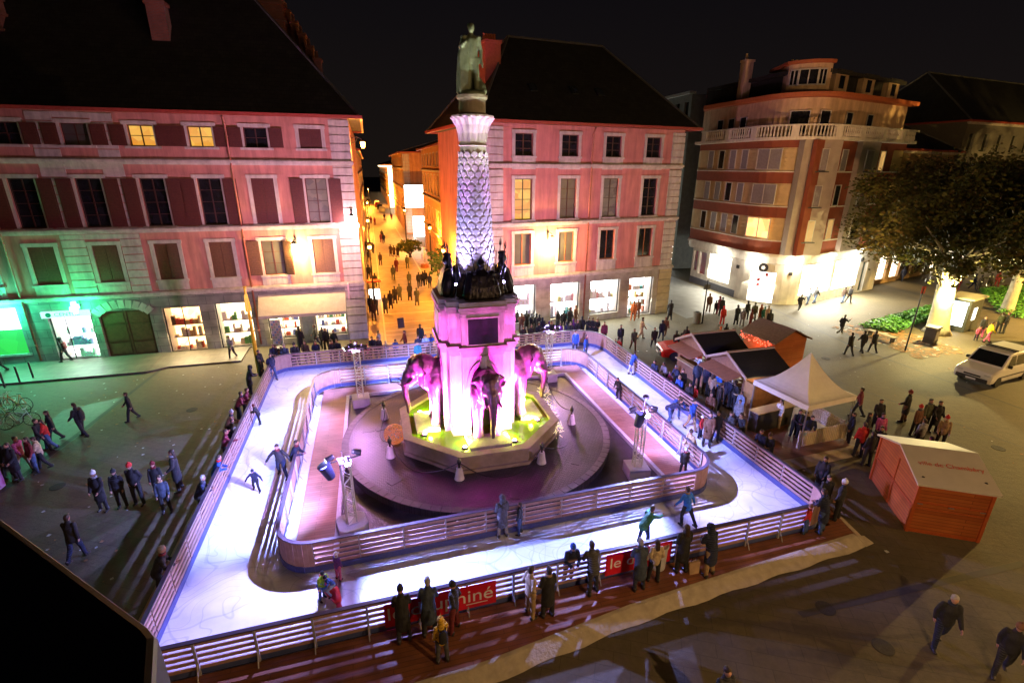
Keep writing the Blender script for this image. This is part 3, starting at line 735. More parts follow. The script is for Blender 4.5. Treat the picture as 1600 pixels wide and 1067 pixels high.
PLANK = mat('larch_planks', (.32,.19,.16), .6, .2, 5, .25, 30, color2=(.40,.26,.22))
PLANKS = mat('larch_panel', (.36,.21,.16), .6, .2, 5, .25, 30, color2=(.46,.29,.22))
POST = mat('galvanised_post', (.42,.42,.46), .4, .1, metal=.3)
KICK = mat('blue_kickboard', (.07,.09,.24), .45)
KICKW = mat('white_kickboard', (.6,.6,.66), .45)
def fence_bay(parent, a, b, inside, slats=True, h=1.08, z0=.1):
    """one bay from a to b; inside = +1 when the ice is on the left of a->b"""
    L_ = math.dist(a, b); an = math.atan2(b[1]-a[1], b[0]-a[0]); M = Matrix.Translation((a[0],a[1],0)) @ Matrix.Rotation(an,4,'Z')
    q = MB(M); s = inside
    y0, y1 = sorted((.0, s*.03))
    nb = 5; ph = .104; gap = (h-.22-nb*ph)/(nb-1)
    if slats:
        for i in range(nb):
            z = z0+.2+i*(ph+gap); q.box(.02, L_-.02, y0, y1, z, z+ph)
    else:
        n = max(2, int(L_/.11))
        for i in range(n): q.box(L_*i/n+.003, L_*(i+1)/n-.003, y0, y1, z0+.2, z0+h-.02)
    p = q.build('slat_panel' if slats else 'solid_panel', PLANK if slats else PLANKS, parent)
    q = MB(M); ya, yb = sorted((s*.031, s*.06)); q.box(0, L_, ya, yb, z0-.02, z0+.2); q.build('kickboard', KICK, p)
    q = MB(M); q.box(0, L_, -.045, .075, z0+h, z0+h+.035); q.build('top_rail', mat('dark_rail', (.05,.04,.06), .4), p)
    return p
def fence_post(parent, a, an, inside, z0=.1, h=1.08):
    M = Matrix.Translation((a[0],a[1],0)) @ Matrix.Rotation(an,4,'Z'); s = -inside
    q = MB(M); ya, yb = sorted((s*.005, s*.065)); q.box(-.03,.03,ya,yb,0,z0+h)
    ya, yb = sorted((s*.065, s*.33)); q.box(-.03,.03,ya,yb,.0,.06)
    q.tube([(0,s*.3,.05),(0,s*.06,.5)], .018, 6)
    return q.build('post', POST, parent)
def fence(label, P_, segs, inside, sx=None):
    t = thing('rink_fence', label, 'fence', (P_[0][0], P_[0][1], 0)); t.location = (0,0,0)
    n = len(P_)
    for i in range(n):
        a, b = P_[i], P_[(i+1) % n]; L_ = math.dist(a, b)
        if L_ < .02: continue
        if L_ > 1.2:
            k = round(L_/1.42); 
            for j in range(k):
                p0 = (a[0]+(b[0]-a[0])*j/k, a[1]+(b[1]-a[1])*j/k); p1 = (a[0]+(b[0]-a[0])*(j+1)/k, a[1]+(b[1]-a[1])*(j+1)/k)
                fence_bay(t, p0, p1, inside); fence_post(t, p0, math.atan2(b[1]-a[1], b[0]-a[0]), inside)
        else: fence_bay(t, a, b, inside, False)
    return t
fo = fence('wooden slatted outer fence around the ice rink', RO_, None, 1)
fi = fence('wooden slatted inner fence around the fountain enclosure', RI_, None, -1)
# inner wooden walkway with pale edges, dark ground in the enclosure
WALK = brickmat('walkway_boards', (.34,.17,.12), (.42,.22,.16), (.12,.06,.05), 1, 2.4, .14, .006, .5, .25, noise=.3, rot=(0,0,0))
q = MB()
wz = .16
for (a,b,c,d) in ((-3.35,-2.1,14.3,28.0), (11.0,12.15,14.8,28.0), (-2.1,11.0,26.95,28.0)): q.box(a,b,c,d,0,wz)
wk = q.build('walkway', WALK); tag(wk, 'wooden boardwalk inside the inner rink fence', 'walkway')
q = MB()
for (a,b,c,d) in ((-2.095,-1.93,14.4,26.9), (10.83,10.995,14.8,26.9), (-1.93,10.83,26.83,26.945), (-3.7,-3.36,15.0,27.3), (12.16,12.42,15.2,27.2)): q.box(a,b,c,d,.02,wz+.03)
q.build('edge_strip', KICKW, wk)
q = MB(); q.quad((-1.92,14.0,.004),(10.9,14.0,.004),(10.9,27,.004),(-1.92,27,.004)); struct(q.build('enclosure_floor', mat('wet_asphalt', (.05,.045,.055), .35, .3, 3, .3, 20)))

# outer deck along the front of the rink, with hanging pale cloth edge
q = MB(); DP = [(-9.5,8.6),(1.93,9.25),(6.48,9.9),(11.27,10.3),(15.55,10.6),(16.0,12.4),(15.3,12.4),(15.15,11.3),(-6.5,10.85),(-9.5,10.75)]
DECK = brickmat('deck_boards', (.20,.075,.035), (.25,.10,.05), (.06,.025,.015), 1, 2.0, .14, .006, .45, .25, noise=.35)
q.prism(DP, 0, .145); dk = q.build('deck', DECK, fix=True); tag(dk, 'reddish wooden spectator deck along the front of the rink', 'deck')
q = MB(); CL = mat('beige_cloth', (.42,.36,.26), .85, .15, 4, .4, 12)
for (a, b) in zip(DP[:5][:-1], DP[1:5]):
    n = 10
    for i in range(n):
        x0, y0 = a[0]+(b[0]-a[0])*i/n, a[1]+(b[1]-a[1])*i/n; x1, y1 = a[0]+(b[0]-a[0])*(i+1)/n, a[1]+(b[1]-a[1])*(i+1)/n
        w0 = .42+.04*math.sin(x0*3.1); w1 = .42+.04*math.sin(x1*3.1)
        q.quad((x0,y0-w0,.012),(x1,y1-w1,.012),(x1,y1+.02,.152),(x0,y0+.02,.152))
        q.quad((x0,y0+.02,.152),(x1,y1+.02,.152),(x1,y1+.13,.156),(x0,y0+.13,.156))
q.quad((15.55,10.6,.152),(15.85,10.5,.012),(16.25,12.4,.012),(16.0,12.4,.152)); q.quad((15.55,10.6,.152),(15.55,10.2,.012),(15.95,10.25,.03),(15.9,10.6,.08))
q.build('cloth_edge', CL, dk)
# left side step outside the fence
q = MB(); q.box(-7.25,-6.55,9.5,19.8,0,.14); tag(q.build('step_board', mat('pale_boards', (.27,.22,.14), .7, .15, 3, .2)), 'narrow pale wooden step along the left outer fence', 'step')

# red banners on the front fence
def banner(label, x0, x1, s, sz, tx):
    f = lambda x: 10.9+.4*(x+6.45)/20.6
    a, b = (x0, f(x0)-.05), (x1, f(x1)-.05); an = math.atan2(b[1]-a[1], b[0]-a[0]); L_ = math.dist(a, b)
    t = thing('banner', label, 'banner', (a[0],a[1]-.06,.0), an, 'red banners on the front fence')
    q = MB(); q.box(0,L_,-.012,0,.34,1.14); q.build('sheet', mat('red_banner', (.62,.01,.03), .45, .06), t)
    text('lettering', s, sz, mat('white_print', (.8,.8,.8), .5), t, (tx, -.016, .76), (PI/2,0,0), .002, 'LEFT', 1.05)
    q = MB(); q.box(L_*.72,L_-.25,-.0145,-.0125,.47,.5); q.build('underline', MATS['white_print'], t)
    return t
b1 = banner('large red banner with white lettering behind the three dark-coated spectators', G(595,990)[0]+.15, G(763,950)[0]+.2, 'le dauphiné', .62, .05)
b2 = banner('smaller red banner behind the couple and the white drum', 6.1, 8.4, 'le dau', .56, .12)

# ---------------------------------------------------------------- light towers
def tower(k, x, y, rz, h, label, dirs):
    t = thing('light_tower', label, 'lighting tower', (x,y,0), rz, 'truss towers round the fountain')
    q = MB(); q.prism([(-.5,-.32),(-.3,-.5),(.3,-.5),(.5,-.32),(.5,.32),(.3,.5),(-.3,.5),(-.5,.32)] if k == 0 else [(-.45,-.45),(.45,-.45),(.45,.45),(-.45,.45)], 0, .5)
    q.build('concrete_base', mat('white_ballast_block', (.6,.6,.62), .7, .08, 4, .2), t, bevel=.03)
    q = MB(); a = .15
    for sx in (-a, a):
        for sy in (-a, a): q.tube([(sx,sy,.5),(sx,sy,h)], .025, 8)
    n = int((h-.5)/.26)
    for i in range(n):
        z0, z1 = .52+(h-.54)*i/n, .52+(h-.54)*(i+1)/n
        for (p0, p1) in (((-a,-a),(a,-a)), ((a,-a),(a,a)), ((a,a),(-a,a)), ((-a,a),(-a,-a))):
            if i % 2: p0, p1 = p1, p0
            q.tube([(p0[0],p0[1],z0),(p1[0],p1[1],z1)], .012, 5)
    q.box(-.2,.2,-.2,.2,.5,.515); q.box(-.2,.2,-.2,.2,h,h+.02); q.build('truss', mat('pale_truss', (.72,.72,.75), .35, .05, metal=.2), t)
    q = MB(); q.tube([(-.55,0,h+.05),(.55,0,h+.05)], .025, 8); q.tube([(0,-.5,h+.1),(0,.5,h+.1)], .025, 8); q.build('crossbar', BLACK, t)
    for i, (dx, dy, lit) in enumerate(dirs):
        M = Matrix.Translation((dx, dy, h+.22)); an = math.atan2(dy, dx)
        q = MB(M @ Matrix.Rotation(an,4,'Z') @ Matrix.Rotation(rad(25),4,'Y'))
        q.M = q.M @ Matrix.Rotation(PI/2,4,'Y'); q.lathe([(.06,-.14),(.09,-.11),(.105,.1),(.11,.141)], (0,0), 14); hd = q.build('lamp_head', BLACK, t, smooth=False)
        M2 = M @ Matrix.Rotation(an,4,'Z') @ Matrix.Rotation(rad(25)+PI/2,4,'Y')
        q = MB(M2); q.lathe([(.09,.142),(.09,.15)], (0,0), 14); q.build('lens', emat('white_lens', (.85,.85,1), 120) if lit else GLASSC, hd)
    return t
TW = [(-1.5,15.5,.25,2.95,'white truss light tower at the front left of the fountain with a bucket-shaped loudspeaker'), (-1.3,25.9,.1,3.1,'truss light tower at the back left of the fountain enclosure'), (9.66,26.5,0,3.05,'truss light tower at the back right of the fountain enclosure'), (9.96,16.1,-.15,2.9,'truss light tower at the front right with a dark hanging loudspeaker')]
for k, (x,y,rz,h,lb) in enumerate(TW):
    sx = -1 if x < FX else 1; sy = -1 if y < FY else 1
    t = tower(k, x, y, rz, h, lb, [(sx*.45,0,True),(0,sy*.42,True),(-sx*.4,0,False)])
    if k in (0, 3):
        q = MB(Matrix.Translation(((-.62 if k == 0 else -.12), -.1, h-.1 if k == 0 else h-.15)) @ Matrix.Rotation(rad(-20 if k == 0 else 12),4,'Y')); 
        q.lathe([(.13,-.38),(.15,-.36),(.21,.17),(.22,.21),(.16,.23)], (0,0), 20); q.build('loudspeaker', mat('dark_blue_plastic', (.03,.035,.09), .35), t, smooth=False)
    if k == 3:
        q = MB(); q.tube([(0,0,h),(.12,.1,h+.62)], .02, 6); q.ball((.13,.11,h+.68), (.13,.13,.1)); q.build('beacon', BLACK, t)
# added spots at the two front towers that brighten the statue
spot('statue_fill', (9.96,15.6,3.3), (4.2,21,16.2), (.9,1,.66), 9000, 18, .5, .1)
spot('statue_fill', (-1.5,15.6,3.3), (4.2,21,16.0), (1,.85,.6), 4500, 20, .5, .1)
# magenta projectors on the towers, aimed at the pedestal
for (x,y,rz,h,lb) in TW:
    spot('pedestal_beam', (x,y,h+.45), (FX,FY,5.9), (1,.15,.85), 6500, 24, .7, .06)
    spot('shaft_fill', (x,y,h+.5), (FX,FY,10.2), (.55,.46,1), 1300, 30, .9, .06)  # added wide violet fill that evens the light on the column
# rink beams
RB_C = (.28,.33,1.0)
for (x,y,rz,h,lb) in TW:
    sx = -1 if x < FX else 1; sy = -1 if y < FY else 1; z = h+.3
    W_ = 1.0
    spot('rink_beam', (x+sx*.6,y,z), (x+sx*4.2, y-sy*2.5, 0), RB_C, 9500*W_*(.45 if x > FX and y < FY else 1), 84, .95, .03)
    spot('rink_beam', (x,y+sy*.57,z), (x-sx*3.2, y+sy*3.2, 0), RB_C, 10500*W_, 74, .95, .03)
    spot('rink_beam', (x+sx*.45,y+sy*.45,z), (x+sx*3.0, y+sy*3.0, 0), (.36,.34,1.0), 4600*W_, 76, .9, .03)
# violet wash on the pink facades from the back towers
for (x, y, tx, ty, tz, w) in ((-1.3,26.2,-9,37.4,12,5600), (9.66,26.8,14,37.5,11,6400), (-1.3,26.2,-1,37.4,12,4200)):
    spot('wash_beam', (x,y,3.5), (tx,ty,tz), (.95,.45,.68), w*1.15, 100, .9, .2)
# flood from the back towers onto their own fences and the walkway (pink)
for (x,y,rz,h,lb) in TW:
    sx = -1 if x < FX else 1; sy = -1 if y < FY else 1
    spot('walkway_beam', (x+sx*.2,y,h+.2), (x+sx*1.6, y-sy*4.5, 0), (.80,.34,1), 1500, 100, .8, .05)
    point('tower_glow', (x,y+.35*sy,h+.45), (.42,.28,1), 330, None, .08)
# ---------------------------------------------------------------- buildings
def window(parent, xc, z0, z1, w=1.36, kind='dark', shutters=None, sill=True, y=0.0, sur=.22, apron=0.0, name='window',
           smat=None, trim=None, frame=None, cols=2, rows=3, depth=.22):
    """frame, pane, stone surround, shutters; wall plane y, outside is -y"""
    smat = smat or SHUT; trim = trim or TRIM; frame = frame or FRAME
    x0, x1 = xc-w/2, xc+w/2
    m = MB(); t = .06
    yy = y+depth-.06
    m.box(x0, x1, yy, yy+.05, z0, z0+t); m.box(x0, x1, yy, yy+.05, z1-t, z1)
    m.box(x0, x0+t, yy, yy+.05, z0+t, z1-t); m.box(x1-t, x1, yy, yy+.05, z0+t, z1-t)
    for i in range(1, cols):
        xx = x0+(x1-x0)*i/cols; m.box(xx-.035, xx+.035, yy-.01, yy+.05, z0+t, z1-t)
    for j in range(1, rows):
        zz = z0+(z1-z0)*j/rows
        for i in range(cols):
            a = x0+(x1-x0)*i/cols+.036; b = x0+(x1-x0)*(i+1)/cols-.036
            m.box(max(a, x0+t+.001), min(b, x1-t-.001), yy+.005, yy+.045, zz-.018, zz+.018)
    fr = m.build(name, frame, parent)
    pm = {'dark': DGLASS, 'curtain': CURT, 'lit': WLIT, 'dim': WDIM}.get(kind, DGLASS)
    m = MB(); m.quad((x0+.01, yy+.03, z0+.01), (x1-.01, yy+.03, z0+.01), (x1-.01, yy+.03, z1-.01), (x0+.01, yy+.03, z1-.01))
    if kind != 'closed': m.build('pane', pm, fr)
    if sur:
        m = MB(); e = y-.05; b = y+.03
        m.box(x0-sur, x0, e, b, z0, z1); m.box(x1, x1+sur, e, b, z0, z1)
        m.box(x0-sur-.04, x1+sur+.04, e-.02, b, z1, z1+sur)
        m.box(x0-sur-.06, x1+sur+.06, e-.07, b, z0-.14, z0)
        if apron:
            m.box(x0-sur, x1+sur, e, b, z0-apron, z0-.14)
            m.box(x0, x1, e-.025, e, z0-apron+.1, z0-.25)
        m.build('surround', trim, fr)
    def leaf(a, b, yf, closed=False):
        q = MB(); q.box(a, b, yf-.045, yf, z0+.02, z1-.02)
        n = int((z1-z0)/.16)
        for i in range(n):
            zz = z0+.1+i*(z1-z0-.2)/n
            q.box(a+.07, b-.07, yf-.065, yf-.045, zz, zz+.09)
        q.build('shutter', smat, fr)
    if shutters == 'open':
        leaf(x0-sur-w/2-.02, x0-.12, y-.06-.02); leaf(x1+.12, x1+sur+w/2+.02, y-.06-.02)
    elif shutters == 'closed':
        leaf(x0+.01, xc-.01, y+.06); leaf(xc+.01, x1-.01, y+.06)
    elif shutters == 'ajar':
        leaf(x0-sur-w/2-.02, x0-.12, y-.08)
        M = Matrix.Translation((x1+.05, y-.07, 0)) @ Matrix.Rotation(rad(-35), 4, 'Z')
        q = MB(M); q.box(0, w/2, -.045, 0, z0+.02, z1-.02)
        for i in range(int((z1-z0)/.16)):
            zz = z0+.1+i*(z1-z0-.2)/int((z1-z0)/.16); q.box(.07, w/2-.07, -.065, -.045, zz, zz+.09)
        q.build('shutter', smat, fr)
    return fr

def quoin(parent, x0, x1, z0, z1, y=0.0, ym=-.06, step=.52, m=None, side=0):
    q = MB(); z = z0; i = 0
    while z < z1-.05:
        zt = min(z+step, z1)
        q.box(x0, x1, y+ym, y+.35, z+.028, zt-.028)
        z = zt; i += 1
    q.box(x0+.05, x1-.05, y+ym+.06, y+.34, z0, z1)
    return q.build('quoin', m or TRIM, parent)

def cornice(parent, x0, x1, z, h=.35, out=.22, y=0.0, m=None, name='string_course'):
    q = MB(); q.box(x0, x1, y-out*.5, y+.1, z-h*.5, z-h*.15); q.box(x0-.03, x1+.03, y-out, y+.1, z-h*.15, z+h*.3)
    q.box(x0, x1, y-out*.7, y+.1, z+h*.3, z+h*.5)
    return q.build(name, m or TRIM, parent)

def downpipe(parent, x, z0, z1, y=0.0):
    q = MB(); q.tube([(x, y-.5, z1), (x, y-.3, z1-.25), (x, y-.16, z1-.45), (x, y-.16, z0)], .06, 8)
    for z in (z1-1.2, (z0+z1)/2, z0+1): q.tube([(x, y-.16, z), (x, y-.16, z+.08)], .085, 8)
    return q.build('downpipe', PIPE, parent, smooth=True)

def hiproof(parent, x0, x1, y0, y1, z, h, over=.8, m=None, inset=None):
    q = MB(); a, b, c, d = x0-over, x1+over, y0-over, y1+over
    w = (d-c)/2 if inset is None else inset
    my = (c+d)/2
    k = q.addv([(a,c,z),(b,c,z),(b,d,z),(a,d,z),(a+w,my,z+h),(b-w,my,z+h)])
    for f in ((0,1,5,4),(1,2,5),(2,3,4,5),(3,0,4),(3,2,1,0)): q.face(tuple(k+i for i in f))
    r = q.build('roof', m or SLATE, parent)
    e = MB(); t = .16
    e.box(a-t, b+t, c-t, c, z-.14, z+.06); e.box(a-t, b+t, d, d+t, z-.14, z+.06)
    e.box(a-t, a, c, d, z-.14, z+.06); e.box(b, b+t, c, d, z-.14, z+.06)
    e.build('gutter', REDGUT, r)
    e = MB(); A_, B_ = (a+w,my,z+h+.03), (b-w,my,z+h+.03)
    for p0, p1 in ((A_,B_),((a,c,z+.03),A_),((b,c,z+.03),B_),((a,d,z+.03),A_),((b,d,z+.03),B_)): e.tube([p0,p1], .09, 5)
    e.build('ridge_cap', mat('lead_ridge', (.10,.10,.10), .6), r)
    return r
def chimney(parent, x, y, z0, z1, w=1.6, d=.7, pots=4, m=None, stepped=False):
    q = MB(); q.box(x-w/2, x+w/2, y-d/2, y+d/2, z0, z1); q.box(x-w/2-.08, x+w/2+.08, y-d/2-.08, y+d/2+.08, z1, z1+.18)
    if stepped:
        for i in range(3): q.box(x-w/2-.12, x+w/2+.12, y-d/2-.12, y+d/2+.12, z1-.8-i*.9, z1-.65-i*.9)
    for i in range(pots):
        px = x-w/2+.2+(w-.4)*i/max(1, pots-1); q.lathe([(.1, z1+.18), (.13, z1+.3), (.09, z1+.65), (.11, z1+.7)], (px, y), 8)
    return q.build('chimney', m or BRICK, parent)

def display(parent, x0, x1, z0, z1, y, seed, warm=True, name='display', shelves=4, dens=.7, cols=None):
    """goods on shelves in a shop window"""
    r = random.Random(seed); q = MB()
    pal = cols or [(.7,.12,.06), (.75,.55,.2), (.6,.6,.55), (.1,.35,.15), (.8,.8,.75), (.15,.2,.5)]
    ms = [mat('goods_%02d%02d%02d' % tuple(int(a*99) for a in p), p, .6) for p in pal]
    q.mi = 4 % len(ms)
    for i in range(shelves):
        z = z0+(z1-z0)*i/shelves
        q.mi = min(4, len(ms)-1); q.box(x0+.05, x1-.05, y, y+.4, z, z+.03)
        x = x0+.1
        while x < x1-.25:
            w = r.uniform(.08, .3); h = r.uniform(.1, (z1-z0)/shelves*.75)
            if r.random() < dens:
                q.mi = r.randrange(len(ms)); q.box(x, x+w, y+.05, y+.33, z+.03, z+.03+h)
            x += w+.04
    return stuff(q.build(name, ms, parent))

def shopwin(parent, x0, x1, z0, z1, light, seed, y=0.0, goods=True, frame=None, depth=1.3, mull=(.5,), cols=None, shelves=3):
    """lit room behind a shop window: frame, lit back wall, floor, goods"""
    frame = frame or BLACK
    m = MB(); t = .06; yy = y+.2
    m.box(x0, x1, yy, yy+.06, z0, z0+t); m.box(x0, x1, yy, yy+.06, z1-t, z1)
    m.box(x0, x0+t, yy, yy+.06, z0+t, z1-t); m.box(x1-t, x1, yy, yy+.06, z0+t, z1-t)
    for f in mull:
        xx = x0+(x1-x0)*f; m.box(xx-.025, xx+.025, yy+.01, yy+.05, z0+t, z1-t)
    fr = m.build('shop_window', frame, parent)
    q = MB(); Y = yy+depth
    q.quad((x0,Y,z0),(x1,Y,z0),(x1,Y,z1),(x0,Y,z1)); q.quad((x0,yy+.07,z1-.01),(x0,Y,z1-.01),(x1,Y,z1-.01),(x1,yy+.07,z1-.01))
    q.build('lit_room', light, fr)
    q = MB(); q.quad((x0,yy+.07,z0),(x1,yy+.07,z0),(x1,Y,z0),(x0,Y,z0)); q.quad((x0,yy+.07,z0),(x0,Y,z0),(x0,Y,z1),(x0,yy+.07,z1)); q.quad((x1,yy+.07,z0),(x1,yy+.07,z1),(x1,Y,z1),(x1,Y,z0))
    q.build('room_lining', mat('shop_lining', (.5,.45,.38), .6), fr)
    if goods: display(fr, x0+.1, x1-.1, z0+.02, z1-.5, yy+.35, seed, cols=cols, shelves=shelves)
    return fr

# ---- left building (front on y = 37.4, street corner at x = -0.95); local x runs 0 .. -30
LBX, LBY = -.95, 37.4
LB = thing('apartment_building', 'large pink four-storey building with red-brown shutters at the left of the street mouth', 'building', (LBX, LBY, 0))
rowx = [-2.4, -5.67, -8.8, -11.98, -15.35, -18.7, -22.0, -25.2]
holes = []; W = 1.36
for x in rowx:
    holes += [(x-W/2, x+W/2, 13.3, 14.5), (x-W/2, x+W/2, 8.55, 11.45), (x-W/2, x+W/2, 5.1, 7.45)]
q = MB(); wallholes(q, -30, 0, 4.15, 15.2, holes); 
q.quad((0,0,4.15),(0,24,4.15),(0,24,15.2),(0,0,15.2)); q.quad((-30,24,0),(-30,0,0),(-30,0,15.2),(-30,24,15.2))
LBwall = q.build('wall', [PINK], LB)
st3 = ['closed','open','open','open','open','open','open','open']; k3 = ['closed','dark','lit','lit','curtain','dark','dark','dark']
st2 = ['open','closed','open','open','open','open','open','open']; k2 = ['dim','closed','dark','dark','dark','dark','curtain','dark']
st1 = ['closed','ajar','closed','closed','closed','closed','closed','closed']; k1 = ['closed','curtain','closed','closed','closed','closed','closed','closed']
for i, x in enumerate(rowx):
    window(LB, x, 13.3, 14.5, W, k3[i], st3[i], rows=2)
    window(LB, x, 8.55, 11.45, W, k2[i], st2[i], rows=4)
    window(LB, x, 5.1, 7.45, W, k1[i], st1[i], rows=3, smat=SHUTB, apron=.72)
quoin(LB, -1.22, .06, 4.3, 8.15); quoin(LB, -1.22, .06, 8.5, 12.25); quoin(LB, -1.22, .06, 12.6, 15.1)
q = MB()   # banded stone bay round the sixth window axis
for (za, zb) in ((4.32, 8.12), (8.5, 12.25), (12.6, 15.1)):
    z = za
    while z < zb-.1:
        zt = min(z+.5, zb)
        for a, b in ((-17.55, -16.3), (-14.4, -13.3)):
            q.box(a, b, -.06, .02, z+.03, zt-.03)
        z = zt
    q.box(-17.55, -13.3, -.03, .02, zb-.3, zb)
q.build('stone_bay', TRIM, LB)
for z, o in ((12.42, .22), (8.33, .3), (4.2, .32)): cornice(LB, -30, .12, z, .34, o)
for x in (-7.3, -20.4): downpipe(LB, x, .2, 15.1)
# ground floor
gh = [(-23.6,-20.9,.75,3.75), (-19.4,-17.1,.05,3.0), (-16.65,-13.75,.02,3.2), (-13.0,-10.75,.02,3.2), (-9.85,-7.6,.05,3.3), (-6.65,-4.55,.45,2.7), (-3.55,-1.35,.45,2.7), (-27.5,-24.6,.5,3.4)]
q = MB(); wallholes(q, -30, 0, 0, 4.0, gh, .2, y=-.1); q.quad((0,-.1,0),(0,24,0),(0,24,4.0),(0,-.1,4.0)); q.build('ground_floor_wall', GREYSTONE, LB)
quoin(LB, -1.25, .1, 0, 4.0, y=-.1, step=.62, m=TRIM)
q = MB()
for i in range(9):   # fan of voussoirs over the carriage door
    a = rad(40+100*i/8); 
    q.cbox((-15.2+math.cos(a)*1.9, -.13, 2.3+math.sin(a)*1.35), (.34, .08, .55), (0, PI/2-a, 0))
q.build('door_arch', TRIM, LB)
LW_white = emat('white_shop_light', (.95,.95,1), 4.5, (.9,1,.95), 2)
LW_warm = emat('warm_shop_light', (1,.72,.35), 3.6, (1,.5,.18), 2.2)
LW_cream = emat('cream_shop_light', (1,.9,.65), 4, (1,.75,.4), 2.2)
LW_green = emat('green_poster_light', (.03,.75,.06), 1.0, (.02,.6,.05), 1)
q = MB(); q.box(-23.6,-20.9,.0,.05,.75,2.35); g1 = q.build('lit_green_poster', LW_green, LB)
q = MB(); q.box(-23.6,-20.9,.0,.05,2.36,3.75); q.build('lit_white_sign', emat('cyan_white_sign', (.6,1,.95), 5), LB)
q = MB(); q.box(-23.75,-20.75,-.16,-.1,.62,.75); q.build('sill', TRIM, LB)
ph = shopwin(LB, -19.4, -17.1, .05, 3.0, LW_white, 5, y=-.1, mull=(.35,), cols=[(.8,.8,.8),(.75,.8,.85),(.3,.4,.7),(.6,.7,.65),(.85,.85,.85)])
q = MB(); q.box(-19.6,-17.0,-.3,-.14,3.02,3.42); sg = q.build('sign', emat('pale_green_sign', (.45,1,.8), 1.6), LB)
text('sign_lettering', 'CENTRE', .3, mat('teal_letters', (0,.2,.18), .5), sg, (-18.2, -.31, 3.22), (PI/2,0,0), sx=1.25)
q = MB(); q.lathe([(.15,-.02),(.15,.02)], (0,0), 16); e_ = q.build('sign_emblem', mat('teal_letters'), sg); e_.location = (-19.2,-.31,3.22); e_.rotation_euler = (PI/2,0,0)
# pharmacy style green cross on an arm
cr = thing('cross_sign', 'glowing green and white cross sign on the wall above the bright shop entrance', 'sign', (LBX-17.4, LBY-.9, 3.75))
q = MB(); q.box(-.09,.09,-.13,.13,-.38,.38); q.box(-.085,.085,-.38,-.13,-.13,.13); q.box(-.085,.085,.13,.38,-.13,.13); q.build('cross', emat('green_neon', (.1,1,.6), 26), cr)
q = MB(); q.tube([(0,.38,0),(0,.8,0)], .03, 6); q.build('bracket', BLACK, cr)
# carriage door
q = MB(); q.box(-16.65,-13.75,.12,.2,.02,3.2); dr = q.build('carriage_door', mat('dark_wood_door', (.10,.045,.02), .55, .25, 5, .3), LB)
q = MB()
for s in (-1, 1):
    for z0_, z1_ in ((.2,.95), (1.1,2.2), (2.35,3.05)):
        xa = -15.2+s*.12; xb = -15.2+s*1.3; q.box(min(xa,xb), max(xa,xb), .07, .12, z0_, z1_)
q.box(-15.24,-15.16,.05,.12,.02,3.2); q.build('door_panel', mat('dark_wood_panel', (.13,.06,.028), .5, .25, 5, .3), dr)
shopwin(LB, -13.0, -10.75, .02, 3.2, LW_warm, 7, y=-.1, cols=[(.6,.08,.04),(.7,.6,.4),(.12,.07,.04),(.5,.3,.1),(.6,.5,.4)])
shopwin(LB, -9.85, -7.6, .05, 3.3, LW_cream, 8, y=-.1, mull=(), cols=[(.1,.3,.06),(.65,.15,.1),(.7,.65,.5),(.5,.35,.2),(.6,.5,.4)])
shopwin(LB, -6.65, -4.55, .45, 2.7, LW_cream, 9, y=-.1, mull=(.45,))
shopwin(LB, -3.55, -1.35, .45, 2.7, LW_cream, 10, y=-.1, mull=())
shopwin(LB, -27.5, -24.6, .5, 3.4, LW_white, 12, y=-.1)
q = MB(); q.box(-4.4,-3.7,-.14,-.02,0,2.6); q.box(-4.32,-4.07,-.17,-.14,.2,2.4); q.box(-4.03,-3.78,-.17,-.14,.2,2.4); q.build('grey_door', mat('grey_door_paint', (.13,.16,.17), .5), LB)
# awning
q = MB(); xa, xb = -7.0, -1.25
q.quad((xa,-.12,3.75),(xb,-.12,3.75),(xb,-1.15,2.5),(xa,-1.15,2.5)); q.quad((xa,-1.15,2.5),(xb,-1.15,2.5),(xb,-1.15,2.3),(xa,-1.15,2.3))
q.quad((xa,-.12,3.73),(xa,-1.15,2.48),(xb,-1.15,2.48),(xb,-.12,3.73)); q.build('awning', mat('cream_canvas', (.5,.47,.38), .8, .1, 3, .2, 10), LB)
q = MB(); q.box(-1.05,-.93,-.72,-.14,3.15,4.35); q.build('blade_sign', mat('pink_white_sign', (.7,.5,.5), .5), LB)
rf = hiproof(LB, -30, 0, 0, 14, 15.25, 9.5, .8)
for x, y, z0_, z1_, w, st_ in ((-4.6,6.2,20,24.4,1.7,True), (-7.6,8.2,21,26.3,1.9,True), (-10.7,3.1,18.5,21.5,1.0,False), (-19.5,3.2,18,21.2,1.4,True), (-10.4,7,23,26,1.6,False)):
    chimney(rf, x, y, z0_, z1_, w, .8, 4, BRICK, st_)
for x in (-13.6, -17.3): 
    q = MB(Matrix.Translation((x, 1.6, 17.7)) @ Matrix.Rotation(rad(50.8), 4, 'X')); q.box(-.35,.35,-.5,.5,.0,.1); q.build('skylight', GLASSC, rf)
# dormer-like attic row further back on the street side: stepped brick gable seen against the sky
for i in range(6):
    chimney(rf, -1.9-.55*i, 7.4+1.1*i, 17.5+i*.55, 19.6+i*1.0, .5, .9, 1, BRICK)

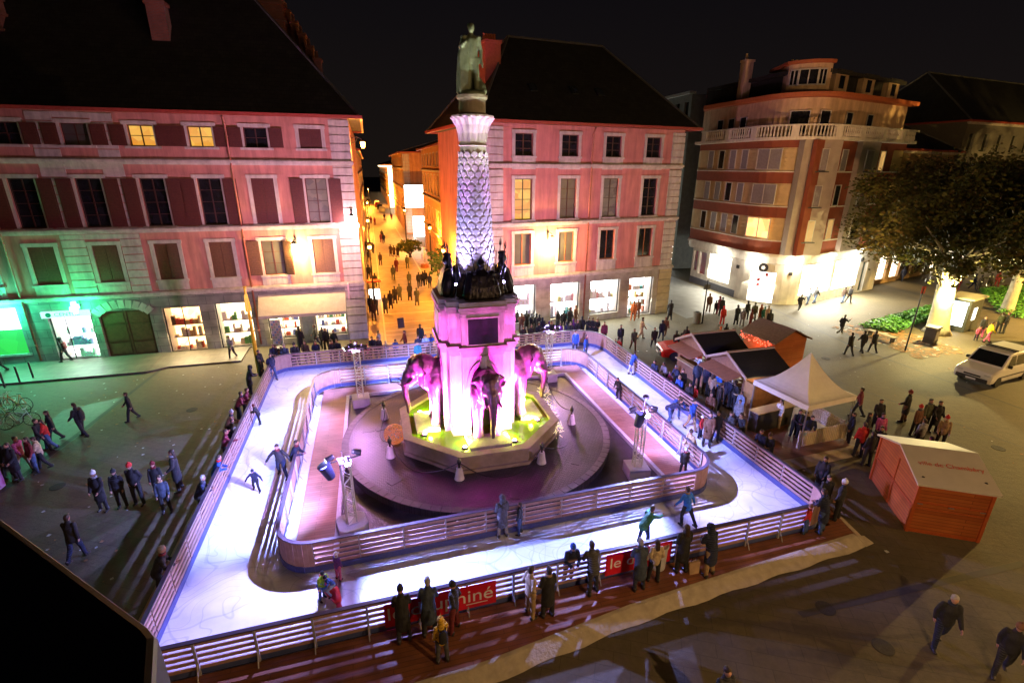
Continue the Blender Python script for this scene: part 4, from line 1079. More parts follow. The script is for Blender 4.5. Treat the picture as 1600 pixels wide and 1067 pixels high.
# ---- right building
RA = rad(6.94)
RB = thing('apartment_building', 'pink four-storey building without shutters, behind the column to the right of the street mouth', 'building', (24.85, 38.15, 0), RA)
rx = [-2.9, -6.6, -10.35, -14.05]; holes = []
for x in rx: holes += [(x-.69, x+.69, 13.0, 14.5), (x-.69, x+.69, 8.55, 11.45), (x-.69, x+.69, 5.2, 7.55)]
q = MB(); wallholes(q, -16.9, 0, 4.1, 15.1, holes)
q.quad((0,0,4.1),(0,13,4.1),(0,13,15.1),(0,0,15.1)); q.quad((-16.9,13,4.1),(-16.9,0,4.1),(-16.9,0,15.1),(-16.9,13,15.1))
q.build('wall', mat('rose_render', (.54,.21,.185), .85, .08, 1.4, .12, 40, stain=.28), RB)
for i, x in enumerate(rx):
    window(RB, x, 13.0, 14.5, 1.38, 'dark', rows=3, apron=.9)
    window(RB, x, 8.55, 11.45, 1.38, ['dark','dim','curtain','lit'][i], rows=4)
    window(RB, x, 5.2, 7.55, 1.38, ['dark','dark','curtain','curtain'][i], rows=1, apron=.95, frame=mat('orange_frame', (.3,.09,.03), .5))
q = MB(); q.box(-14.05-.69+.06,-14.05+.1,.25,.27,8.7,10.6); q.build('red_curtain', emat('red_curtain_lit', (.9,.03,.01), 1.0), RB)
for xa, xb in ((-1.15,.06), (-16.96,-15.65)):
    for za, zb in ((4.3,8.05), (8.45,12.15), (12.55,14.9)): quoin(RB, xa, xb, za, zb)
for z, o in ((12.35,.22), (8.25,.3), (4.15,.32)): cornice(RB, -17, .1, z, .34, o)
downpipe(RB, -8.55, .2, 15.0)
gh = [(-15.2,-12.9,.6,3.6), (-11.6,-8.95,.6,3.5), (-7.95,-5.1,.6,3.45), (-4.15,-1.7,.1,3.4)]
q = MB(); wallholes(q, -16.9, 0, 0, 4.0, gh, .3, y=-.08); q.quad((0,-.08,0),(0,13,0),(0,13,4.0),(0,-.08,4.0)); q.quad((-16.9,13,0),(-16.9,-.08,0),(-16.9,-.08,4),(-16.9,13,4)); q.build('ground_floor_wall', brickmat('beige_blocks', (.36,.33,.28), (.4,.37,.32), (.2,.18,.15), 1, 1.6, .8, .008, rot=(PI/2,0,0), bump=.2), RB)
LW_bright = emat('bright_shop_light', (.97,1,1), 6.5, (1,.97,.95), 1.5)
quoin(RB, -1.2, .1, 0, 4.0, y=-.08, step=.62, m=mat('yellow_stone', (.45,.37,.22), .8, .12, 3, .2))
pastel = [(.8,.8,.8),(.75,.4,.4),(.8,.8,.78),(.7,.75,.3),(.85,.85,.85)]
for i, (a, b, c, d) in enumerate(gh): shopwin(RB, a, b, c, d, LW_bright, 20+i, y=-.08, goods=True, mull=(), cols=pastel if i < 3 else [(.1,.4,.35),(.7,.6,.2),(.6,.6,.6),(.7,.2,.1),(.8,.8,.8)], shelves=2 if i < 3 else 4, depth=1.0)
rf2 = hiproof(RB, -16.9, 0, 0, 13, 15.2, 6.6, .8, inset=5.0)
for x, y, z0_, z1_, w in ((-14.95,4.6,16.0,20.7,1.2),):
    chimney(rf2, x, y, z0_, z1_, w, 1.6 if x < -14 else .8, 5, mat('orange_brick_wall', (.35,.09,.035), .85, .15, 6, .3))
for x in (-12.6, -9.2, -7.0): 
    q = MB(Matrix.Translation((x, 1.9, 17.65)) @ Matrix.Rotation(rad(41.5), 4, 'X')); q.box(-.3,.3,-.4,.4,.0,.1); q.build('skylight', GLASSC, rf2)

# ---- wall lamps (lit)
LAMPS = []
def wall_lamp(label, loc, rz, gm, colr, w, arm=.8):
    t = thing('wall_lamp', label, 'lamp', loc, rz, 'lanterns on the building walls')
    q = MB(); q.tube([(0,0,.5),(0,-arm*.5,.62),(0,-arm,.45)], .025, 6); q.tube([(0,0,.2),(0,-arm*.4,.3),(0,-arm*.6,.58)], .018, 6); q.lathe([(.06,-.02),(.06,.0)], (0,0), 8)
    q.box(-.08,.08,-.03,.0,.05,.7); q.build('bracket', BLACK, t)
    q = MB(); q.lathe([(.05,.45),(.17,.36),(.2,.3),(.14,.28)], (0,-arm), 8); q.build('lamp_cap', BLACK, t)
    q = MB(); q.lathe([(.1,-.12),(.15,.1),(.16,.27)], (0,-arm), 8); q.build('lamp_glass', gm, t)
    point('lamp_light', (0,-arm,-.3), colr, w, t, .16)
    return t
wall_lamp('glowing lantern on the left pink facade between two first-floor windows', (LBX-4.15, LBY-.05, 7.0), 0, GLOW_W, (1,.62,.2), 1700)
wall_lamp('glaring lantern on the corner of the left pink building at the street mouth', (LBX-.3, LBY-.06, 8.75), 0, GLOW_P, (1,.5,.5), 700)
c_, s_ = math.cos(RA), math.sin(RA)
def RBp(x, y, z): return (24.85+x*c_-y*s_, 38.15+x*s_+y*c_, z)
wall_lamp('glowing lantern between the two left first-floor windows of the right pink facade', RBp(-12.0,-.05,7.0), RA, GLOW_W, (1,.62,.2), 2100)
wall_lamp('orange lantern under the eaves on the street side of the left pink building', (LBX+.05, LBY+3.0, 13.6), PI/2, GLOW_O, (1,.4,.06), 900)

# ---- street buildings
def street_building(label, x, y0, y1, zt, rows, nwin, wallm, depth=12, end=True, lit=0, gf=True, roofh=2.5):
    """block whose street front faces -x, running along y; local frame: x'=along -y"""
    t = thing('street_building', label, 'building', (x, y0, 0), -PI/2)
    # local x runs from 0 to -(y1-y0) going away, outside is -y  (world -x)
    L_ = y1-y0; holes = []; rowz = rows
    xs = [-(i+.5)*L_/nwin for i in range(nwin)]
    w = min(1.15, L_/nwin*.42)
    for xx in xs:
        for (a, b) in rowz: holes.append((xx-w/2, xx+w/2, a, b))
        if gf: holes.append((xx-L_/nwin*.33, xx+L_/nwin*.33, 0, 3.1))
    q = MB(); wallholes(q, -L_, 0, 0, zt, holes, .3)
    eh = []
    q2 = MB()
    q.quad((0,0,0),(0,depth,0),(0,depth,zt),(0,0,zt)); q.quad((-L_,depth,0),(-L_,0,0),(-L_,0,zt),(-L_,depth,zt))
    q.build('wall', wallm, t)
    for i, xx in enumerate(xs):
        for (a, b) in rowz:
            q = MB(); q.quad((xx-w/2,.27,a),(xx+w/2,.27,a),(xx+w/2,.27,b),(xx-w/2,.27,b))
            lt = RND.random() < lit
            f = q.build('window', WDIM if lt else DGLASS, t)
            q = MB(); q.box(xx-w/2-.15,xx-w/2,-.04,.02,a,b); q.box(xx+w/2,xx+w/2+.15,-.04,.02,a,b); q.box(xx-w/2-.15,xx+w/2+.15,-.04,.02,b,b+.16); q.box(xx-w/2-.15,xx+w/2+.15,-.06,.02,a-.12,a)
            q.box(xx-.03,xx+.03,.2,.25,a,b); q.build('surround', TRIM, f)
    if gf:
        for xx in xs:
          q = MB(); q.quad((xx-L_/nwin*.33,.29,0),(xx+L_/nwin*.33,.29,0),(xx+L_/nwin*.33,.29,3.1),(xx-L_/nwin*.33,.29,3.1))
          q.build('shop_front', emat('street_shop_light', (1,.75,.45), 1.6, (.25,.12,.05), 1.2), t)
    for z in (4.1, 8.3, zt-2.8):
        if z < zt-1: cornice(t, -L_, .05, z, .3, .25)
    hiproof(t, -L_, 0, 0, depth, zt, roofh, .5, inset=min(3, L_/3))
    return t
ORW = mat('ochre_render', (.50,.24,.10), .85, .1, 1.5, stain=.3)
rows3 = [(5.0,7.0), (8.9,11.2), (12.3,13.7)]
SB1 = street_building('long ochre street building with nine narrow windows per floor, just beyond the column', 8.0, 50, 80, 14.5, rows3, 9, ORW)
SB2 = street_building('ochre corner building with an orange blank end wall behind the glowing white screen', 6.4, 98, 140, 14.6, rows3, 10, ORW, depth=16)
q = MB(); q.box(.0,.04,5.5,15.9,8.2,8.5); q.build('string_course', TRIM, SB2)
quoin_ = MB()
for i in range(25): quoin_.box(0,.08,0,1.2,.3+i*.56,.82+i*.56)
quoin_.build('quoin', TRIM, SB2)
SB3 = street_building('farthest lit street building with glowing eaves at the vanishing point of the street', 6.0, 160, 260, 12.6, [(4.8,6.6),(8.0,10.4)], 18, ORW, depth=14)
q = MB(); q.box(-100,.2,-.5,-.3,11.9,12.2); q.box(.1,.3,-.3,10,11.9,12.2); q.build('eaves_light', emat('eaves_string_light', (1,.75,.4), 9), SB3)
q = MB(); q.box(.06,.2,0,3.2,.3,11.8); q.build('lit_end_wall', emat('lit_column_lights', (1,.8,.5), 4), SB3)
SB4 = street_building('ochre building on the left side of the street behind the pink corner block', -13.0, 64, 150, 14.0, [(5,7),(8.9,11.2)], 16, ORW, depth=12)
SB4.rotation_euler = (0,0,PI/2); SB4.location = (-1.2, 150, 0)

# ---- grey modern block behind, and dark blocks
GREYW = mat('grey_concrete', (.16,.18,.17), .8, .15, 2)
GB = thing('office_block', 'tall grey office block with narrow windows in the gap between the corner buildings', 'building', (36.9, 56, 0), -PI/2)
holes = []; 
for i in range(12):
    for j in range(6): holes.append((-(i*1.9+1.4), -(i*1.9+.5), 4.6+j*2.65, 6.3+j*2.65))
for i in range(6): holes.append((-(i*3.8+3.4), -(i*3.8+.5), .3, 3.3))
q = MB(); wallholes(q, -24, 0, 0, 20.3, holes, .3); q.quad((0,0,0),(0,14,0),(0,14,20.3),(0,0,20.3)); q.quad((-24,0,20.3),(0,0,20.3),(0,14,20.3),(-24,14,20.3))
q.quad((-24,14,0),(-24,0,0),(-24,0,20.3),(-24,14,20.3)); q.build('wall', GREYW, GB)
q = MB(); q.box(-24.2,.2,-.5,.3,20.3,20.55); q.build('roof_edge', mat('pale_metal', (.4,.42,.42), .5), GB)
for k, h in enumerate(holes):
    lt = (k in (3, 20, 33, 51)) 
    q = MB(); q.quad((h[0],.25,h[2]),(h[1],.25,h[2]),(h[1],.25,h[3]),(h[0],.25,h[3]))
    big = h[1]-h[0] > 2
    q.build('shop_front' if big else 'window', LW_bright if big else (WLIT if lt else DGLASS), GB)
for i in range(12):
    for j in range(6):
        q = MB(); q.box(-(i*1.9+1.38), -(i*1.9+.52), -.18, .0, 4.25+j*2.65, 4.6+j*2.65)
        q.build('balcony_box', mat('pale_panel', (.35,.36,.34), .6), GB)
# ---- corner building with the curved front
DB = thing('corner_building', 'cream and rust-brown building with a rounded corner and balustraded balcony', 'building', (0,0,0))
# plan: left face along x=34.8 from y=54 down to y=41, arc, then right face direction 15 deg
def deco_path(off=0.0, n=10):
    a = rad(15); cx, cy, R_ = 38.6, 41.4, 3.8
    P_ = [(34.8-off, 49.0), (34.8-off, 47.5), (34.8-off, 46.0), (34.8-off, 44.0)]
    for i in range(n+1):
        t = rad(180)+(rad(285)-rad(180))*i/n
        P_.append((cx+(R_+off)*math.cos(t), cy+(R_+off)*math.sin(t)))
    ex, ey = P_[-1]
    for L_ in (2.5, 5, 7.5, 10, 12.5): P_.append((ex+L_*math.cos(a), ey+L_*math.sin(a)))
    return P_
def band(z0, z1, off, m, name, back=True):
    p = deco_path(off); q = MB(); bx = [(p[-1][0]-3, p[-1][1]+10), (36, 52), (34.8-off, 50)] if back else None
    poly = p + bx; q.prism(poly, z0, z1); return q.build(name, m, DB, fix=True)
CREAM = mat('cream_render', (.56,.40,.26), .8, .1, 2, stain=.25)
CREAML = mat('cream_ribbed', (.55,.42,.22), .8, .1, 2)
RUST = mat('rust_render', (.22,.055,.025), .8, .1, 2)
WHST = mat('white_stone', (.66,.63,.56), .7, .08, 2, stain=.15)
band(4.5, 4.75, .35, WHST, 'canopy'); 
FL = [(5.9, 8.0), (8.95, 11.0), (11.95, 14.0)]
band(4.75, 5.9, .12, RUST, 'rust_band'); band(8.0, 8.95, .12, RUST, 'rust_band'); band(11.0, 11.95, .12, RUST, 'rust_band'); band(14.0, 14.6, .12, RUST, 'rust_band')
for z in (5.9, 8.95, 11.95): band(z, z+.1, .25, WHST, 'sill_band')
for a, b in FL: band(a+.1, b, -.02, CREAML, 'wall')
band(14.6, 14.85, .9, WHST, 'balcony_slab')
band(14.85, 18.0, -.6, CREAM, 'upper_wall'); band(18.0, 18.35, .35, mat('rust_cornice', (.4,.11,.04), .7), 'cornice'); 
band(18.35, 20.0, -1.8, SLATE, 'roof')
band(20.0, 20.3, -1.2, SLATE, 'roof_top')
# ribbed horizontal grooves on the wall panels
q = MB(); p = deco_path(.02)
def along(p, L_):
    d = 0; L_ = L_-7
    for i in range(len(p)-1):
        e = math.dist(p[i], p[i+1])
        if d+e >= L_: 
            f = (L_-d)/e; return (p[i][0]+(p[i+1][0]-p[i][0])*f, p[i][1]+(p[i+1][1]-p[i][1])*f, math.atan2(p[i+1][1]-p[i][1], p[i+1][0]-p[i][0]))
        d += e
    return (*p[-1], 0)
for a, b in FL:
    for k in range(5):
        z = a+.25+k*.36
        for i in range(43):
            x, y, an = along(p, 7.2+i*.3)
            q.cbox((x, y, z+.12), (.31, .06, .22), (0,0,an))
stuff(q.build('ribbing', CREAML, DB))
# windows around the curve: (distance along, width, kind)
pl = deco_path(.08)
def dwin(L_, w, z0, z1, kind, fm=None, off=0.0):
    x, y, an = along(pl, L_)
    M = Matrix.Translation((x, y, 0)) @ Matrix.Rotation(an, 4, 'Z')
    t = MB(M); fm = fm or WFRAME
    t.box(-w/2, w/2, -.06-off, .0-off, z0, z0+.07); t.box(-w/2, w/2, -.06-off, -off, z1-.07, z1)
    nn = max(1, int(w/.8))
    for i in range(nn+1):
        xx = -w/2+w*i/nn; t.box(xx-.035, xx+.035, -.07-off, .0-off, z0, z1)
    f = t.build('window', fm, DB)
    t = MB(M); t.box(-w/2, w/2, -.03-off, .02-off, z0+.02, z1-.02); t.build('pane', {'lit': emat('lit_living_room', (1,.6,.2), 2.2, (.9,.3,.08), 1.2), 'warm': emat('amber_curtain', (.75,.42,.12), .9, (.5,.25,.07), 1.4), 'shut': mat('grey_roller_shutter', (.22,.2,.22), .6), 'dark': DGLASS}[kind], f)
for j, (a, b) in enumerate(FL):
    for i, L_ in enumerate((8.0, 9.7, 11.4, 13.1)): dwin(L_, .85, a+.2, b-.05, 'shut' if (i+j) % 3 else 'dark')
    dwin(16.0, 2.3, a+.2, b-.05, 'lit' if j == 0 else 'shut')
for L_ in (17.9, 20.4, 24.0, 27.5): dwin(L_, 1.5 if L_ < 18 else 1.0, 15.0, 17.0, 'dark', off=-.60)
for L_ in (8, 9.7, 11.4): dwin(L_, .9, 14.9, 16.9, 'dark', off=-.60)
# two projecting pale piers on the right face with rust wall between
def pier(L0, L1, m, off, z0=4.8, z1=14.6, nm='pier'):
    x0, y0, an = along(pl, (L0+L1)/2); w = L1-L0
    M = Matrix.Translation((x0, y0, 0)) @ Matrix.Rotation(an, 4, 'Z')
    t = MB(M); t.box(-w/2, w/2, -off, .25, z0, z1); return t.build(nm, m, DB), M
PALE = mat('pale_grey_render', (.34,.29,.25), .8, .08, 2)
pr, Mr = pier(18.7, 31.8, RUST, .1, 4.78, 14.58, 'rust_wall')
for L0, L1, ks in ((18.2, 21.6, ('warm','shut','shut')), (25.0, 28.2, ('dark','shut','shut'))):
    pr, Mp = pier(L0, L1, PALE, .55)
    for (a, b), k in zip(FL, ks):
        t = MB(Mp); t.box(-.62,.62,-.62,-.55,a+.1,b-.1); f = t.build('window', WFRAME, DB)
        t = MB(Mp); t.box(-.55,-.02,-.635,-.62,a+.16,b-.16); t.box(.02,.55,-.635,-.62,a+.16,b-.16); t.build('pane', {'warm': emat('amber_curtain', 0, 0) if False else MATS['amber_curtain'], 'dark': DGLASS, 'shut': MATS['grey_roller_shutter']}[k], f)
        t = MB(Mp); t.box(-.75,.75,-.85,-.62,a+.02,a+.1); t.build('sill', DKGREY, f)
for L_ in (23.2, 29.8):
    for (a, b), k in zip(FL, ('warm','dark','shut') if L_ < 25 else ('dark','dark','warm')): dwin(L_, .9, a+.1, b-.1, k, off=.12)
# balustrade
t = MB(); pb = deco_path(.8)
tot = sum(math.dist(pb[i], pb[i+1]) for i in range(len(pb)-1))
i = 7.1
while i < tot+6.7:
    x, y, an = along(pb, i)
    if int(i/.3) % 12 < 2: t.cbox((x, y, 15.3), (.3, .22, .9), (0,0,an))
    else: t.lathe([(.05,14.85),(.09,15.05),(.045,15.3),(.07,15.5),(.05,15.7)], (x, y), 6)
    i += .3
for k in range(60):
    x, y, an = along(pb, 7+k*tot/60+.2); t.cbox((x, y, 15.76), (tot/60+.05, .26, .12), (0,0,an))
t.build('balustrade', WHST, DB)
# attic: curved dormer front, side dormers
t = MB(); cx, cy = 38.6, 41.4
arc = [(cx+2.6*math.cos(rad(195+80*i/8)), cy+2.6*math.sin(rad(195+80*i/8))) for i in range(9)]
t.prism(arc+[(cx+1.5, cy+2), (cx-1.0, cy+2.5)], 18.4, 20.7); dm = t.build('attic_front', CREAM, DB, fix=True)
t = MB(); t.prism([(cx+(p_[0]-cx)*1.12, cy+(p_[1]-cy)*1.12) for p_ in arc]+[(cx+2, cy+2.5), (cx-1.4, cy+3)], 20.7, 20.95); t.build('attic_cornice', MATS['rust_cornice'], dm, fix=True)
for an in (208, 232, 256):
    M = Matrix.Translation((cx+2.6*math.cos(rad(an)), cy+2.6*math.sin(rad(an)), 0)) @ Matrix.Rotation(rad(an+90), 4, 'Z')
    w = .75 if an == 232 else .35
    t = MB(M); t.box(-w,w,-.08,.02,19.0,20.3); f = t.build('window', WFRAME, DB)
    t = MB(M)
    for s in ((-w+.08, -.05), (.05, w-.08)): t.box(s[0], s[1], -.1, -.08, 19.1, 20.2)
    t.build('pane', DGLASS, f)
for L_ in (21.0, 25.5, 30.0):
    x, y, an = along(deco_path(-1.4), L_-.6)
    M = Matrix.Translation((x, y, 0)) @ Matrix.Rotation(an, 4, 'Z'); t = MB(M)
    t.box(-1.0,1.0,-.1,2.5,18.4,20.2); d_ = t.build('dormer', CREAM, DB); t = MB(M); t.box(-.35,.35,-.16,-.1,18.9,19.9); t.build('pane', DGLASS, d_)
    t = MB(M); t.box(-1.15,1.15,-.3,2.6,20.2,20.35); t.build('dormer_roof', SLATE, d_)
chimney(DB, 35.9, 46.0, 18.3, 21.8, .8, .8, 1, CREAM); chimney(DB, 41.5, 46.0, 19.5, 21.6, 1.4, .7, 3, CREAM)
# ground floor: white stone with windows
p = deco_path(0); t = MB()
shops = [(7.2, 8.0, 1.4, 3.6, 'poster'), (8.2, 9.6, 1.2, 3.6, 'poster'), (10.0, 13.4, 1.1, 3.7, 'lit'), (16.0, 18.2, .1, 3.0, 'door'), (20.6, 25.2, .9, 3.75, 'lit'), (25.7, 30.2, .9, 3.75, 'lit'), (31.0, 32.1, .1, 3.2, 'side')]
step = .25; L_ = 7.0; tot = 7+ sum(math.dist(p[i], p[i+1]) for i in range(len(p)-1))
t.prism([*p, (p[-1][0]-3, p[-1][1]+12), (36,52), (34.8,50)], 3.8, 4.5)
while L_ < tot-.01:
    hit = [s for s in shops if s[0] <= L_+step/2 < s[1]]
    x, y, an = along(p, L_+step/2); z1_ = hit[0][2] if hit else 3.8
    if not hit: t.cbox((x, y, 1.9), (step+.02, .3, 3.8), (0,0,an))
    else:
        t.cbox((x, y, z1_/2), (step+.02, .3, z1_), (0,0,an))
        if hit[0][3] < 3.8: t.cbox((x, y, (hit[0][3]+3.8)/2), (step+.02, .3, 3.8-hit[0][3]), (0,0,an))
    L_ += step
t.build('ground_floor_wall', WHST, DB)
t = MB(); L_ = 7.3
while L_ < 14.5: 
    x, y, an = along(deco_path(.19), L_); t.cbox((x, y, .35), (.52, .06, .7), (0,0,an)); L_ += .5
t.build('plinth', mat('blue_grey_plinth', (.12,.13,.17), .6), DB)
BR2 = emat('dazzling_shop_light', (1,.98,.9), 5.0, (1,.95,.8), 1)
for s in shops:
    q = MB(); n = max(2, int((s[1]-s[0])/.4))
    for i in range(n):
        a_ = along(deco_path(-.12), s[0]+(s[1]-s[0])*i/n); b_ = along(deco_path(-.12), s[0]+(s[1]-s[0])*(i+1)/n)
        q.quad((a_[0],a_[1],s[2]),(b_[0],b_[1],s[2]),(b_[0],b_[1],s[3]),(a_[0],a_[1],s[3]))
    mm = {'poster': mat('faded_poster', (.35,.3,.45), .5, color2=(.5,.08,.08), scale=.9), 'lit': BR2, 'door': BR2, 'side': mat('glass_door', (.05,.09,.09), .2)}[s[4]]
    f = q.build('shop_window' if s[4] != 'door' else 'shop_door', mm, DB)
    q = MB(); x, y, an = along(deco_path(.02), (s[0]+s[1])/2); M = Matrix.Translation((x,y,0)) @ Matrix.Rotation(an,4,'Z')
    if s[4] == 'lit':
        q = MB(M); w = (s[1]-s[0]); q.box(-w*.1-.03,-w*.1+.03,.02,.08,s[2],s[3]); q.build('mullion', ALU, f)
    if s[4] == 'door':
        for (u_, v_) in ((-.3,2.2),(-.3,1.75),(.35,2.75)):
          q = MB(M); q.box(u_-.14,u_+.14,-.02,.02,v_-.16,v_+.16); q.build('door_poster', mat('red_sticker', (.5,.08,.1), .5), f)
x, y, an = along(deco_path(.18), 17.2)
sgn = thing('round_sign', 'round black emblem sign above the corner shop door', 'sign', (x, y, 3.42), an)
q = MB(); q.lathe([(.42,0),(.42,.06)], (0,0), 24); o_ = q.build('disc', BLACK, sgn); o_.rotation_euler = (PI/2,0,0)
q = MB(); q.lathe([(.2,.061),(.2,.07)], (0,0), 5); o_ = q.build('emblem', WHITEP, sgn); o_.rotation_euler = (PI/2,0,0)
for L_, zz, lb in ((14.6, 3.1, 'small black square sign left of the corner shop door'), (19.6, 3.0, 'small black square sign right of the corner shop door'), (30.8, 3.5, 'round dark sign at the right end of the bright corner shop front')):
    x, y, an = along(deco_path(.2), L_); q = MB(Matrix.Translation((x,y,zz)) @ Matrix.Rotation(an,4,'Z')); q.box(-.14,.14,-.1,.05,-.16,.16); tag(q.build('wall_sign', BLACK), lb, 'sign')

# ---- dark buildings behind the trees at the right
def dark_block(label, x, y, rz, w, d, h, lit, m, gl=None, roof=3.5):
    t = thing('townhouse', label, 'building', (x, y, 0), rz); hs = []
    n = int(w/3)
    for i in range(n):
        for j in range(int((h-4.5)/3.1)): hs.append((i*3+1, i*3+2.1, 5+j*3.1, 6.9+j*3.1))
    gs = [(i*3+.5, i*3+2.6, .5, 3.2) for i in range(n)]
    q = MB(); wallholes(q, 0, w, 0, h, hs+gs, .3); q.quad((0,d,0),(0,0,0),(0,0,h),(0,d,h)); q.quad((w,0,0),(w,d,0),(w,d,h),(w,0,h)); q.build('wall', m, t)
    for k, g in enumerate(hs): 
        q = MB(); q.quad((g[0],.27,g[2]),(g[1],.27,g[2]),(g[1],.27,g[3]),(g[0],.27,g[3])); q.build('window', WLIT if k in lit else DGLASS, t)
    for k, g in enumerate(gs):
        q = MB(); q.quad((g[0],.28,g[2]),(g[1],.28,g[2]),(g[1],.28,g[3]),(g[0],.28,g[3])); q.build('shop_front', (emat('far_shop_light', (1,.85,.6), 5, (1,.7,.4), .8) if gl and k in gl else DGLASS), t)
    cornice(t, 0, w, 4.2, .3, .25); cornice(t, 0, w, h-.2, .3, .4)
    hiproof(t, 0, w, 0, d, h, roof, .5, inset=3)
    return t
dark_block('dark mansard townhouse behind the big plane tree, right of the rounded corner building', 50.5, 41.5, rad(15), 15, 12, 14.2, (9, 15), mat('dim_render', (.3,.2,.12), .8), (0, 1, 2))
dark_block('tall dark building at the far right with one lit attic window', 66, 45.7, rad(8), 30, 14, 17.5, (14, 27, 29), mat('dim_grey_render', (.13,.12,.11), .8), (0, 1, 2, 3, 5, 6, 8), 6)

# ---------------------------------------------------------------- ground
def ground_mat():
    m = bpy.data.materials.new('plaza_paving'); m.use_nodes = True; nt = m.node_tree; L = nt.links; b = nt.nodes['Principled BSDF']
    tc = nt.nodes.new('ShaderNodeTexCoord')
    n1 = nt.nodes.new('ShaderNodeTexNoise'); n1.inputs['Scale'].default_value = .12; n1.inputs['Detail'].default_value = 7
    n2 = nt.nodes.new('ShaderNodeTexNoise'); n2.inputs['Scale'].default_value = 5; n2.inputs['Roughness'].default_value = .75; n2.inputs['Detail'].default_value = 8
    L.new(tc.outputs['Object'], n1.inputs['Vector']); L.new(tc.outputs['Object'], n2.inputs['Vector'])
    r = nt.nodes.new('ShaderNodeValToRGB'); r.color_ramp.elements[0].color = (.058,.046,.024,1); r.color_ramp.elements[1].color = (.115,.093,.05,1)
    r.color_ramp.elements[0].position = .35; r.color_ramp.elements[1].position = .68
    L.new(n1.outputs['Fac'], r.inputs['Fac'])
    mx = nt.nodes.new('ShaderNodeMix'); mx.data_type = 'RGBA'; mx.blend_type = 'OVERLAY'; mx.inputs[0].default_value = .7
    L.new(r.outputs['Color'], mx.inputs[6]); L.new(n2.outputs['Color'], mx.inputs[7])
    hs = nt.nodes.new('ShaderNodeRGBToBW'); L.new(n2.outputs['Color'], hs.inputs['Color']); L.new(hs.outputs['Val'], mx.inputs[7])
    br = nt.nodes.new('ShaderNodeTexBrick'); br.inputs['Scale'].default_value = 1; br.inputs['Brick Width'].default_value = .9; br.inputs['Row Height'].default_value = .45
    br.inputs['Mortar Size'].default_value = .012; br.inputs['Color1'].default_value = (1,1,1,1); br.inputs['Color2'].default_value = (.84,.84,.86,1); br.inputs['Mortar'].default_value = (.55,.55,.55,1)
    mpb = nt.nodes.new('ShaderNodeMapping'); mpb.inputs['Rotation'].default_value = (0,0,.5); L.new(tc.outputs['Object'], mpb.inputs['Vector']); L.new(mpb.outputs['Vector'], br.inputs['Vector'])
    m2 = nt.nodes.new('ShaderNodeMix'); m2.data_type = 'RGBA'; m2.blend_type = 'MULTIPLY'; m2.inputs[0].default_value = .8
    L.new(mx.outputs[2], m2.inputs[6]); L.new(br.outputs['Color'], m2.inputs[7]); mx = m2
    L.new(mx.outputs[2], b.inputs['Base Color'])
    rr = nt.nodes.new('ShaderNodeMapRange'); rr.inputs['To Min'].default_value = .6; rr.inputs['To Max'].default_value = .9
    L.new(n1.outputs['Fac'], rr.inputs['Value']); L.new(rr.outputs['Result'], b.inputs['Roughness'])
    bp = nt.nodes.new('ShaderNodeBump'); bp.inputs['Strength'].default_value = .6; bp.inputs['Distance'].default_value = .03
    L.new(n2.outputs['Fac'], bp.inputs['Height']); L.new(bp.outputs['Normal'], b.inputs['Normal'])
    return m
q = MB(); q.quad((-400,-400,0),(500,-400,0),(500,600,0),(-400,600,0)); struct(q.build('ground', ground_mat()))
# pavement strip in front of the left building, with kerb
PAVE = brickmat('pavement_slabs', (.115,.105,.085), (.14,.125,.1), (.06,.055,.045), 1, .9, .6, .012, .55, .2, noise=.3)
q = MB(); q.box(-45, -14.2, 33.75, 37.3, -.05, .12); struct(q.build('pavement', PAVE))
q = MB(); q.prism([(-14.2,33.75),(-13.2,34.4),(-9.0,34.4),(-9.0,37.3),(-14.2,37.3)], -.05, .1); struct(q.build('pavement', PAVE))
STR = brickmat('street_paving', (.26,.21,.15), (.29,.235,.17), (.2,.16,.12), 1, 1.2, 1.2, .01, .5, .1, noise=.25)
q = MB(); q.quad((-.85,34.5,.004),(8.0,34.5,.004),(6.4,270,.004),(-.85,270,.004)); struct(q.build('road', STR))
q = MB(); LN = mat('pale_stone_line', (.48,.44,.38), .6)
for y in (35.6, 37.6, 38.6, 40.8, 43.5, 47, 52, 58, 66, 76, 88): q.quad((.4,y,.008),(7.4,y,.008),(7.4,y+.14,.008),(.4,y+.14,.008))
q.quad((.3,34.6,.0085),(.42,34.6,.0085),(.42,200,.0085),(.3,200,.0085)); q.quad((5.6,44,.0085),(5.75,44,.0085),(5.0,110,.0085),(4.8,110,.0085))
struct(q.build('paving_lines', LN))
# pale side street and plaza bands at the right
q = MB(); q.quad((25.6,36,.004),(34.0,38,.004),(34.3,70,.004),(25.6,70,.004)); struct(q.build('side_road', mat('side_street_asphalt', (.15,.15,.145), .6, .2, 1.0, .2)))
q = MB()
for (a, b) in (((1080,470),(1135,545)), ((1235,560),(1500,640)), ((1040,560),(1085,640))): pass
x0, y0 = G(1290,590); x1, y1 = G(1600,700)
q.quad((x0,y0,.004),(x0+.12,y0,.004),(x1+.12,y1,.004),(x1,y1,.004)); struct(q.build('joint_line', mat('dark_joint', (.05,.045,.04), .7)))
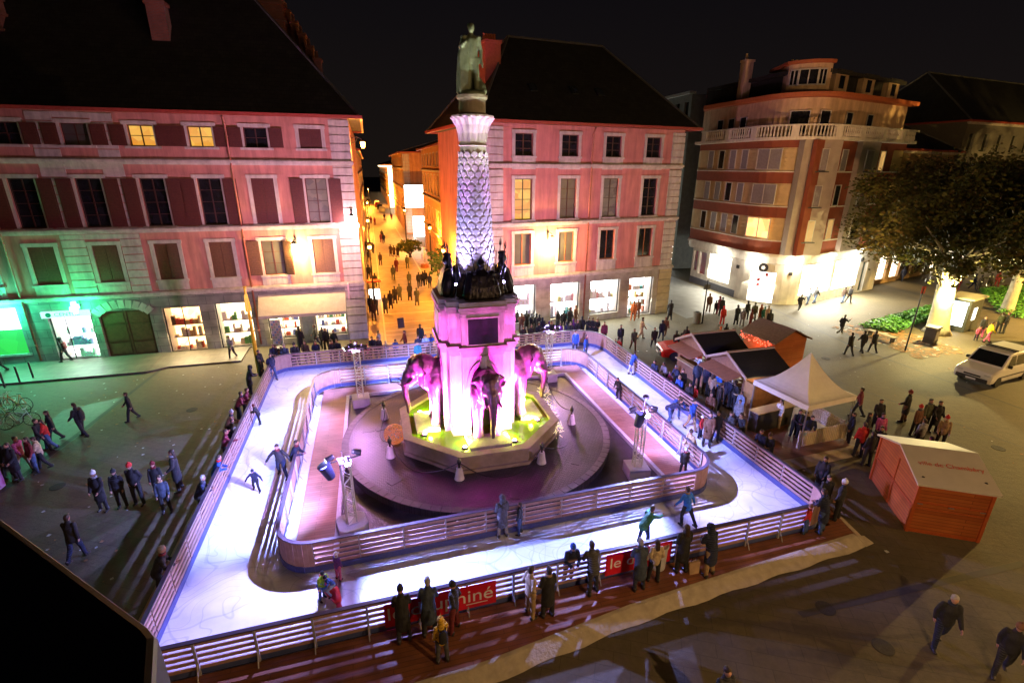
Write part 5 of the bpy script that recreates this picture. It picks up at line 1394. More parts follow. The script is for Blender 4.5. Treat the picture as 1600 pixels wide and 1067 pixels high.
# darker band of paving on the left plaza
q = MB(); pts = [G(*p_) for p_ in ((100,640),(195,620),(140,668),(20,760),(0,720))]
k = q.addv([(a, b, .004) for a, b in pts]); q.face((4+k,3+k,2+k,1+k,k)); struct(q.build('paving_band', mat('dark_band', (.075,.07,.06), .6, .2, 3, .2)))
for k, (u, v, lb) in enumerate([(168,562,'iron manhole cover near the carriage door'),(300,640,'iron manhole cover on the open left plaza'),(90,760,'iron manhole cover beside the group at the left edge'),(1230,528,'iron manhole cover beyond the orange shingled chalet'),(1290,560,'iron manhole cover behind the white tent'),(1420,640,'iron manhole cover between the van and the crowd'),(1560,700,'iron manhole cover at the right edge of the plaza'),(1290,950,'iron manhole cover on the foreground paving'),(1380,1010,'iron manhole cover near the grey-haired walker')]):
    x, y = G(u, v); q = MB(Matrix.Translation((x,y,0))); q.lathe([(.27,.0),(.27,.008),(.24,.01)], (0,0), 20); tag(q.build('manhole_cover', mat('cast_iron', (.022,.02,.018), .8, .3, 20, .3, 60)), lb, 'manhole cover', 'manhole covers')
def channel(pts, label):
    q = MB(); P_ = [G(*p_) for p_ in pts]
    for a, b in zip(P_[:-1], P_[1:]):
        d = Vector((b[0]-a[0], b[1]-a[1])).normalized()*.11; q.quad((a[0]+d.y,a[1]-d.x,.006),(b[0]+d.y,b[1]-d.x,.006),(b[0]-d.y,b[1]+d.x,.006),(a[0]-d.y,a[1]+d.x,.006))
    struct(q.build('drain_channel', mat('channel_stone', (.035,.03,.024), .7, .2, 8)))
channel([(258,572),(190,625),(135,668),(0,770)], ''); channel([(1010,505),(1090,560)], ''); channel([(1180,470),(1330,540),(1600,640)], ''); channel([(1250,960),(1600,880)], '')
# scattered leaves and litter
q = MB(); r = random.Random(3)
LEAF = [mat('fallen_leaf_brown', (.25,.12,.04), .8), mat('pale_litter', (.4,.4,.38), .7)]
for i in range(1000):
    if i < 600: x, y = r.uniform(35.5,40.5), r.uniform(23.5,31)
    elif i < 800: x, y = r.uniform(-20,-8), r.uniform(12,35)
    else: x, y = r.uniform(15,45), r.uniform(8,35)
    if 17.2 < x < 22 and 9 < y < 27: continue
    s = r.uniform(.03,.08) if i >= 500 else r.uniform(.09,.2); a = r.uniform(0,6.3); q.mi = 0 if r.random() < (.9 if i < 500 else .5) else 1
    c, d = math.cos(a)*s, math.sin(a)*s; z = r.uniform(.012,.03)
    q.quad((x-c,y-d,z),(x+d,y-c,z+.01),(x+c,y+d,z),(x-d,y+c,z+.015))
stuff(q.build('fallen_leaves', LEAF))
CL_ = {'black': (.012,.012,.014), 'navy': (.012,.018,.05), 'grey': (.07,.07,.075), 'charcoal': (.022,.022,.025), 'blue': (.02,.08,.35), 'bright blue': (.02,.16,.6), 'red': (.5,.02,.015), 'dark red': (.16,.015,.02),
 'brown': (.14,.06,.03), 'beige': (.42,.32,.2), 'white': (.6,.6,.6), 'yellow': (.65,.38,.02), 'green': (.03,.16,.08), 'teal': (.02,.16,.2), 'jeans': (.05,.09,.2), 'pink': (.55,.1,.25), 'orange': (.55,.14,.03), 'light grey': (.3,.3,.32), 'tan': (.3,.2,.1), 'olive': (.07,.08,.04), 'lime': (.3,.6,.04), 'maroon': (.18,.02,.04), 'purple': (.12,.03,.2), 'dark brown': (.05,.025,.015), 'grey-blue': (.035,.05,.08), 'light blue': (.3,.4,.6), 'bright yellow': (.8,.6,.01)}
def cloth(c):
    nm = 'cloth_'+c.replace(' ', '_').replace('-', '_')
    if nm in MATS: return MATS[nm]
    m = mat(nm, CL_[c], .8, .35, 9, .3, 40)
    if len(c) % 2 == 0:   # quilted: horizontal stitching
        nt = m.node_tree; w = nt.nodes.new('ShaderNodeTexWave'); w.bands_direction = 'Z'; w.inputs['Scale'].default_value = 5; w.inputs['Distortion'].default_value = .6
        bp = nt.nodes.new('ShaderNodeBump'); bp.inputs['Strength'].default_value = .8; bp.inputs['Distance'].default_value = .03
        t_ = nt.nodes.new('ShaderNodeTexCoord'); nt.links.new(t_.outputs['Object'], w.inputs['Vector']); nt.links.new(w.outputs['Fac'], bp.inputs['Height']); nt.links.new(bp.outputs['Normal'], nt.nodes['Principled BSDF'].inputs['Normal'])
    return m
SKIN = mat('skin', (.42,.22,.15), .6, .08, 8); EYE = mat('eye', (.02,.015,.012), .2)
HAIRC = {'hair': mat('brown_hair', (.035,.02,.012), .6, .3, 30), 'long_hair': mat('dark_hair', (.03,.016,.01), .55, .3, 30), 'grey': mat('grey_hair', (.3,.29,.28), .7, .2, 30)}
SHOE = mat('dark_shoe', (.02,.018,.016), .5); SKATE = mat('steel_blade', (.5,.5,.55), .3, metal=.9)
def setm(o, i, m):
    s = o.material_slots[i]; s.link = 'OBJECT'; s.material = m
PEOPLE = []
def person(u, v, pose, face, top, bottom, place, z=0.0, s=1.0, head=None, hat=None, at='feet', extra=None, far=False, note='', group=None, xy=None):
    """face: heading in degrees, 0 = away from the camera side along the street, 90 = right, 180 = towards the camera side"""
    if xy: x, y = xy
    elif at == 'head':
        x, y = G(u, v, z+1.64*s-.1*(POSES[pose].get('lean',0) > 10)); o_ = .75*s*math.sin(rad(POSES[pose].get('lean',0))); x -= math.sin(rad(face))*o_; y -= math.cos(rad(face))*o_
    else: x, y = G(u, v, z)
    PEOPLE.append(dict(u=u, v=v, x=x, y=y, z=z, pose=pose, face=face, top=top, bottom=bottom, place=place, s=s, head=head or ('hair' if RND.random() < .6 else 'long_hair'), hat=hat, extra=extra, far=far, note=note, group=group))
def make_people():
    seen = {}
    for p in PEOPLE:
        kid = p['s'] < .8
        what = {'lean': 'leaning', 'leanlong': 'leaning', 'walk': 'walking', 'walk2': 'walking', 'run': 'running', 'skate': 'skating with arms out', 'glide': 'skating', 'bend': 'bending over', 'phone': 'holding up a phone', 'point': 'reaching out an arm', 'crouch': 'crouching'}.get(p['pose'], 'standing')
        hat = {'beanie': ' and %s beanie' % (p['hat'] or 'dark'), 'hood': ' with hood up'}.get(p['head'], '')
        coat = 'long coat' if 'long' in p['pose'] else 'jacket'
        lab = p['note'] or '%sin %s %s%s %s %s' % ('child ' if kid else '', p['top'], coat, hat, what, p['place'])
        p['lab'] = lab; seen.setdefault(lab, []).append(p)
    ORD = ['leftmost', 'second from left', 'third from left', 'fourth from left', 'fifth from left', 'sixth from left', 'seventh from left', 'eighth from left', 'ninth from left', 'tenth from left']
    for lab, L_ in seen.items():
        if len(L_) > 1:
            L_.sort(key=lambda q: q['u'])
            for i, q in enumerate(L_):
                q['lab'] = lab + (', rightmost' if i == len(L_)-1 else ', ' + ORD[min(i, 9)])
    for p in PEOPLE:
        kid = p['s'] < .8
        M_ = person_meshes(p['pose'], POSES[p['pose']])
        grp = p['group'] or 'people around the rink and plaza'
        hm = cloth(p['hat'] or 'black') if p['head'] == 'beanie' else cloth(p['top']) if p['head'] == 'hood' else HAIRC['grey'] if p['hat'] == 'greyhair' else HAIRC.get(p['head'], HAIRC['hair'])
        key = 'hair' if p['head'] not in ('long_hair','beanie','hood') else p['head']
        sc_ = p['s']*RND.uniform(.93,.99); rz = -rad(p['face'])
        if p['far']:
            o = link('person', M_['far']); o.location = (p['x'], p['y'], p['z']); o.rotation_euler = (0,0,rz); o.scale = (sc_,)*3
            setm(o, 0, cloth(p['top'])); setm(o, 1, cloth(p['bottom'])); setm(o, 2, SKIN); setm(o, 3, hm); tag(o, p['lab'], 'person', grp); continue
        t = thing('person', p['lab'], 'person', (p['x'], p['y'], p['z']), rz, grp); t.scale = (sc_,)*3
        o = link('body', M_['body'], t); setm(o, 0, SKIN); setm(o, 1, EYE)
        o = link('jacket', M_['jacket'], t); setm(o, 0, cloth(p['top']))
        o = link('trousers', M_['trousers'], t); setm(o, 0, cloth(p['bottom']))
        for n in 'LR': o = link('shoe', M_['shoe'+n], t); setm(o, 0, SHOE); setm(o, 1, SKATE)
        o = link({'hair':'hair','long_hair':'hair','beanie':'beanie','hood':'hood'}[key], M_[key], t); setm(o, 0, hm)
        ex = p['extra'] or (('scarf', RND.choice(['grey','light grey','dark red','navy','tan'])) if RND.random() < .3 and not p['note'] else ())
        if 'scarf' in ex or ex == 'scarf': o = link('scarf', M_['scarf'], t); setm(o, 0, cloth(ex[1] if isinstance(ex, tuple) else 'grey'))
        if 'backpack' in ex: 
            o = link('backpack', M_['backpack']); o.location = t.location; o.rotation_euler = t.rotation_euler; o.scale = t.scale; setm(o, 0, cloth(ex[1])); tag(o, '%s backpack worn by the %s %s' % (ex[1], 'child' if kid or p['s'] < .9 else 'person', p['place']), 'backpack')
pp = person
D = .145; I_ = .08
# deck row in front
F_ = 'at the front fence on the deck'
pp(632,1000,'leanlong',0,'black','charcoal',F_,D,1.05,'beanie','charcoal')
pp(672,990,'leanlong',8,'grey-blue','black',F_,D,1.03,'hair','greyhair')
pp(711,985,'pockets',300,'charcoal','dark red',F_,D,1.0,'beanie','black')
pp(692,1033,'phone',350,'yellow','grey',F_,D,.86,'hood',extra=('backpack','black'),note='child in yellow jacket with fur hood behind the three adults on the deck')
pp(828,962,'pockets',70,'beige','tan',F_,D,1.04,'hair')
pp(855,962,'standlong',350,'black','black',F_,D,1.02,'hair')
pp(925,925,'lean',0,'grey','charcoal',F_,D,1.06,'hair')
pp(997,920,'leanlong',10,'grey-blue','charcoal',F_,D,1.04,'hair','greyhair')
pp(1020,908,'pockets',10,'beige','black',F_,D,.94,'long_hair',note='woman in beige jacket with a strap bag beside the white drum')
pp(1063,893,'standlong',0,'black','black',F_,D,1.05,'long_hair')
pp(1106,898,'leanlong',355,'navy','tan',F_,D,1.1,'hood')
C_ = 'by the front right corner of the rink'
pp(1257,833,'stand',330,'red','jeans',C_,D,.72,'beanie','brown')
pp(1281,831,'leanlong',345,'navy','jeans',C_,D,1.0,'hair')
pp(1305,811,'stand',330,'charcoal','black',C_,D,.98,'beanie','white')
pp(1291,716,'standlong',250,'black','black','in the shadow right of the rink corner',0,1.0,'hair',at='head')
pp(1297,745,'walk',200,'charcoal','black','in the shadow right of the rink corner',0,1.0,'hair',at='head')
# on the ice
ic = 'on the ice'
pp(402,768,'skate',185,'navy','black',ic+', left lane',I_,.68,'beanie','navy',extra=('backpack','navy'))
pp(443,746,'skate',190,'charcoal','navy',ic+' of the left lane',I_,1.04,'hair')
pp(466,690,'lean',100,'navy','black','against the left inner fence',I_,1.0,'hair',at='head')
pp(406,662,'lean',280,'charcoal','black','by the left outer fence',I_,.64,'beanie','dark red')
pp(428,594,'pockets',150,'navy','jeans','against the far left corner of the fence',I_,1.0,'hair')
pp(505,936,'lean',140,'lime','jeans','pushing the red seal sled',I_,.70,'beanie','navy',note='child in lime and green vest pushing the red sled on the ice')
pp(530,905,'stand',40,'purple','pink','at the front inner fence above the sled',I_,.62,'beanie','white')
pp(785,838,'standlong',350,'grey','light grey','by the front inner fence',I_,1.0,'hood')
pp(812,834,'stand',300,'black','jeans','by the front inner fence',I_,.78,'hair')
pp(897,858,'lean',180,'navy','black','on the ice leaning over the front fence',I_,1.0,'beanie','blue',at='head')
pp(1003,853,'bend',60,'green','navy','on the ice',I_,.98,'hair',note='steward in green reflective vest bending over on the ice')
pp(1070,820,'glide',350,'bright blue','black',ic+' near the front right inner corner',I_,.92,'hair')
pp(964,592,'lean',250,'black','black','behind the right inner fence',I_,.9,'hair',at='head')
pp(986,585,'lean',70,'blue','white','on the ice by the right outer fence',I_,.9,'hair')
pp(898,553,'stand',180,'blue','navy','at the far right bend of the rink',I_,1.0,'hair')
pp(914,560,'stand',140,'blue','jeans','at the far right bend of the rink',I_,1.0,'long_hair')
pp(1043,662,'bend',120,'navy','jeans','in the right lane of the rink',I_,1.05,'hair')
pp(1054,652,'bend',200,'blue','jeans','in the right lane of the rink',I_,.98,'hair')
pp(1078,672,'walk',170,'blue','tan','in the right lane of the rink',I_,1.0,'hair')
pp(1093,684,'stand',150,'red','navy','in the right lane of the rink',I_,.68,'beanie','white')
pp(1103,697,'standlong',210,'brown','black','in the right lane of the rink',I_,1.02,'hair')
pp(1116,690,'stand',200,'charcoal','navy','in the right lane of the rink',I_,.95,'hair')
pp(1078,676,'lean',260,'tan','black','behind the front right inner corner',I_,.95,'beanie','dark brown',at='head')
pp(1072,700,'stand',200,'black','black','behind the front right inner corner',I_,.8,'beanie','light blue',at='head')
# outside the right fence
RF = 'behind the right outer fence'
for (u,v,po,fc,t,b,s,h,ht) in [(1022,566,'lean',250,'navy','black',1,'hair',None),(1036,569,'lean',260,'light grey','black',.95,'long_hair',None),(1046,583,'lean',265,'pink','jeans',.7,'hair',None),(1055,574,'lean',260,'navy','black',1,'hair','greyhair'),(1061,592,'lean',250,'blue','black',.95,'beanie','tan'),(1068,577,'stand',200,'black','black',1,'hair',None),
   (1079,600,'stand',240,'charcoal','black',.95,'hair',None),(1087,603,'stand',230,'red','black',.75,'long_hair',None),(1092,567,'stand',30,'grey-blue','navy',1.02,'beanie','light blue'),(1106,574,'stand',70,'navy','black',1.03,'hair',None),(1115,585,'stand',60,'beige','black',.95,'long_hair',None),(1125,580,'stand',80,'bright blue','black',.98,'hair',None),(1141,591,'pockets',70,'navy','black',1.05,'hair',None),(1151,596,'stand',80,'charcoal','black',1,'long_hair',None),(1112,614,'stand',210,'brown','black',.95,'hair',None),(1128,602,'stand',120,'black','black',.95,'hair',None),
   (1160,612,'stand',250,'light blue','black',.9,'long_hair',None),(1157,626,'stand',240,'light grey','black',.9,'hair',None),(1143,645,'stand',240,'grey','black',.95,'hair',None),(1157,649,'lean',250,'charcoal','black',1,'hair',None),(1189,675,'lean',250,'navy','black',1,'hair',None),(1203,680,'lean',240,'charcoal','black',.95,'beanie','dark brown')]:
    pp(u,v,po,fc,t,b,RF,0,s,h,ht,at='head')
# under the tent and around it
for (u,v,t) in [(1252,645,'charcoal'),(1262,648,'black'),(1271,655,'navy')]: pp(u,v,'lean',200,t,'black','under the white tent',0,.98,'hair',at='head')
pp(1222,626,'stand',270,'white','beige','in the stall opening beside the tent',0,.95,'long_hair',at='head')
# right crowd behind the orange chalet
RC = 'in the group beyond the white-roofed chalet'
for (u,v,po,fc,t,b,s,h,ht) in [(1348,606,'walk',330,'maroon','charcoal',1,'hair',None),(1378,626,'standlong',200,'black','black',1,'hair',None),(1361,645,'stand',150,'charcoal','black',.98,'long_hair',None),(1381,648,'stand',200,'pink','black',.95,'hair',None),(1352,663,'stand',20,'red','black',1.0,'hair',None),(1379,668,'stand',230,'black','black',1,'hair',None),(1336,645,'stand',300,'navy','black',1,'hair',None),
   (1424,611,'standlong',340,'black','brown',1.05,'beanie','dark red'),(1440,634,'stand',180,'brown','charcoal',.98,'beanie','red'),(1456,625,'stand',190,'olive','black',1.02,'hair',None),(1471,628,'standlong',200,'black','black',1,'hair',None),(1481,652,'stand',220,'tan','black',.98,'beanie','red'),(1446,656,'stand',10,'light grey','black',.95,'hair',None),(1457,682,'stand',0,'red','black',1,'hair',None),(1366,676,'stand',10,'black','black',1,'hair',None)]:
    pp(u,v,po,fc,t,b,RC,0,s,h,ht,at='head')
# foreground right
pp(1462,1008,'walk2',215,'black','navy','crossing the foreground paving at the right',0,1.05,'hair','greyhair')
pp(1560,1052,'walk2',235,'black','charcoal','at the bottom right corner of the view',0,1.05,'beanie','brown')
pp(1137,1048,'stand',180,'charcoal','black','cut by the bottom edge of the view',0,1.0,'hair',at='head')
# right plaza
RP = 'on the open plaza at the right'
pp(1313,521,'run',80,'charcoal','black',RP,0,1,'hair'); pp(1325,555,'walk',10,'black','charcoal',RP,0,1.02,'hair'); pp(1345,551,'walk2',10,'charcoal','black',RP,0,1.0,'hair'); pp(1362,551,'walk',10,'black','black',RP,0,1.0,'hair')
pp(1248,485,'run',60,'charcoal','black','before the bright corner shop window',0,1,'hair')
pp(1261,476,'walk',80,'light blue','jeans','before the bright corner shop window',0,1,'hair'); pp(1272,474,'walk',90,'black','jeans','before the bright corner shop window',0,1,'hair')
pp(1316,474,'walk',90,'dark brown','jeans','at the right end of the bright shop front',0,1,'hair'); pp(1325,473,'walk2',90,'black','black','at the right end of the bright shop front',0,1,'long_hair')
pp(1530,528,'stand',200,'charcoal','pink','by the lit advertising kiosk',0,1,'hair'); pp(1541,535,'walk',120,'bright yellow','pink','by the lit advertising kiosk',0,.95,'hair'); pp(1524,532,'stand',200,'pink','navy','by the lit advertising kiosk',0,.65,'hair')
pp(1558,520,'stand',30,'olive','black','right of the advertising kiosk',0,1,'hair'); pp(1567,521,'stand',330,'black','charcoal','right of the advertising kiosk',0,1,'hair')
for i, (u, v) in enumerate([(1478,450),(1487,452),(1497,453),(1519,452),(1528,455),(1544,450),(1556,448),(1409,440)]): pp(u,v,'walk' if i % 2 else 'stand',90+i*25,['black','charcoal','dark red','navy'][i % 4],'black','beyond the plane trees',0,1,'hair',far=True)
# middle right, in front of the corner shop
MR = 'between the black-roofed stalls and corner shop'
for (u,v,po,fc,t,b,s,h) in [(1036,500,'walk',200,'navy','charcoal',1,'hair'),(1041,497,'walk2',200,'brown','black',1,'hair'),(1058,518,'walk',190,'charcoal','tan',1,'hair'),(1074,510,'stand',220,'black','black',1,'long_hair'),(1068,514,'crouch',90,'charcoal','black',.9,'hair'),
   (1110,460,'stand',200,'brown','charcoal',1,'hair'),(1120,470,'stand',180,'charcoal','black',.75,'hair'),(1126,463,'stand',160,'maroon','black',1,'hair'),(1130,466,'stand',180,'charcoal','black',1,'hair'),(1132,479,'stand',190,'red','black',.95,'hair'),(1154,478,'standlong',180,'charcoal','black',1,'long_hair'),(1163,482,'stand',200,'light grey','charcoal',.95,'hair'),(1170,471,'stand',180,'black','black',1,'hair'),(1181,474,'stand',200,'olive','black',1,'long_hair'),(1176,483,'stand',150,'dark red','black',.95,'hair'),(1191,476,'stand',170,'orange','black',1,'hair'),(1196,480,'stand',200,'green','black',.9,'hair'),(1202,479,'stand',190,'beige','purple',1,'long_hair'),(1205,486,'stand',200,'black','navy',1,'hair'),
   (1136,506,'stand',170,'black','black',1,'beanie'),(1127,511,'stand',200,'orange','black',1,'hair'),(1146,515,'stand',190,'maroon','black',1,'hair'),(1049,470,'standlong',10,'black','black',1.05,'hood')]:
    pp(u,v,po,fc,t,b,MR,0,s,h,'red' if h == 'beanie' else None,at='head',far=True)
# in front of the right building
RBt = 'before the right pink building shops'
for i,(u,v,t,b) in enumerate([(808,485,'black','black'),(815,489,'brown','charcoal'),(823,485,'black','black'),(831,490,'charcoal','black'),(838,490,'black','navy'),(843,492,'charcoal','black'),(848,497,'navy','black'),(858,503,'purple','black'),(872,485,'charcoal','black'),(881,485,'black','black'),(886,480,'teal','navy'),(891,482,'black','black'),(900,479,'brown','black'),(910,496,'charcoal','black'),(896,499,'purple','black'),(886,503,'navy','black')]):
    pp(u,v,['stand','pockets','standlong'][i % 3],180+(i*53) % 70-35,t,b,RBt,0,.97+.03*(i % 3),None,None,at='head',far=True)
pp(991,472,'stand',200,'orange','black',RBt,0,1,'hair',at='head',far=True); pp(998,468,'stand',200,'brown','black',RBt,0,1.03,'hair',at='head',far=True)
for (u,v,po,fc,t,b,s) in [(945,504,'stand',190,'maroon','black',1),(971,508,'walk',200,'charcoal','charcoal',1.02),(992,514,'walk',190,'olive','brown',1),(1024,511,'walk',200,'black','charcoal',1),(1005,497,'walk',100,'tan','beige',1)]: pp(u,v,po,fc,t,b,'beyond the far right rink corner',0,s,'hair',None,at='head')
pp(962,530,'stand',230,'navy','black','at the far end of the right fence',0,.75,'hair',at='head'); pp(968,531,'stand',230,'red','black','at the far end of the right fence',0,.75,'hair',at='head')
for (u,v) in ((921,498),(927,499),(934,500)): pp(u,v,'leanlong',185,'black','black','at the far right bend outside the rink',0,1,'hair',at='head')
# back fence row outside
BF = 'behind the back fence of the rink'
for (u,t,s,h,ht,fc) in [(424,'navy',1,'hair',None,170),(429,'black',1.0,'hair',None,180),(436,'brown',.9,'hair',None,160),(445,'grey-blue',1.05,'hair','greyhair',190),(454,'light grey',.72,'hair',None,180),(460,'black',1.08,'beanie','charcoal',180),(477,'dark brown',1.02,'long_hair',None,200),(492,'navy',1,'hair',None,180),(517,'charcoal',1,'hair',None,170),(527,'navy',.96,'hair',None,190),(540,'light grey',.8,'beanie','light blue',180),(548,'charcoal',1,'hair',None,180),(560,'black',.95,'hair',None,200),(573,'pink',.75,'beanie','pink',180),(582,'navy',1,'hair',None,180),(591,'charcoal',1,'long_hair',None,180),(604,'light blue',.8,'beanie','light grey',200),(618,'blue',.85,'beanie','navy',180),(665,'light blue',1,'hair',None,180),(674,'blue',.92,'hair',None,170),(655,'navy',1,'hair',None,200)]:
    x, _ = onY(u, 540, 32.3); pp(u,540,'lean',fc,t,'black',BF,0,s,h,ht,xy=(x,32.35+.12*((u*7) % 5)))
for (u,t,s) in [(815,'black',1),(828,'charcoal',1),(842,'navy',1),(862,'black',1.04),(874,'purple',.95),(888,'charcoal',1),(902,'black',1)]:
    x, _ = onY(u, 540, 32.6); pp(u,540,'leanlong',180,t,'black',BF,0,s,None,None,xy=(x,32.4+.12*((u*7) % 5)))
# walkers behind the back fence row
for (u,v,po,fc,t,b,s) in [(466,512,'standlong',20,'black','black',1.12),(490,508,'walk',270,'charcoal','navy',1),(502,512,'stand',200,'grey','charcoal',.98),(507,514,'stand',160,'black','black',1),(591,517,'walk',120,'light grey','tan',1),(631,517,'walk',260,'dark red','black',1),(652,534,'stand',190,'teal','charcoal',1.03),(656,508,'stand',10,'black','black',1.05),(520,516,'walk',200,'black','black',1)]:
    pp(u,v,po,fc,t,b,'between back fence and street mouth',0,s,'hair',None,at='head')
# outside left fence
LF = 'outside the left outer fence'
for (u,v,po,fc,t,b,s,h,ht) in [(392,572,'leanlong',70,'black','black',1.05,'hood',None),(403,548,'stand',120,'black','navy',1,'hair',None),(405,563,'stand',90,'charcoal','black',.72,'hair','greyhair'),(379,615,'lean',80,'dark red','black',1,'hair',None),(388,608,'lean',85,'maroon','black',1,'hair',None),(364,642,'lean',80,'brown','black',1,'beanie','light grey'),(362,655,'stand',80,'light grey','charcoal',.75,'hair',None),(354,674,'point',80,'maroon','black',1,'hair',None),(345,712,'lean',80,'blue','navy',1.0,'hair',None),(320,745,'lean',80,'navy','black',1.0,'hair','greyhair'),(258,855,'lean',75,'charcoal','black',1.08,'hair','greyhair')]:
    pp(u,v,po,fc,t,b,LF,0,s,h,ht,at='head',extra=('scarf','red') if u == 345 else None)
# left plaza
LP_ = 'on the dark left plaza'
for (u,v,po,fc,t,b,s,h,ht,ex) in [(124,873,'walk2',10,'black','navy',1.02,'hair',None,None),(132,682,'walk2',290,'black','charcoal',1.06,'hair',None,('backpack','charcoal')),(208,656,'walk',250,'charcoal','black',.94,'hair',None,None),(88,690,'walk',240,'black','black',.98,'long_hair',None,None),(70,706,'walk',100,'black','charcoal',1,'hair',None,None),(80,702,'walk2',250,'red','jeans',.9,'long_hair',None,None),
   (163,797,'standlong',190,'black','black',1.03,'beanie','white',('scarf','light grey')),(193,792,'stand',180,'charcoal','black',1.0,'beanie','charcoal',None),(219,787,'pockets',190,'black','charcoal',1.05,'beanie','red',None),(262,800,'stand',170,'grey-blue','charcoal',.95,'hair',None,None),(252,778,'stand',180,'black','black',.95,'beanie','dark red',None),(282,766,'standlong',260,'black','black',1.08,'long_hair',None,None),
   (15,745,'stand',120,'black','black',1,'hair',None,None),(30,750,'standlong',200,'black','charcoal',1.05,'long_hair',None,None),(40,735,'walk',100,'pink','beige',.98,'hair',None,None),(58,738,'stand',220,'dark red','jeans',1,'long_hair',None,None),(70,732,'walk2',250,'beige','black',.95,'hair',None,None),(5,735,'stand',100,'brown','black',1,'hair',None,None)]:
    pp(u,v,po,fc,t,b,LP_,0,s,h,ht,extra=ex)
pp(104,565,'walk',280,'black','black','by the entrance under the green cross',.12,1,'hood',extra=('backpack','dark red'))
pp(364,560,'walk2',200,'light grey','charcoal','before the cream-lit shop',0,.95,'hair')
pp(2,582,'walk',250,'maroon','black','at the left edge of the view by the kerb',.12,1,'hair')
# street
ST = 'in the orange-lit street'
street = [(573,392),(578,402),(583,396),(592,378),(597,374),(587,452),(577,437),(571,385),(567,386),(577,410),(600,381),(604,380),(611,401),(616,402),(622,403),(629,401),(641,398),(596,380),(620,425),(630,433),(637,420),(615,438),(640,448),(648,450),(655,450),(661,448),(665,446),(632,458),(618,475),(611,483),(641,470),(668,462),(672,452),(580,490),(588,492),(593,488),(585,502),(595,415),(601,345),(606,344),(612,344),(580,350),(586,352),(575,340),(625,470),(603,490),(652,478),(660,480)]
for i, (u, v) in enumerate(street[::4]+street[1::4]+street[2::4]):
    x, y = G(u, v, 0); y = min(y, 130)
    if y < 34: continue
    pp(u,v,['walk','stand','walk2','standlong'][i % 4],[0,180,170,10,190][i % 5],['black','charcoal','navy','dark brown','dark red','olive'][i % 6],['black','jeans','charcoal'][i % 3],ST,0,1.0,None,None,far=True,
       note=None if False else ('dark figure %s in the orange-lit street %s' % (['walking','standing','strolling','in a long coat'][i % 4], 'near the fountain' if y < 50 else 'halfway down' if y < 80 else 'far away')),
       group='pedestrians in the orange-lit street')
make_people()
# ---------------------------------------------------------------- stalls, tent, chalet, vehicles, furniture
ORNG = brickmat('orange_timber', (.42,.10,.02), (.50,.14,.03), (.22,.05,.012), 1, 4.0, .13, .01, .55, .35, noise=.2, rot=(PI/2,0,0))
ORNG2 = brickmat('orange_timber_side', (.40,.09,.02), (.46,.12,.025), (.22,.05,.012), 1, 4.0, .13, .01, .55, .35, noise=.2, rot=(PI/2,0,PI/2))
def gable(t, x0, x1, y0, y1, h, rh, over, wall, roofm, ridge='x', fascia=None, names=('wall','roof')):
    """shed with ridge along x or y"""
    q = MB()
    if ridge == 'x':
        my = (y0+y1)/2; k = q.addv([(x0,y0,0),(x1,y0,0),(x1,y1,0),(x0,y1,0),(x0,y0,h),(x1,y0,h),(x1,y1,h),(x0,y1,h),(x0,my,rh),(x1,my,rh)])
        for f in ((0,1,5,4),(2,3,7,6),(1,2,6,9,5),(3,0,4,8,7)): q.face(tuple(k+i for i in f))
    q.build(names[0], wall, t)
    q = MB(); o = over; sl = (rh-h)/((y1-y0)/2); my = (y0+y1)/2; th = .07
    for s in (-1, 1):
        ye = (y0-o) if s < 0 else (y1+o); ze = h-sl*o
        a = [(x0-o,ye,ze+.02),(x1+o,ye,ze+.02),(x1+o,my,rh+.02),(x0-o,my,rh+.02)]
        k = q.addv(a+[(p[0],p[1],p[2]+th) for p in a])
        for f in ((0,1,2,3),(4,7,6,5),(0,4,5,1),(1,5,6,2),(2,6,7,3),(3,7,4,0)): q.face(tuple(k+i for i in f))
    r = q.build(names[1], roofm, t, fix=True); return r
# big chalet, front (long side) facing the camera side
def world_quad():
    pass
ax, ay = G(1415,828); bx, by = G(1515,838)
CA = math.atan2(by-ay, bx-ax); CW = 2.15
t = thing('chalet', 'orange wooden market chalet with a white metal roof lettered in red, right of the rink', 'chalet', (ax,ay,0), CA-.12)
DEP = 3.3; H_ = 1.98
r_ = gable(t, 0, CW, 0, DEP, H_, 2.52, .14, ORNG, mat('cream_metal_roof', (.60,.56,.46), .5, .05, 2), 'x')
q = MB()
for s in (0, CW): q.box(s-.05,s+.05,-.05,.05,0,H_); q.box(s-.05,s+.05,DEP-.05,DEP+.05,0,H_)
q.box(.05,CW-.05,-.02,.0,H_-.14,H_-.02); q.box(.05,CW-.05,-.02,0,.0,.1); q.box(-.05,CW+.05,-.045,-.02,1.0,1.04)
q.box(.02,CW-.02,-.03,.0,1.22,1.27)
q.build('timber_frame', mat('orange_trim', (.45,.09,.02), .5), t)
q = MB(); q.box(-.03,0,.052,DEP-.052,.98,1.06); q.box(-.03,0,DEP/2-.04,DEP/2+.04,.03,.98); q.box(-.03,0,DEP/2-.04,DEP/2+.04,1.06,2.0); q.build('side_batten', MATS['orange_trim'], t)
q = MB()
for x in (.15, CW/2, CW-.15): q.box(x-.08,x+.08,-.045,-.02,1.18,1.22)
q.build('latch', ALU, t)
sl = math.atan2(.54, DEP/2)
tt = text('roof_lettering', 'ville de Chambéry', .27, mat('red_print', (.6,.05,.03), .5), t, (CW/2+.08, .82, 1.98+.54*.82/(DEP/2)+.105), (sl,0,0), .001, 'CENTER', 1.0)
q = MB(); 
for (x,y) in ((.12,.2),(CW-.15,.3)): q.cbox((x,y,H_+.54*y/(DEP/2)+.1), (.07,.07,.02))
q.build('roof_bolt', BLACK, r_)
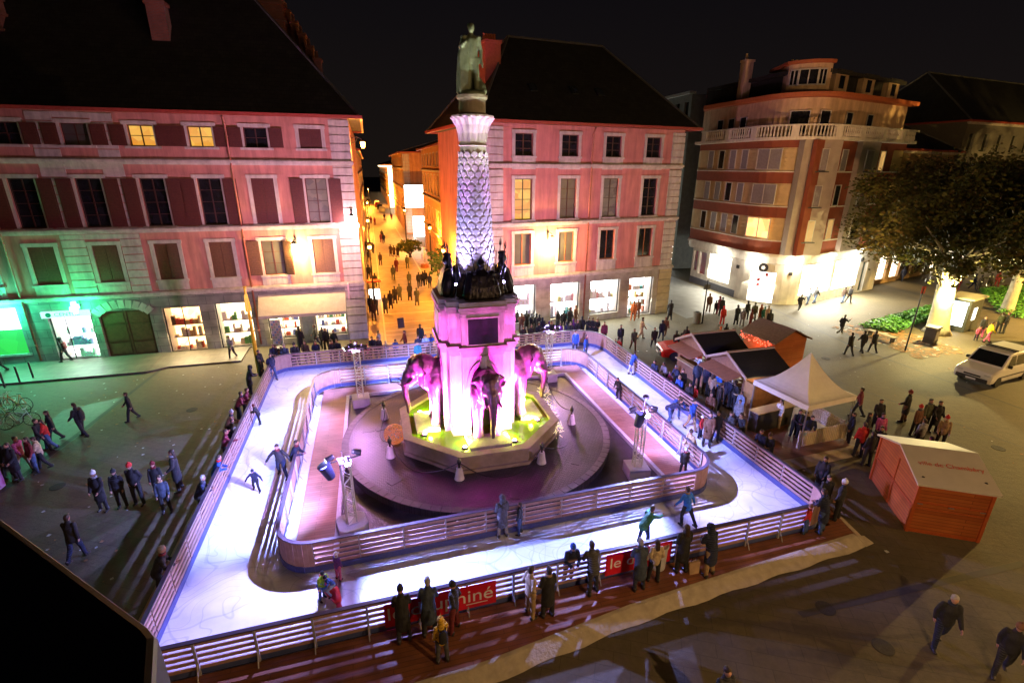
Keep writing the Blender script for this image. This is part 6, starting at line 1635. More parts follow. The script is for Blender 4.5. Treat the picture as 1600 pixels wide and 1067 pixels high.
q = MB(); k = q.addv([(.5,DEP*.62,2.55-.54*.24+.04),(1.5,DEP*.62,2.55-.54*.24+.04),(1.5,DEP*.98,2.55-.54*.96+.04),(.5,DEP*.98,2.55-.54*.96+.04)]); q.face((k,k+1,k+2,k+3)); q.build('roof_panel', mat('wet_panel', (.6,.7,.7), .15), r_)

# two serving stalls with black felt roofs, ridge running away from the rink
WOODB = mat('brown_planks', (.22,.10,.05), .65, .2, 5, .25, 30)
for (y0, y1, lb) in ((23.1, 25.9, 'black-roofed wooden stall with raised hatch, nearer the red car'), (19.85, 22.75, 'black-roofed wooden stall with raised hatch, next to the white tent')):
    t = thing('market_stall', lb, 'stall', (18.15, y0, 0), 0, 'black-roofed stalls along the rink'); w = y1-y0
    q = MB(Matrix.Rotation(PI/2,4,'Z')); wallholes(q, 0, w, 0, 2.15, [(.2,w-.2,.95,1.95)], .06)
    # local: rotated so the front faces -x
    q = MB()
    q.box(0,.05,0,w,0,.95); q.box(0,.05,0,.2,.95,2.15); q.box(0,.05,w-.2,w,.95,2.15); q.box(0,.05,.2,w-.2,1.95,2.15)
    q.box(.05,2.6,0,.05,0,2.15); q.box(.05,2.6,w-.05,w,0,2.15); q.box(2.6,2.65,0,w,0,2.15)
    k = q.addv([(0,0,2.15),(0,w,2.15),(0,w/2,2.85)]); q.face((k,k+1,k+2)); k = q.addv([(2.65,0,2.15),(2.65,w,2.15),(2.65,w/2,2.85)]); q.face((k,k+2,k+1))
    q.build('wall', WOODB, t)
    q = MB(); th = .06; o = .22
    for s in (-1, 1):
        ye = -o if s < 0 else w+o; ze = 2.15-.7/(w/2)*o
        a = [(-.15,ye,ze),(2.8,ye,ze),(2.8,w/2,2.87),(-.15,w/2,2.87)]; k = q.addv(a+[(p[0],p[1],p[2]+th) for p in a])
        for f in ((0,1,2,3),(4,7,6,5),(0,4,5,1),(1,5,6,2),(2,6,7,3),(3,7,4,0)): q.face(tuple(k+i for i in f))
    rf_ = q.build('roof', mat('black_felt', (.012,.013,.013), .8, .2, 6, .2), t, fix=True)
    q = MB(); q.box(-.2,2.85,w/2-.09,w/2+.09,2.9,2.96)
    for s in (-1, 1):
        ye = -o if s < 0 else w+o; ze = 2.15-.7/(w/2)*o
        a = [(-.22,ye,ze-.06),(-.16,ye,ze-.06),(-.16,w/2,2.81),(-.22,w/2,2.81)]; k = q.addv(a+[(p[0],p[1],p[2]+.15) for p in a])
        for f in ((0,1,2,3),(4,7,6,5),(0,4,5,1),(1,5,6,2),(2,6,7,3),(3,7,4,0)): q.face(tuple(k+i for i in f))
    q.build('roof_trim', mat('pale_trim', (.4,.3,.26), .6), rf_, fix=True)
    q = MB(Matrix.Translation((-.02,.2,2.0)) @ Matrix.Rotation(rad(-12),4,'Y')); q.box(-1.0,0,0,w-.4,0,.04); q.build('hatch', mat('brown_hatch', (.28,.13,.07), .6, .15, 4, .2), t)
    q = MB(); q.tube([(-.95,.25,1.85),(-.0,.25,1.3)], .015, 6); q.tube([(-.95,w-.25,1.85),(0,w-.25,1.3)], .015, 6); q.build('hatch_stay', ALU, t)
    q = MB(); q.box(-.3,.0,.15,w-.15,.95,1.0); q.build('counter', mat('counter_board', (.4,.3,.16), .5), t)
    display(t, .3, 1.0, 1.05, 1.9, 1.3, int(y0), name='goods')
    q = MB(); q.box(1.4,1.6,.4,w-.4,2.0,2.04); q.build('strip_lamp', emat('stall_strip_lamp', (1,.85,.5), 9), t)
# orange chalet beyond, gable end towards the camera
t = thing('chalet', 'orange wooden chalet with a grey shingle roof beyond the black-roofed stalls', 'chalet', (23.35, 23.7, 0), rad(5))
gx = MB(); W_, D_ = 2.65, 2.4
k = gx.addv([(0,0,0),(W_,0,0),(W_,D_,0),(0,D_,0),(0,0,2.2),(W_,0,2.2),(W_,D_,2.2),(0,D_,2.2),(W_/2,0,2.85),(W_/2,D_,2.85)])
for f in ((0,1,5,8,4),(2,3,7,9,6),(1,2,6,5),(3,0,4,7)): gx.face(tuple(k+i for i in f))
gx.build('wall', ORNG, t)
gx = MB(); sl_ = .65/(W_/2)
for s in (-1, 1):
    xe = -.2 if s < 0 else W_+.2; ze = 2.2-sl_*.2
    a = [(xe,-.25,ze+.02),(xe,D_+.25,ze+.02),(W_/2,D_+.25,2.87),(W_/2,-.25,2.87)]; k = gx.addv(a+[(p[0],p[1],p[2]+.07) for p in a])
    for f in ((0,1,2,3),(4,7,6,5),(0,4,5,1),(1,5,6,2),(2,6,7,3),(3,7,4,0)): gx.face(tuple(k+i for i in f))
gx.build('roof', mat('grey_brown_shingle', (.20,.14,.11), .7, .2, 8, .3), t, fix=True)
q = MB(); r = random.Random(9)
for i in range(60): q.ball((r.uniform(-.3,0),r.uniform(.2,2.6),2.0+r.uniform(-.25,.2)), .03, 6, 4)
q.build('fairy_lights', emat('red_fairy_light', (1,.10,.05), 5), t)
point('fairy_glow', (-.4,1.2,1.7), (1,.2,.06), 18, t)
# white tent
t = thing('tent', 'white peaked canopy tent at the right side of the rink', 'tent', (19.45, 17.5, 0), rad(6)); a = 1.55; q = MB()
n = 10
for (c0, c1) in (((-1,-1),(1,-1)), ((1,-1),(1,1)), ((1,1),(-1,1)), ((-1,1),(-1,-1))):
    for i in range(n):
        for j in range(8):
            P4 = []
            for (d, u_) in ((i/n, j/8), (i/n, (j+1)/8), ((i+1)/n, (j+1)/8), ((i+1)/n, j/8)):
                x = (c0[0]+(c1[0]-c0[0])*u_)*a*d; y = (c0[1]+(c1[1]-c0[1])*u_)*a*d
                P4.append((x, y, 2.35+1.8*(1-d)**1.75-.05*math.sin(PI*u_)*math.sin(PI*d)))
            q.quad(*P4)
for s in (-1, 1):
    q.quad((-a,s*a,2.1),(a,s*a,2.1),(a,s*a,2.35),(-a,s*a,2.35)); q.quad((s*a,-a,2.1),(s*a,a,2.1),(s*a,a,2.35),(s*a,-a,2.35))
q.build('canopy', mat('white_canvas', (.8,.78,.74), .7, .05, 3, .15, 8), t)
q = MB()
for sx in (-1,1):
    for sy in (-1,1): q.box(sx*(a-.06)-.025,sx*(a-.06)+.025,sy*(a-.06)-.025,sy*(a-.06)+.025,0,2.3)
q.build('pole', ALU, t)
# picket panels round the tent, deck and counter
def picket(label, a, b, h=.85, z=.14):
    L_ = math.dist(a,b); an = math.atan2(b[1]-a[1], b[0]-a[0]); t = thing('picket_fence', label, 'fence', (a[0],a[1],z), an, 'cream picket panels by the tent')
    q = MB(); n = int(L_/.11)
    for i in range(n): q.box(L_*i/n+.018, L_*(i+1)/n-.018, -.012, .012, .06, h)
    q.build('picket', mat('cream_paint', (.52,.45,.33), .6), t); q = MB(); q.box(0,L_,.013,.04,.15,.22); q.box(0,L_,.013,.04,h-.2,h-.13); q.box(-.03,0,-.03,.03,0,h+.05); q.box(L_,L_+.03,-.03,.03,0,h+.05); q.build('rail', MATS['cream_paint'], t)
    return t
A_, B_ = G(1245,700,.14), G(1318,686,.14); pk = picket('cream picket panel along the front of the tent', A_, B_)
q = MB(); q.box(.12,.38,-.03,-.014,.62,.78); q.build('notice', mat('pale_blue_notice', (.3,.4,.6), .5), pk)
picket('cream picket panel along the right side of the tent', (B_[0]+.1,B_[1]+.25), (B_[0]+.15,B_[1]+2.6))
q = MB(); q.prism([(15.7,15.2),(21.4,15.5),(21.6,19.4),(15.7,19.4)], 0, .13); dk2 = q.build('deck', MATS['deck_boards'], fix=True); tag(dk2, 'wooden deck under the white tent', 'deck')
q = MB(); q.quad((15.8,15.2,.135),(21.4,15.5,.135),(21.7,14.95,.01),(16.3,14.6,.01)); q.quad((21.4,15.5,.135),(21.6,19.4,.135),(22.0,19.4,.01),(21.7,14.95,.01)); q.build('cloth_edge', CL, dk2)
t = thing('counter', 'dark bar counter with a pale board top between the tent and the rink fence', 'counter', (17.2,17.6,.13), rad(8)); q = MB(); q.box(0,2.4,0,.5,0,1.0); q.build('base', mat('dark_boards', (.03,.03,.03), .7), t); q = MB(); q.box(-.05,2.45,-.05,.55,1.0,1.05); q.build('top', mat('counter_board'), t)
q = MB(); q.box(17.9,18.05,18.95,19.6,.15,2.0); tag(q.build('windbreak', mat('ochre_panel', (.35,.2,.07), .6)), 'ochre panel at the back of the tent', 'panel')
point('stall_lamp', (18.6,19.3,1.95), (1,.65,.3), 35)

# wheels helper
def wheel(parent, loc, r_=.33, w=.2, ax='y'):
    q = MB(Matrix.Translation(loc) @ Matrix.Rotation(PI/2,4,'X')); q.lathe([(r_*.6,-w/2),(r_*.97,-w/2),(r_,-w/3),(r_,w/3),(r_*.97,w/2),(r_*.6,w/2)], (0,0), 24); f = q.build('tyre', mat('rubber', (.015,.015,.015), .8), parent)
    q = MB(Matrix.Translation(loc) @ Matrix.Rotation(PI/2,4,'X')); q.lathe([(r_*.6,-w*.42),(r_*.55,-w*.3),(r_*.12,-w*.36),(r_*.1,-w*.4)], (0,0), 16); q.lathe([(r_*.1,w*.4),(r_*.12,w*.36),(r_*.55,w*.3),(r_*.6,w*.42)], (0,0), 16)
    q.build('rim', ALU, f); return f
def loft(sections, name, m, parent):
    q = MB(); n = len(sections[0]); ks = [q.addv(s) for s in sections]
    for a, b in zip(ks[:-1], ks[1:]):
        for j in range(n-1): q.face((a+j, b+j, b+j+1, a+j+1))
    q.face(tuple(ks[0]+j for j in range(n))); q.face(tuple(ks[-1]+j for j in range(n-1,-1,-1)))
    for a, b in zip(ks[:-1], ks[1:]): q.face((a+n-1, b+n-1, b, a))
    return q.build(name, m, parent, fix=True, bevel=.03)
def vehicle(label, cat, loc, rz, L_, W_, H_, paint, van=True):
    """front at x=0 pointing -x, tail at x = L_"""
    t = thing(cat, label, cat, loc, rz)
    hw = W_/2
    if van: body = [(0,.32,.62),(.06,.3,.78),(.12,.28,.92),(.95,.28,1.12),(1.5,.28,1.16),(L_-.1,.28,1.16),(L_,.34,1.1)]
    else: body = [(0,.32,.6),(.1,.26,.75),(.5,.24,.86),(1.2,.24,.95),(L_-.3,.24,1.0),(L_,.34,.85)]
    secs = []
    for x, zb, zt in body:
        k = .86 if x < .05 or x > L_-.05 else 1.0
        secs.append([(x,-hw*k*.96,zb),(x,-hw*k,zb+.2),(x,-hw*k,zt-.1),(x,-hw*k*.93,zt),(x,hw*k*.93,zt),(x,hw*k,zt-.1),(x,hw*k,zb+.2),(x,hw*k*.96,zb)])
    loft(secs, 'body', paint, t)
    gh_ = ([(1.0,.0),(1.75,.72)] if van else [(1.25,0),(1.95,.5)])
    x0, x1 = gh_[0][0], gh_[1][0]; zt0 = 1.14 if van else .96
    cab = [(x0,zt0-.02,zt0),(x1,zt0-.02,H_-.06),(x1+.3,zt0-.02,H_),(L_-.35,zt0-.02,H_),(L_-.08,zt0-.02,(H_-.15 if van else zt0+.1))]
    secs = [[(x,-hw*.95,zb),(x,-hw*(.95-.12*(zt-zb)),zt-.02 if zt > zb+.03 else zt),(x,-hw*(.86-.1*(zt-zb)),zt),(x,hw*(.86-.1*(zt-zb)),zt),(x,hw*(.95-.12*(zt-zb)),zt-.02 if zt > zb+.03 else zt),(x,hw*.95,zb)] for x,zb,zt in cab]
    loft(secs, 'cabin', paint, t)
    # windscreen and side windows, a hair proud of the cabin
    G_ = mat('car_glass', (.01,.012,.014), .06)
    n = Vector((-(H_-.06-zt0),0,x1-x0)).normalized()*.02
    q = MB(); ya, yb = hw*.86, hw*.78
    k = q.addv([(x0+.08+n.x,-ya,zt0+.07+n.z),(x0+.08+n.x,ya,zt0+.07+n.z),(x1-.04+n.x,yb,H_-.12+n.z),(x1-.04+n.x,-yb,H_-.12+n.z)]); q.face((k,k+1,k+2,k+3)); q.build('windscreen', G_, t)
    for s in (-1, 1):
        segs_ = [(x0+.5,x1+.62),(x1+.72,x1+1.55),(x1+1.65,L_-.4)] if van else [(x0+.45,x1+.5),(x1+.6,L_-.7)]
        for i, (a, b) in enumerate(segs_):
            if b-a < .3: continue
            q = MB(); y0_, y1_ = s*(hw*.95+.012), s*(hw*(.95-.12*(H_-zt0))+.012)
            zl, zh = zt0+.04, H_-.14
            xa2 = a+(.38 if i == 0 else .02)
            k = q.addv([(a,y0_,zl),(b,y0_,zl),(b,y1_,zh),(xa2,y1_,zh)]); q.face((k,k+1,k+2,k+3)); q.build('side_window', G_, t)
        q = MB(); q.cbox((.1 if van else .12, s*hw*.74, .74 if van else .66), (.12,.36,.17)); q.build('headlight', mat('headlamp_glass', (.6,.6,.58), .1), t, bevel=.03)
        q = MB(); q.cbox((x0+.45, s*(hw+.1), zt0+.12), (.12,.2,.2)); q.build('mirror', BLACK, t, bevel=.02)
        for wx in (.85, L_-.9): wheel(t, (wx, s*(hw-.08), .33))
        q = MB(); q.cbox((L_-.0, s*hw*.82, .95), (.05,.12,.3)); q.build('tail_light', mat('red_lens', (.4,.01,.01), .2), t)
    q = MB(); q.cbox((.0,0,.42), (.14,W_*.84,.24)); q.build('bumper', mat('dark_bumper', (.03,.03,.03), .6), t, bevel=.04)
    q = MB(); q.cbox((-.02,0,.64), (.08,W_*.44,.07)); q.build('grille', BLACK, t); q = MB(); q.cbox((-.08,0,.42), (.02,.5,.1)); q.build('number_plate', WHITEP, t)
    if van:
        q = MB()
        for x in (x1+.55, x1+.85): q.box(x-.04,x+.04,-hw*.8,hw*.8,H_+.03,H_+.09)
        for s in (-1,1): q.box(x1+.5,x1+.9,s*hw*.7-.02,s*hw*.7+.02,H_-.01,H_+.03)
        q.build('roof_rack', BLACK, t)
        q = MB(); 
        for s in (-1,1): q.cbox((L_/2,s*(hw+.004),.62), (L_*.6,.02,.08))
        q.build('side_moulding', mat('dark_bumper'), t)
    return t
vx, vy = (G(1490,592)[0], (G(1497,590)[1]+G(1553,607)[1])/2)
vehicle('pale beige minivan with a roof rack parked on the plaza at the right edge', 'van', (vx+.1, vy, 0), rad(8), 4.8, 1.9, 1.94, mat('pale_van_paint', (.74,.73,.72), .25, .03, 1, coat=.4))
vehicle('red car parked behind the black-roofed stalls', 'car', (18.3, 28.4, 0), rad(-16), 4.1, 1.75, 1.45, mat('red_car_paint', (.5,.015,.01), .25, .03, 1, coat=.5), van=False)

# advertising kiosk
k0 = G(1468,512); k1 = G(1505,520); an = math.atan2(k1[1]-k0[1], k1[0]-k0[0])
t = thing('advertising_kiosk', 'dark advertising kiosk with a glowing white panel under the plane tree', 'kiosk', (k0[0],k0[1],0), an); w = math.dist(k0,k1)
q = MB(); q.box(0,w,0,2.6,0,2.6); q.build('housing', mat('dark_kiosk', (.04,.045,.045), .4), t, bevel=.03); q = MB(); q.box(-.15,w+.15,-.15,2.75,2.6,2.72); q.build('roof', mat('pale_roof', (.4,.38,.28), .6), t)
q = MB(); q.box(.22,w-.22,-.03,.0,.45,2.05); q.build('lit_panel', emat('white_advert_light', (.9,1,1), 7), t); q = MB(); q.box(.18,w-.18,-.05,.0,2.15,2.4); q.build('lit_header', emat('pale_header_light', (.7,.95,1), 4), t)
q = MB(); q.box(w,w+.03,.8,1.5,.9,1.9); q.build('side_window', emat('dim_kiosk_window', (1,.95,.7), 3), t)
x, y = G(1452,535); t = thing('litter_bin', 'dark square litter bin beside the kiosk and tree', 'bin', (x,y,0), .3); q = MB(); q.box(-.4,.4,-.35,.35,0,1.15); q.build('body', DKGREY, t, bevel=.03); q = MB(); q.box(-.46,.46,-.41,.41,1.15,1.27); q.build('lid', mat('grey_lid', (.2,.19,.16), .6), t); q = MB(); q.box(-.28,.28,-.37,-.35,.3,.95); q.build('notice', mat('white_notice', (.5,.5,.5), .5), t)
x, y = G(1088,505); t = thing('litter_bin', 'grey cylindrical litter bin beside the signpost in front of the stalls', 'bin', (x,y,0)); q = MB(); q.lathe([(.26,0),(.3,.05),(.32,.85),(.34,.88),(.34,.95),(.2,1.0)], (0,0), 16); q.build('body', mat('brown_grey_bin', (.12,.11,.09), .6), t); q = MB(); q.lathe([(.2,1.0),(.12,1.05)], (0,0), 12); q.build('lid', BLACK, t)
x, y = G(1097,505); t = thing('signpost', 'thin dark post standing beside the grey bin', 'post', (x,y,0)); q = MB(); q.lathe([(.09,0),(.06,.1),(.05,3.6),(.07,3.65)], (0,0), 10); q.build('pole', BLACK, t); q = MB(); q.box(-.3,.3,-.02,.02,2.9,3.3); q.build('sign_plate', DKGREY, t)
x, y = G(1414,548); t = thing('signpost', 'thin leaning dark post with a small red sign beside the plane tree', 'post', (x,y,0)); q = MB(); q.tube([(0,0,0),(.1,0,4.6)], .05, 8); q.build('pole', BLACK, t); q = MB(); q.box(-.05,.3,-.02,.02,4.2,4.7); q.build('sign_plate', mat('red_sign', (.4,.05,.03), .5), t)
# white drum by the front fence
x, y = G(1033,893,D); t = thing('drum', 'white drum standing on the deck by the front fence', 'drum', (x,y+.25,D)); q = MB(); q.lathe([(.24,0),(.25,.03),(.27,.8),(.3,.84),(.3,.9),(.27,.9),(.26,.86)], (0,0), 24); q.build('body', mat('white_plastic', (.6,.6,.58), .4), t); q = MB(); q.lathe([(.26,.861),(.25,.87)], (0,0), 20); q.build('rim_inset', mat('cream_inside', (.5,.45,.35), .6), t)
x, y = G(1082,893,D); t = thing('shopping_bag', 'beige shopping bag between the two dark-coated people on the deck', 'bag', (x,y,D)); q = MB(); q.prism([(-.17,-.1),(.17,-.1),(.17,.1),(-.17,.1)], 0, .42, [(-.2,-.05),(.2,-.05),(.2,.05),(-.2,.05)]); q.build('body', mat('beige_bag', (.4,.26,.15), .7), t); q = MB(); q.tube([(-.1,0,.42),(-.07,0,.6),(.07,0,.6),(.1,0,.42)], .012, 6); q.build('handle', BLACK, t)
# seal sled
x, y = G(522,934,I_); t = thing('sled', 'red seal-shaped skating aid with a blue-clad child on the ice', 'sled', (x,y,I_+.02), rad(40))
q = MB(); q.capsule([(-.1,-.35,.18),(0,0,.2),(.02,.25,.2),(.03,.42,.42)], [(.12,.1),(.2,.17),(.18,.15),(.1,.1)], 12, (1,0,0)); q.ball((.03,.5,.5), (.1,.12,.1)); q.capsule([(-.1,-.35,.15),(-.25,-.6,.1)], [(.08,.04),(.14,.03)], 8); me = remesh(q, .025, 2, .5, 0, name='body'); o = link('body', me, t); me.materials.append(mat('red_plastic', (.55,.02,.03), .3))
q = MB(); q.capsule([(0,-.05,.42),(0,0,.62)], [(.13,.11),(.12,.1)], 10, (1,0,0)); 
pp_ = PERSON_MESH['crouch']; r2 = thing('person', 'small child in blue crouching on the red seal sled', 'person', (x,y,.3), rad(130), 'people around the rink and plaza'); r2.scale = (.6,.6,.6)
for k_, m_, n_ in (('body',SKIN,'body'),('jacket',cloth('blue'),'jacket'),('trousers',cloth('light blue'),'trousers'),('beanie',cloth('navy'),'beanie'),('shoeL',SHOE,'shoe'),('shoeR',SHOE,'shoe')):
    o = link(n_, pp_[k_], r2); setm(o, 0, m_)
    if k_ == 'body': setm(o, 1, EYE)
# postcard rack, yellow flagpole, kerb bollards, bicycles, menu board
x, y = G(437,545); t = thing('postcard_rack', 'tall grey postcard rack outside the shop under the awning', 'rack', (x,y,.1)); q = MB(); q.lathe([(.3,0),(.3,.04),(.03,.06),(.03,.3)], (0,0), 12); q.build('stand', ALU, t); q = MB()
pal = [mat('card_%d' % i, c, .5) for i, c in enumerate([(.5,.5,.5),(.2,.3,.5),(.5,.35,.3),(.3,.4,.3)])]
for i in range(9):
    for j in range(4): q.mi = (i*3+j) % 4; q.box(-.3+.15*j,-.17+.15*j,-.16,-.13,.35+i*.19,.5+i*.19)
q.mi = 0; q.box(-.33,.33,-.125,.0,.3,2.1); q.build('card_panel', pal, t)
x, y = G(405,582); t = thing('pole', 'bright yellow pole leaning over the plaza in front of the food shop', 'pole', (x,y,0)); q = MB(); q.lathe([(.12,0),(.12,1.9),(.1,2.6),(.07,5.4),(.1,5.5)], (0,0), 10); q.build('shaft', mat('yellow_paint', (.7,.42,.01), .5), t); q = MB(); q.capsule([(0,0,4.0),(0,-.05,5.0)], [(.2,.05),(.12,.04)], 8); q.build('pennant', mat('yellow_flag', (.7,.55,.03), .6), t)
for k, (u, v) in enumerate([(52,590),(31,597),(8,606)]):
    x, y = G(u,v,.12); q = MB(Matrix.Translation((x,y,.12))); q.lathe([(.05,0),(.05,.95),(.06,.97),(.03,1.02)], (0,0), 10); tag(q.build('bollard', BLACK), ['thin black kerb bollard nearest the bright shop entrance','thin black kerb bollard in the middle of the row','thin black kerb bollard at the left end of the row by the bicycles'][k], 'bollard', 'kerb bollards on the left')
def bicycle(x, y, rz, colr, label, lean=0):
    t = thing('bicycle', label, 'bicycle', (x,y,0), rz, 'bicycles parked at the left'); t.rotation_euler = (rad(lean),0,rz)
    m = mat('bike_'+colr[0], colr[1], .4)
    q = MB(); bb, hd_, st_, rw, fw_ = (0,0,.28), (.42,0,.78), (-.18,0,.82), (-.45,0,.34), (.55,0,.34)
    for a, b in ((bb,hd_),(bb,st_),(st_,(hd_[0]-.03,0,.7)),(bb,rw),(st_,rw),((.4,0,.85),fw_)): q.tube([a,b], .016, 6)
    q.build('frame', m, t)
    for c in (rw, fw_):
        q = MB(); q.tube([(c[0]+.33*math.cos(a*PI/12),0,c[2]+.33*math.sin(a*PI/12)) for a in range(25)], .016, 6); w = q.build('tyre', MATS['rubber'], t)
        q = MB()
        for a in range(12): q.tube([(c[0],0,c[2]),(c[0]+.32*math.cos(a*PI/6),0,c[2]+.32*math.sin(a*PI/6))], .003, 3)
        q.build('spokes', ALU, w)
    q = MB(); q.capsule([(-.28,0,.88),(-.08,0,.89)], [(.07,.03),(.03,.02)], 8, (0,1,0)); q.build('saddle', BLACK, t)
    q = MB(); q.tube([(.36,-.27,.98),(.43,-.2,.96),(.41,0,.9),(.43,.2,.96),(.36,.27,.98)], .013, 6); q.build('handlebar', ALU, t)
    q = MB(); q.lathe([(.09,-.005),(.09,.005)], (0,0), 14); o = q.build('chainring', ALU, t); o.location = bb; o.rotation_euler = (PI/2,0,0)
for k, (u, v, rz, c, lb) in enumerate([(30,668,.2,('white',(.5,.5,.5)),'white bicycle at the front of the left bicycle cluster'),(30,640,2.9,('orange',(.5,.15,.04)),'orange bicycle at the back of the left bicycle cluster'),(15,655,.5,('green',(.2,.28,.06)),'green bicycle in the middle of the left cluster'),(5,640,-.3,('red',(.4,.03,.02)),'red bicycle half cut by the left edge of the view'),(2,670,.4,('tan',(.3,.2,.1)),'tan bicycle nearest the left edge in front')]):
    x, y = G(u,v); bicycle(x, y, rz, c, lb, (-6,5,-4,8,-7)[k])
q = MB(); x, y = G(-6,770); q.cbox((x,y,.65), (.06,1.1,1.3)); t = tag(q.build('advertising_board', mat('poster_board', (.5,.35,.5), .5, color2=(.4,.08,.2), scale=2)), 'standing poster board cut by the left edge of the view', 'sign')
q = MB(); x, y = G(627,515); an_ = 0; q.cbox((x,y,.55), (.5,.06,.8), (rad(-14),0,.2)); t = q.build('menu_board', mat('dark_board', (.04,.03,.03), .6)); tag(t, 'small framed menu board on the paving at the street mouth', 'sign')
x, y = G(586,470); t = thing('market_cart', 'bright white-topped market cart with a red roof at the left corner of the street mouth', 'cart', (x,y,0), .1); q = MB(); q.box(-.5,.5,-.3,.3,.2,1.1); q.build('body', emat('lit_cart_panel', (1,.95,.9), 3), t); q = MB(); q.box(-.65,.65,-.45,.45,1.9,2.0); q.build('roof', mat('red_cart_roof', (.4,.04,.03), .6), t); q = MB()
for sx in (-.5,.5):
    for sy in (-.3,.3): q.box(sx-.02,sx+.02,sy-.02,sy+.02,1.1,1.9)
q.build('post', BLACK, t)
# bench, garden bed, low rail
x, y = G(1355,523); x2, y2 = G(1397,537); an = math.atan2(y2-y,x2-x); L_ = math.dist((x,y),(x2,y2)); t = thing('bench', 'long pale bench beside the planted bed under the plane tree', 'bench', (x,y,0), an); q = MB(); 
for i in range(3): q.box(0,L_,-.2+i*.15,-.08+i*.15,.42,.47)
q.build('seat', mat('pale_bench_slat', (.4,.36,.26), .6), t)
for a in (.2, L_-.2): q = MB(); q.box(a-.04,a+.04,-.18,.2,0,.42); q.build('leg', DKGREY, t)
def bed(label, poly, n, seed, col_=(.05,.16,.02)):
    t = MB(); r = random.Random(seed); xs = [p[0] for p in poly]; ys = [p[1] for p in poly]
    def inside(x, y):
        c = False
        for i in range(len(poly)):
            (x1,y1),(x2,y2) = poly[i-1], poly[i]
            if (y1 > y) != (y2 > y) and x < (x2-x1)*(y-y1)/(y2-y1)+x1: c = not c
        return c
    k = 0
    while k < n:
        x, y = r.uniform(min(xs),max(xs)), r.uniform(min(ys),max(ys))
        if not inside(x, y): continue
        h = r.uniform(.05,.45)
        a = r.uniform(0,6.3); s = r.uniform(.07,.15); c, d = math.cos(a)*s, math.sin(a)*s; t.mi = r.randrange(2)
        t.quad((x-c,y-d,h),(x+d*.6,y-c*.6,h+.05),(x+c,y+d,h+.02),(x-d*.6,y+c*.6,h-.04)); k += 1
    o = t.build('ground_cover', [mat('bed_leaf', col_, .6), mat('bed_leaf_light', tuple(c*1.8 for c in col_), .6)]); stuff(o); o['label'] = label; o['category'] = 'plants'
bed('low green planting between the two plane trees', [G(1340,512),G(1420,490),G(1480,475),G(1500,495),G(1440,505),G(1400,522)], 5000, 4)
bed('low green planting behind the advertising kiosk', [G(1530,455),G(1600,450),G(1600,500),G(1560,490)], 3000, 5)
bed('small grass tuft at the corner of the right pink building', [(25.6,42.5),(27,42.5),(27,44),(25.6,44)], 500, 6); bed('small grass tuft farther along the side street', [(27,56),(30,56),(30,60),(27,60)], 700, 7)

# ---------------------------------------------------------------- trees
def tree(label, x, y, th, cr, cz, ch, seed, lean=(0,0), n=9000, tr=.7, ls=.3, cols=((.055,.062,.012),(.10,.10,.02),(.085,.06,.012)), trunkc=(.35,.31,.2), nm='plane_tree', blobs=16):
    r = random.Random(seed); t = thing(nm, label, 'tree', (x,y,0)); q = MB()
    top = (lean[0], lean[1], th)
    q.tube([(0,0,-.1),(lean[0]*.1,lean[1]*.1,.5),(lean[0]*.5,lean[1]*.5,th*.55),top], [tr*1.5,tr*1.05,tr*.9,tr*.85], 14)
    for i in range(8):
        a = 2*PI*i/8+r.uniform(-.3,.3); l_ = cr*r.uniform(.5,.85)
        p1 = (top[0]+math.cos(a)*l_*.3, top[1]+math.sin(a)*l_*.3, th+ch*.28); p2 = (top[0]+math.cos(a)*l_, top[1]+math.sin(a)*l_, th+ch*r.uniform(.35,.6))
        q.tube([(top[0],top[1],th-.4),p1,p2], [tr*.4,tr*.2,tr*.05], 7)
        for j in range(3):
            b = a+r.uniform(-.7,.7); q.tube([p1,(p1[0]+math.cos(b)*l_*.5,p1[1]+math.sin(b)*l_*.5,p1[2]+r.uniform(.2,1.6))], [tr*.18,tr*.04], 5)
    q.build('trunk', mat(nm+'_bark', trunkc, .85, .3, 2, .4, 8, color2=tuple(c*.6 for c in trunkc)), t, smooth=True)
    q = MB(); B = []
    for i in range(blobs*6):
        a = r.uniform(0,2*PI); d = cr*math.sqrt(r.random())*.85
        B.append((top[0]+math.cos(a)*d, top[1]+math.sin(a)*d, cz+r.uniform(-.38,.42)*ch*(1-.4*(d/cr)**2), r.uniform(.07,.24)*cr))
    for i in range(n):
        bx_, by_, bz_, br_ = B[r.randrange(len(B))]
        v = Vector((r.gauss(0,.52),r.gauss(0,.52),r.gauss(0,.5)))*br_
        p = Vector((bx_+v.x, by_+v.y, bz_+v.z*.85)); u = Vector((r.gauss(0,1),r.gauss(0,1),r.gauss(0,.6))).normalized(); w = u.orthogonal().normalized(); s = ls*r.uniform(.5,1.2)
        q.mi = r.choice((0,0,1,1,2)); q.quad(p-u*s*.5, p+w*s*.32, p+u*s*.5, p-w*s*.32)
    q.build('crown', [mat(nm+'_leaf_%d' % i, c, .6) for i, c in enumerate(cols)], t)
    return t
tx, ty = G(1463,520)
tree('large plane tree with a brightly lit pale trunk beside the kiosk', tx, ty, 3.9, 7.8, 8.7, 9.2, 1, (-.7,-.2), 62000, .70, .30)
tx, ty = G(1572,488)
tree('plane tree at the right edge of the view with a dim greenish trunk', tx, ty, 3.8, 8.2, 9.0, 9.0, 2, (.3,.1), 40000, .45, .32, trunkc=(.2,.22,.13))
tree('third plane tree whose crown closes the right edge of the view', 50, 22.5, 5, 6.5, 9.0, 5.5, 6, (0,0), 9000, .6, .34)
tx, ty = G(694,420)
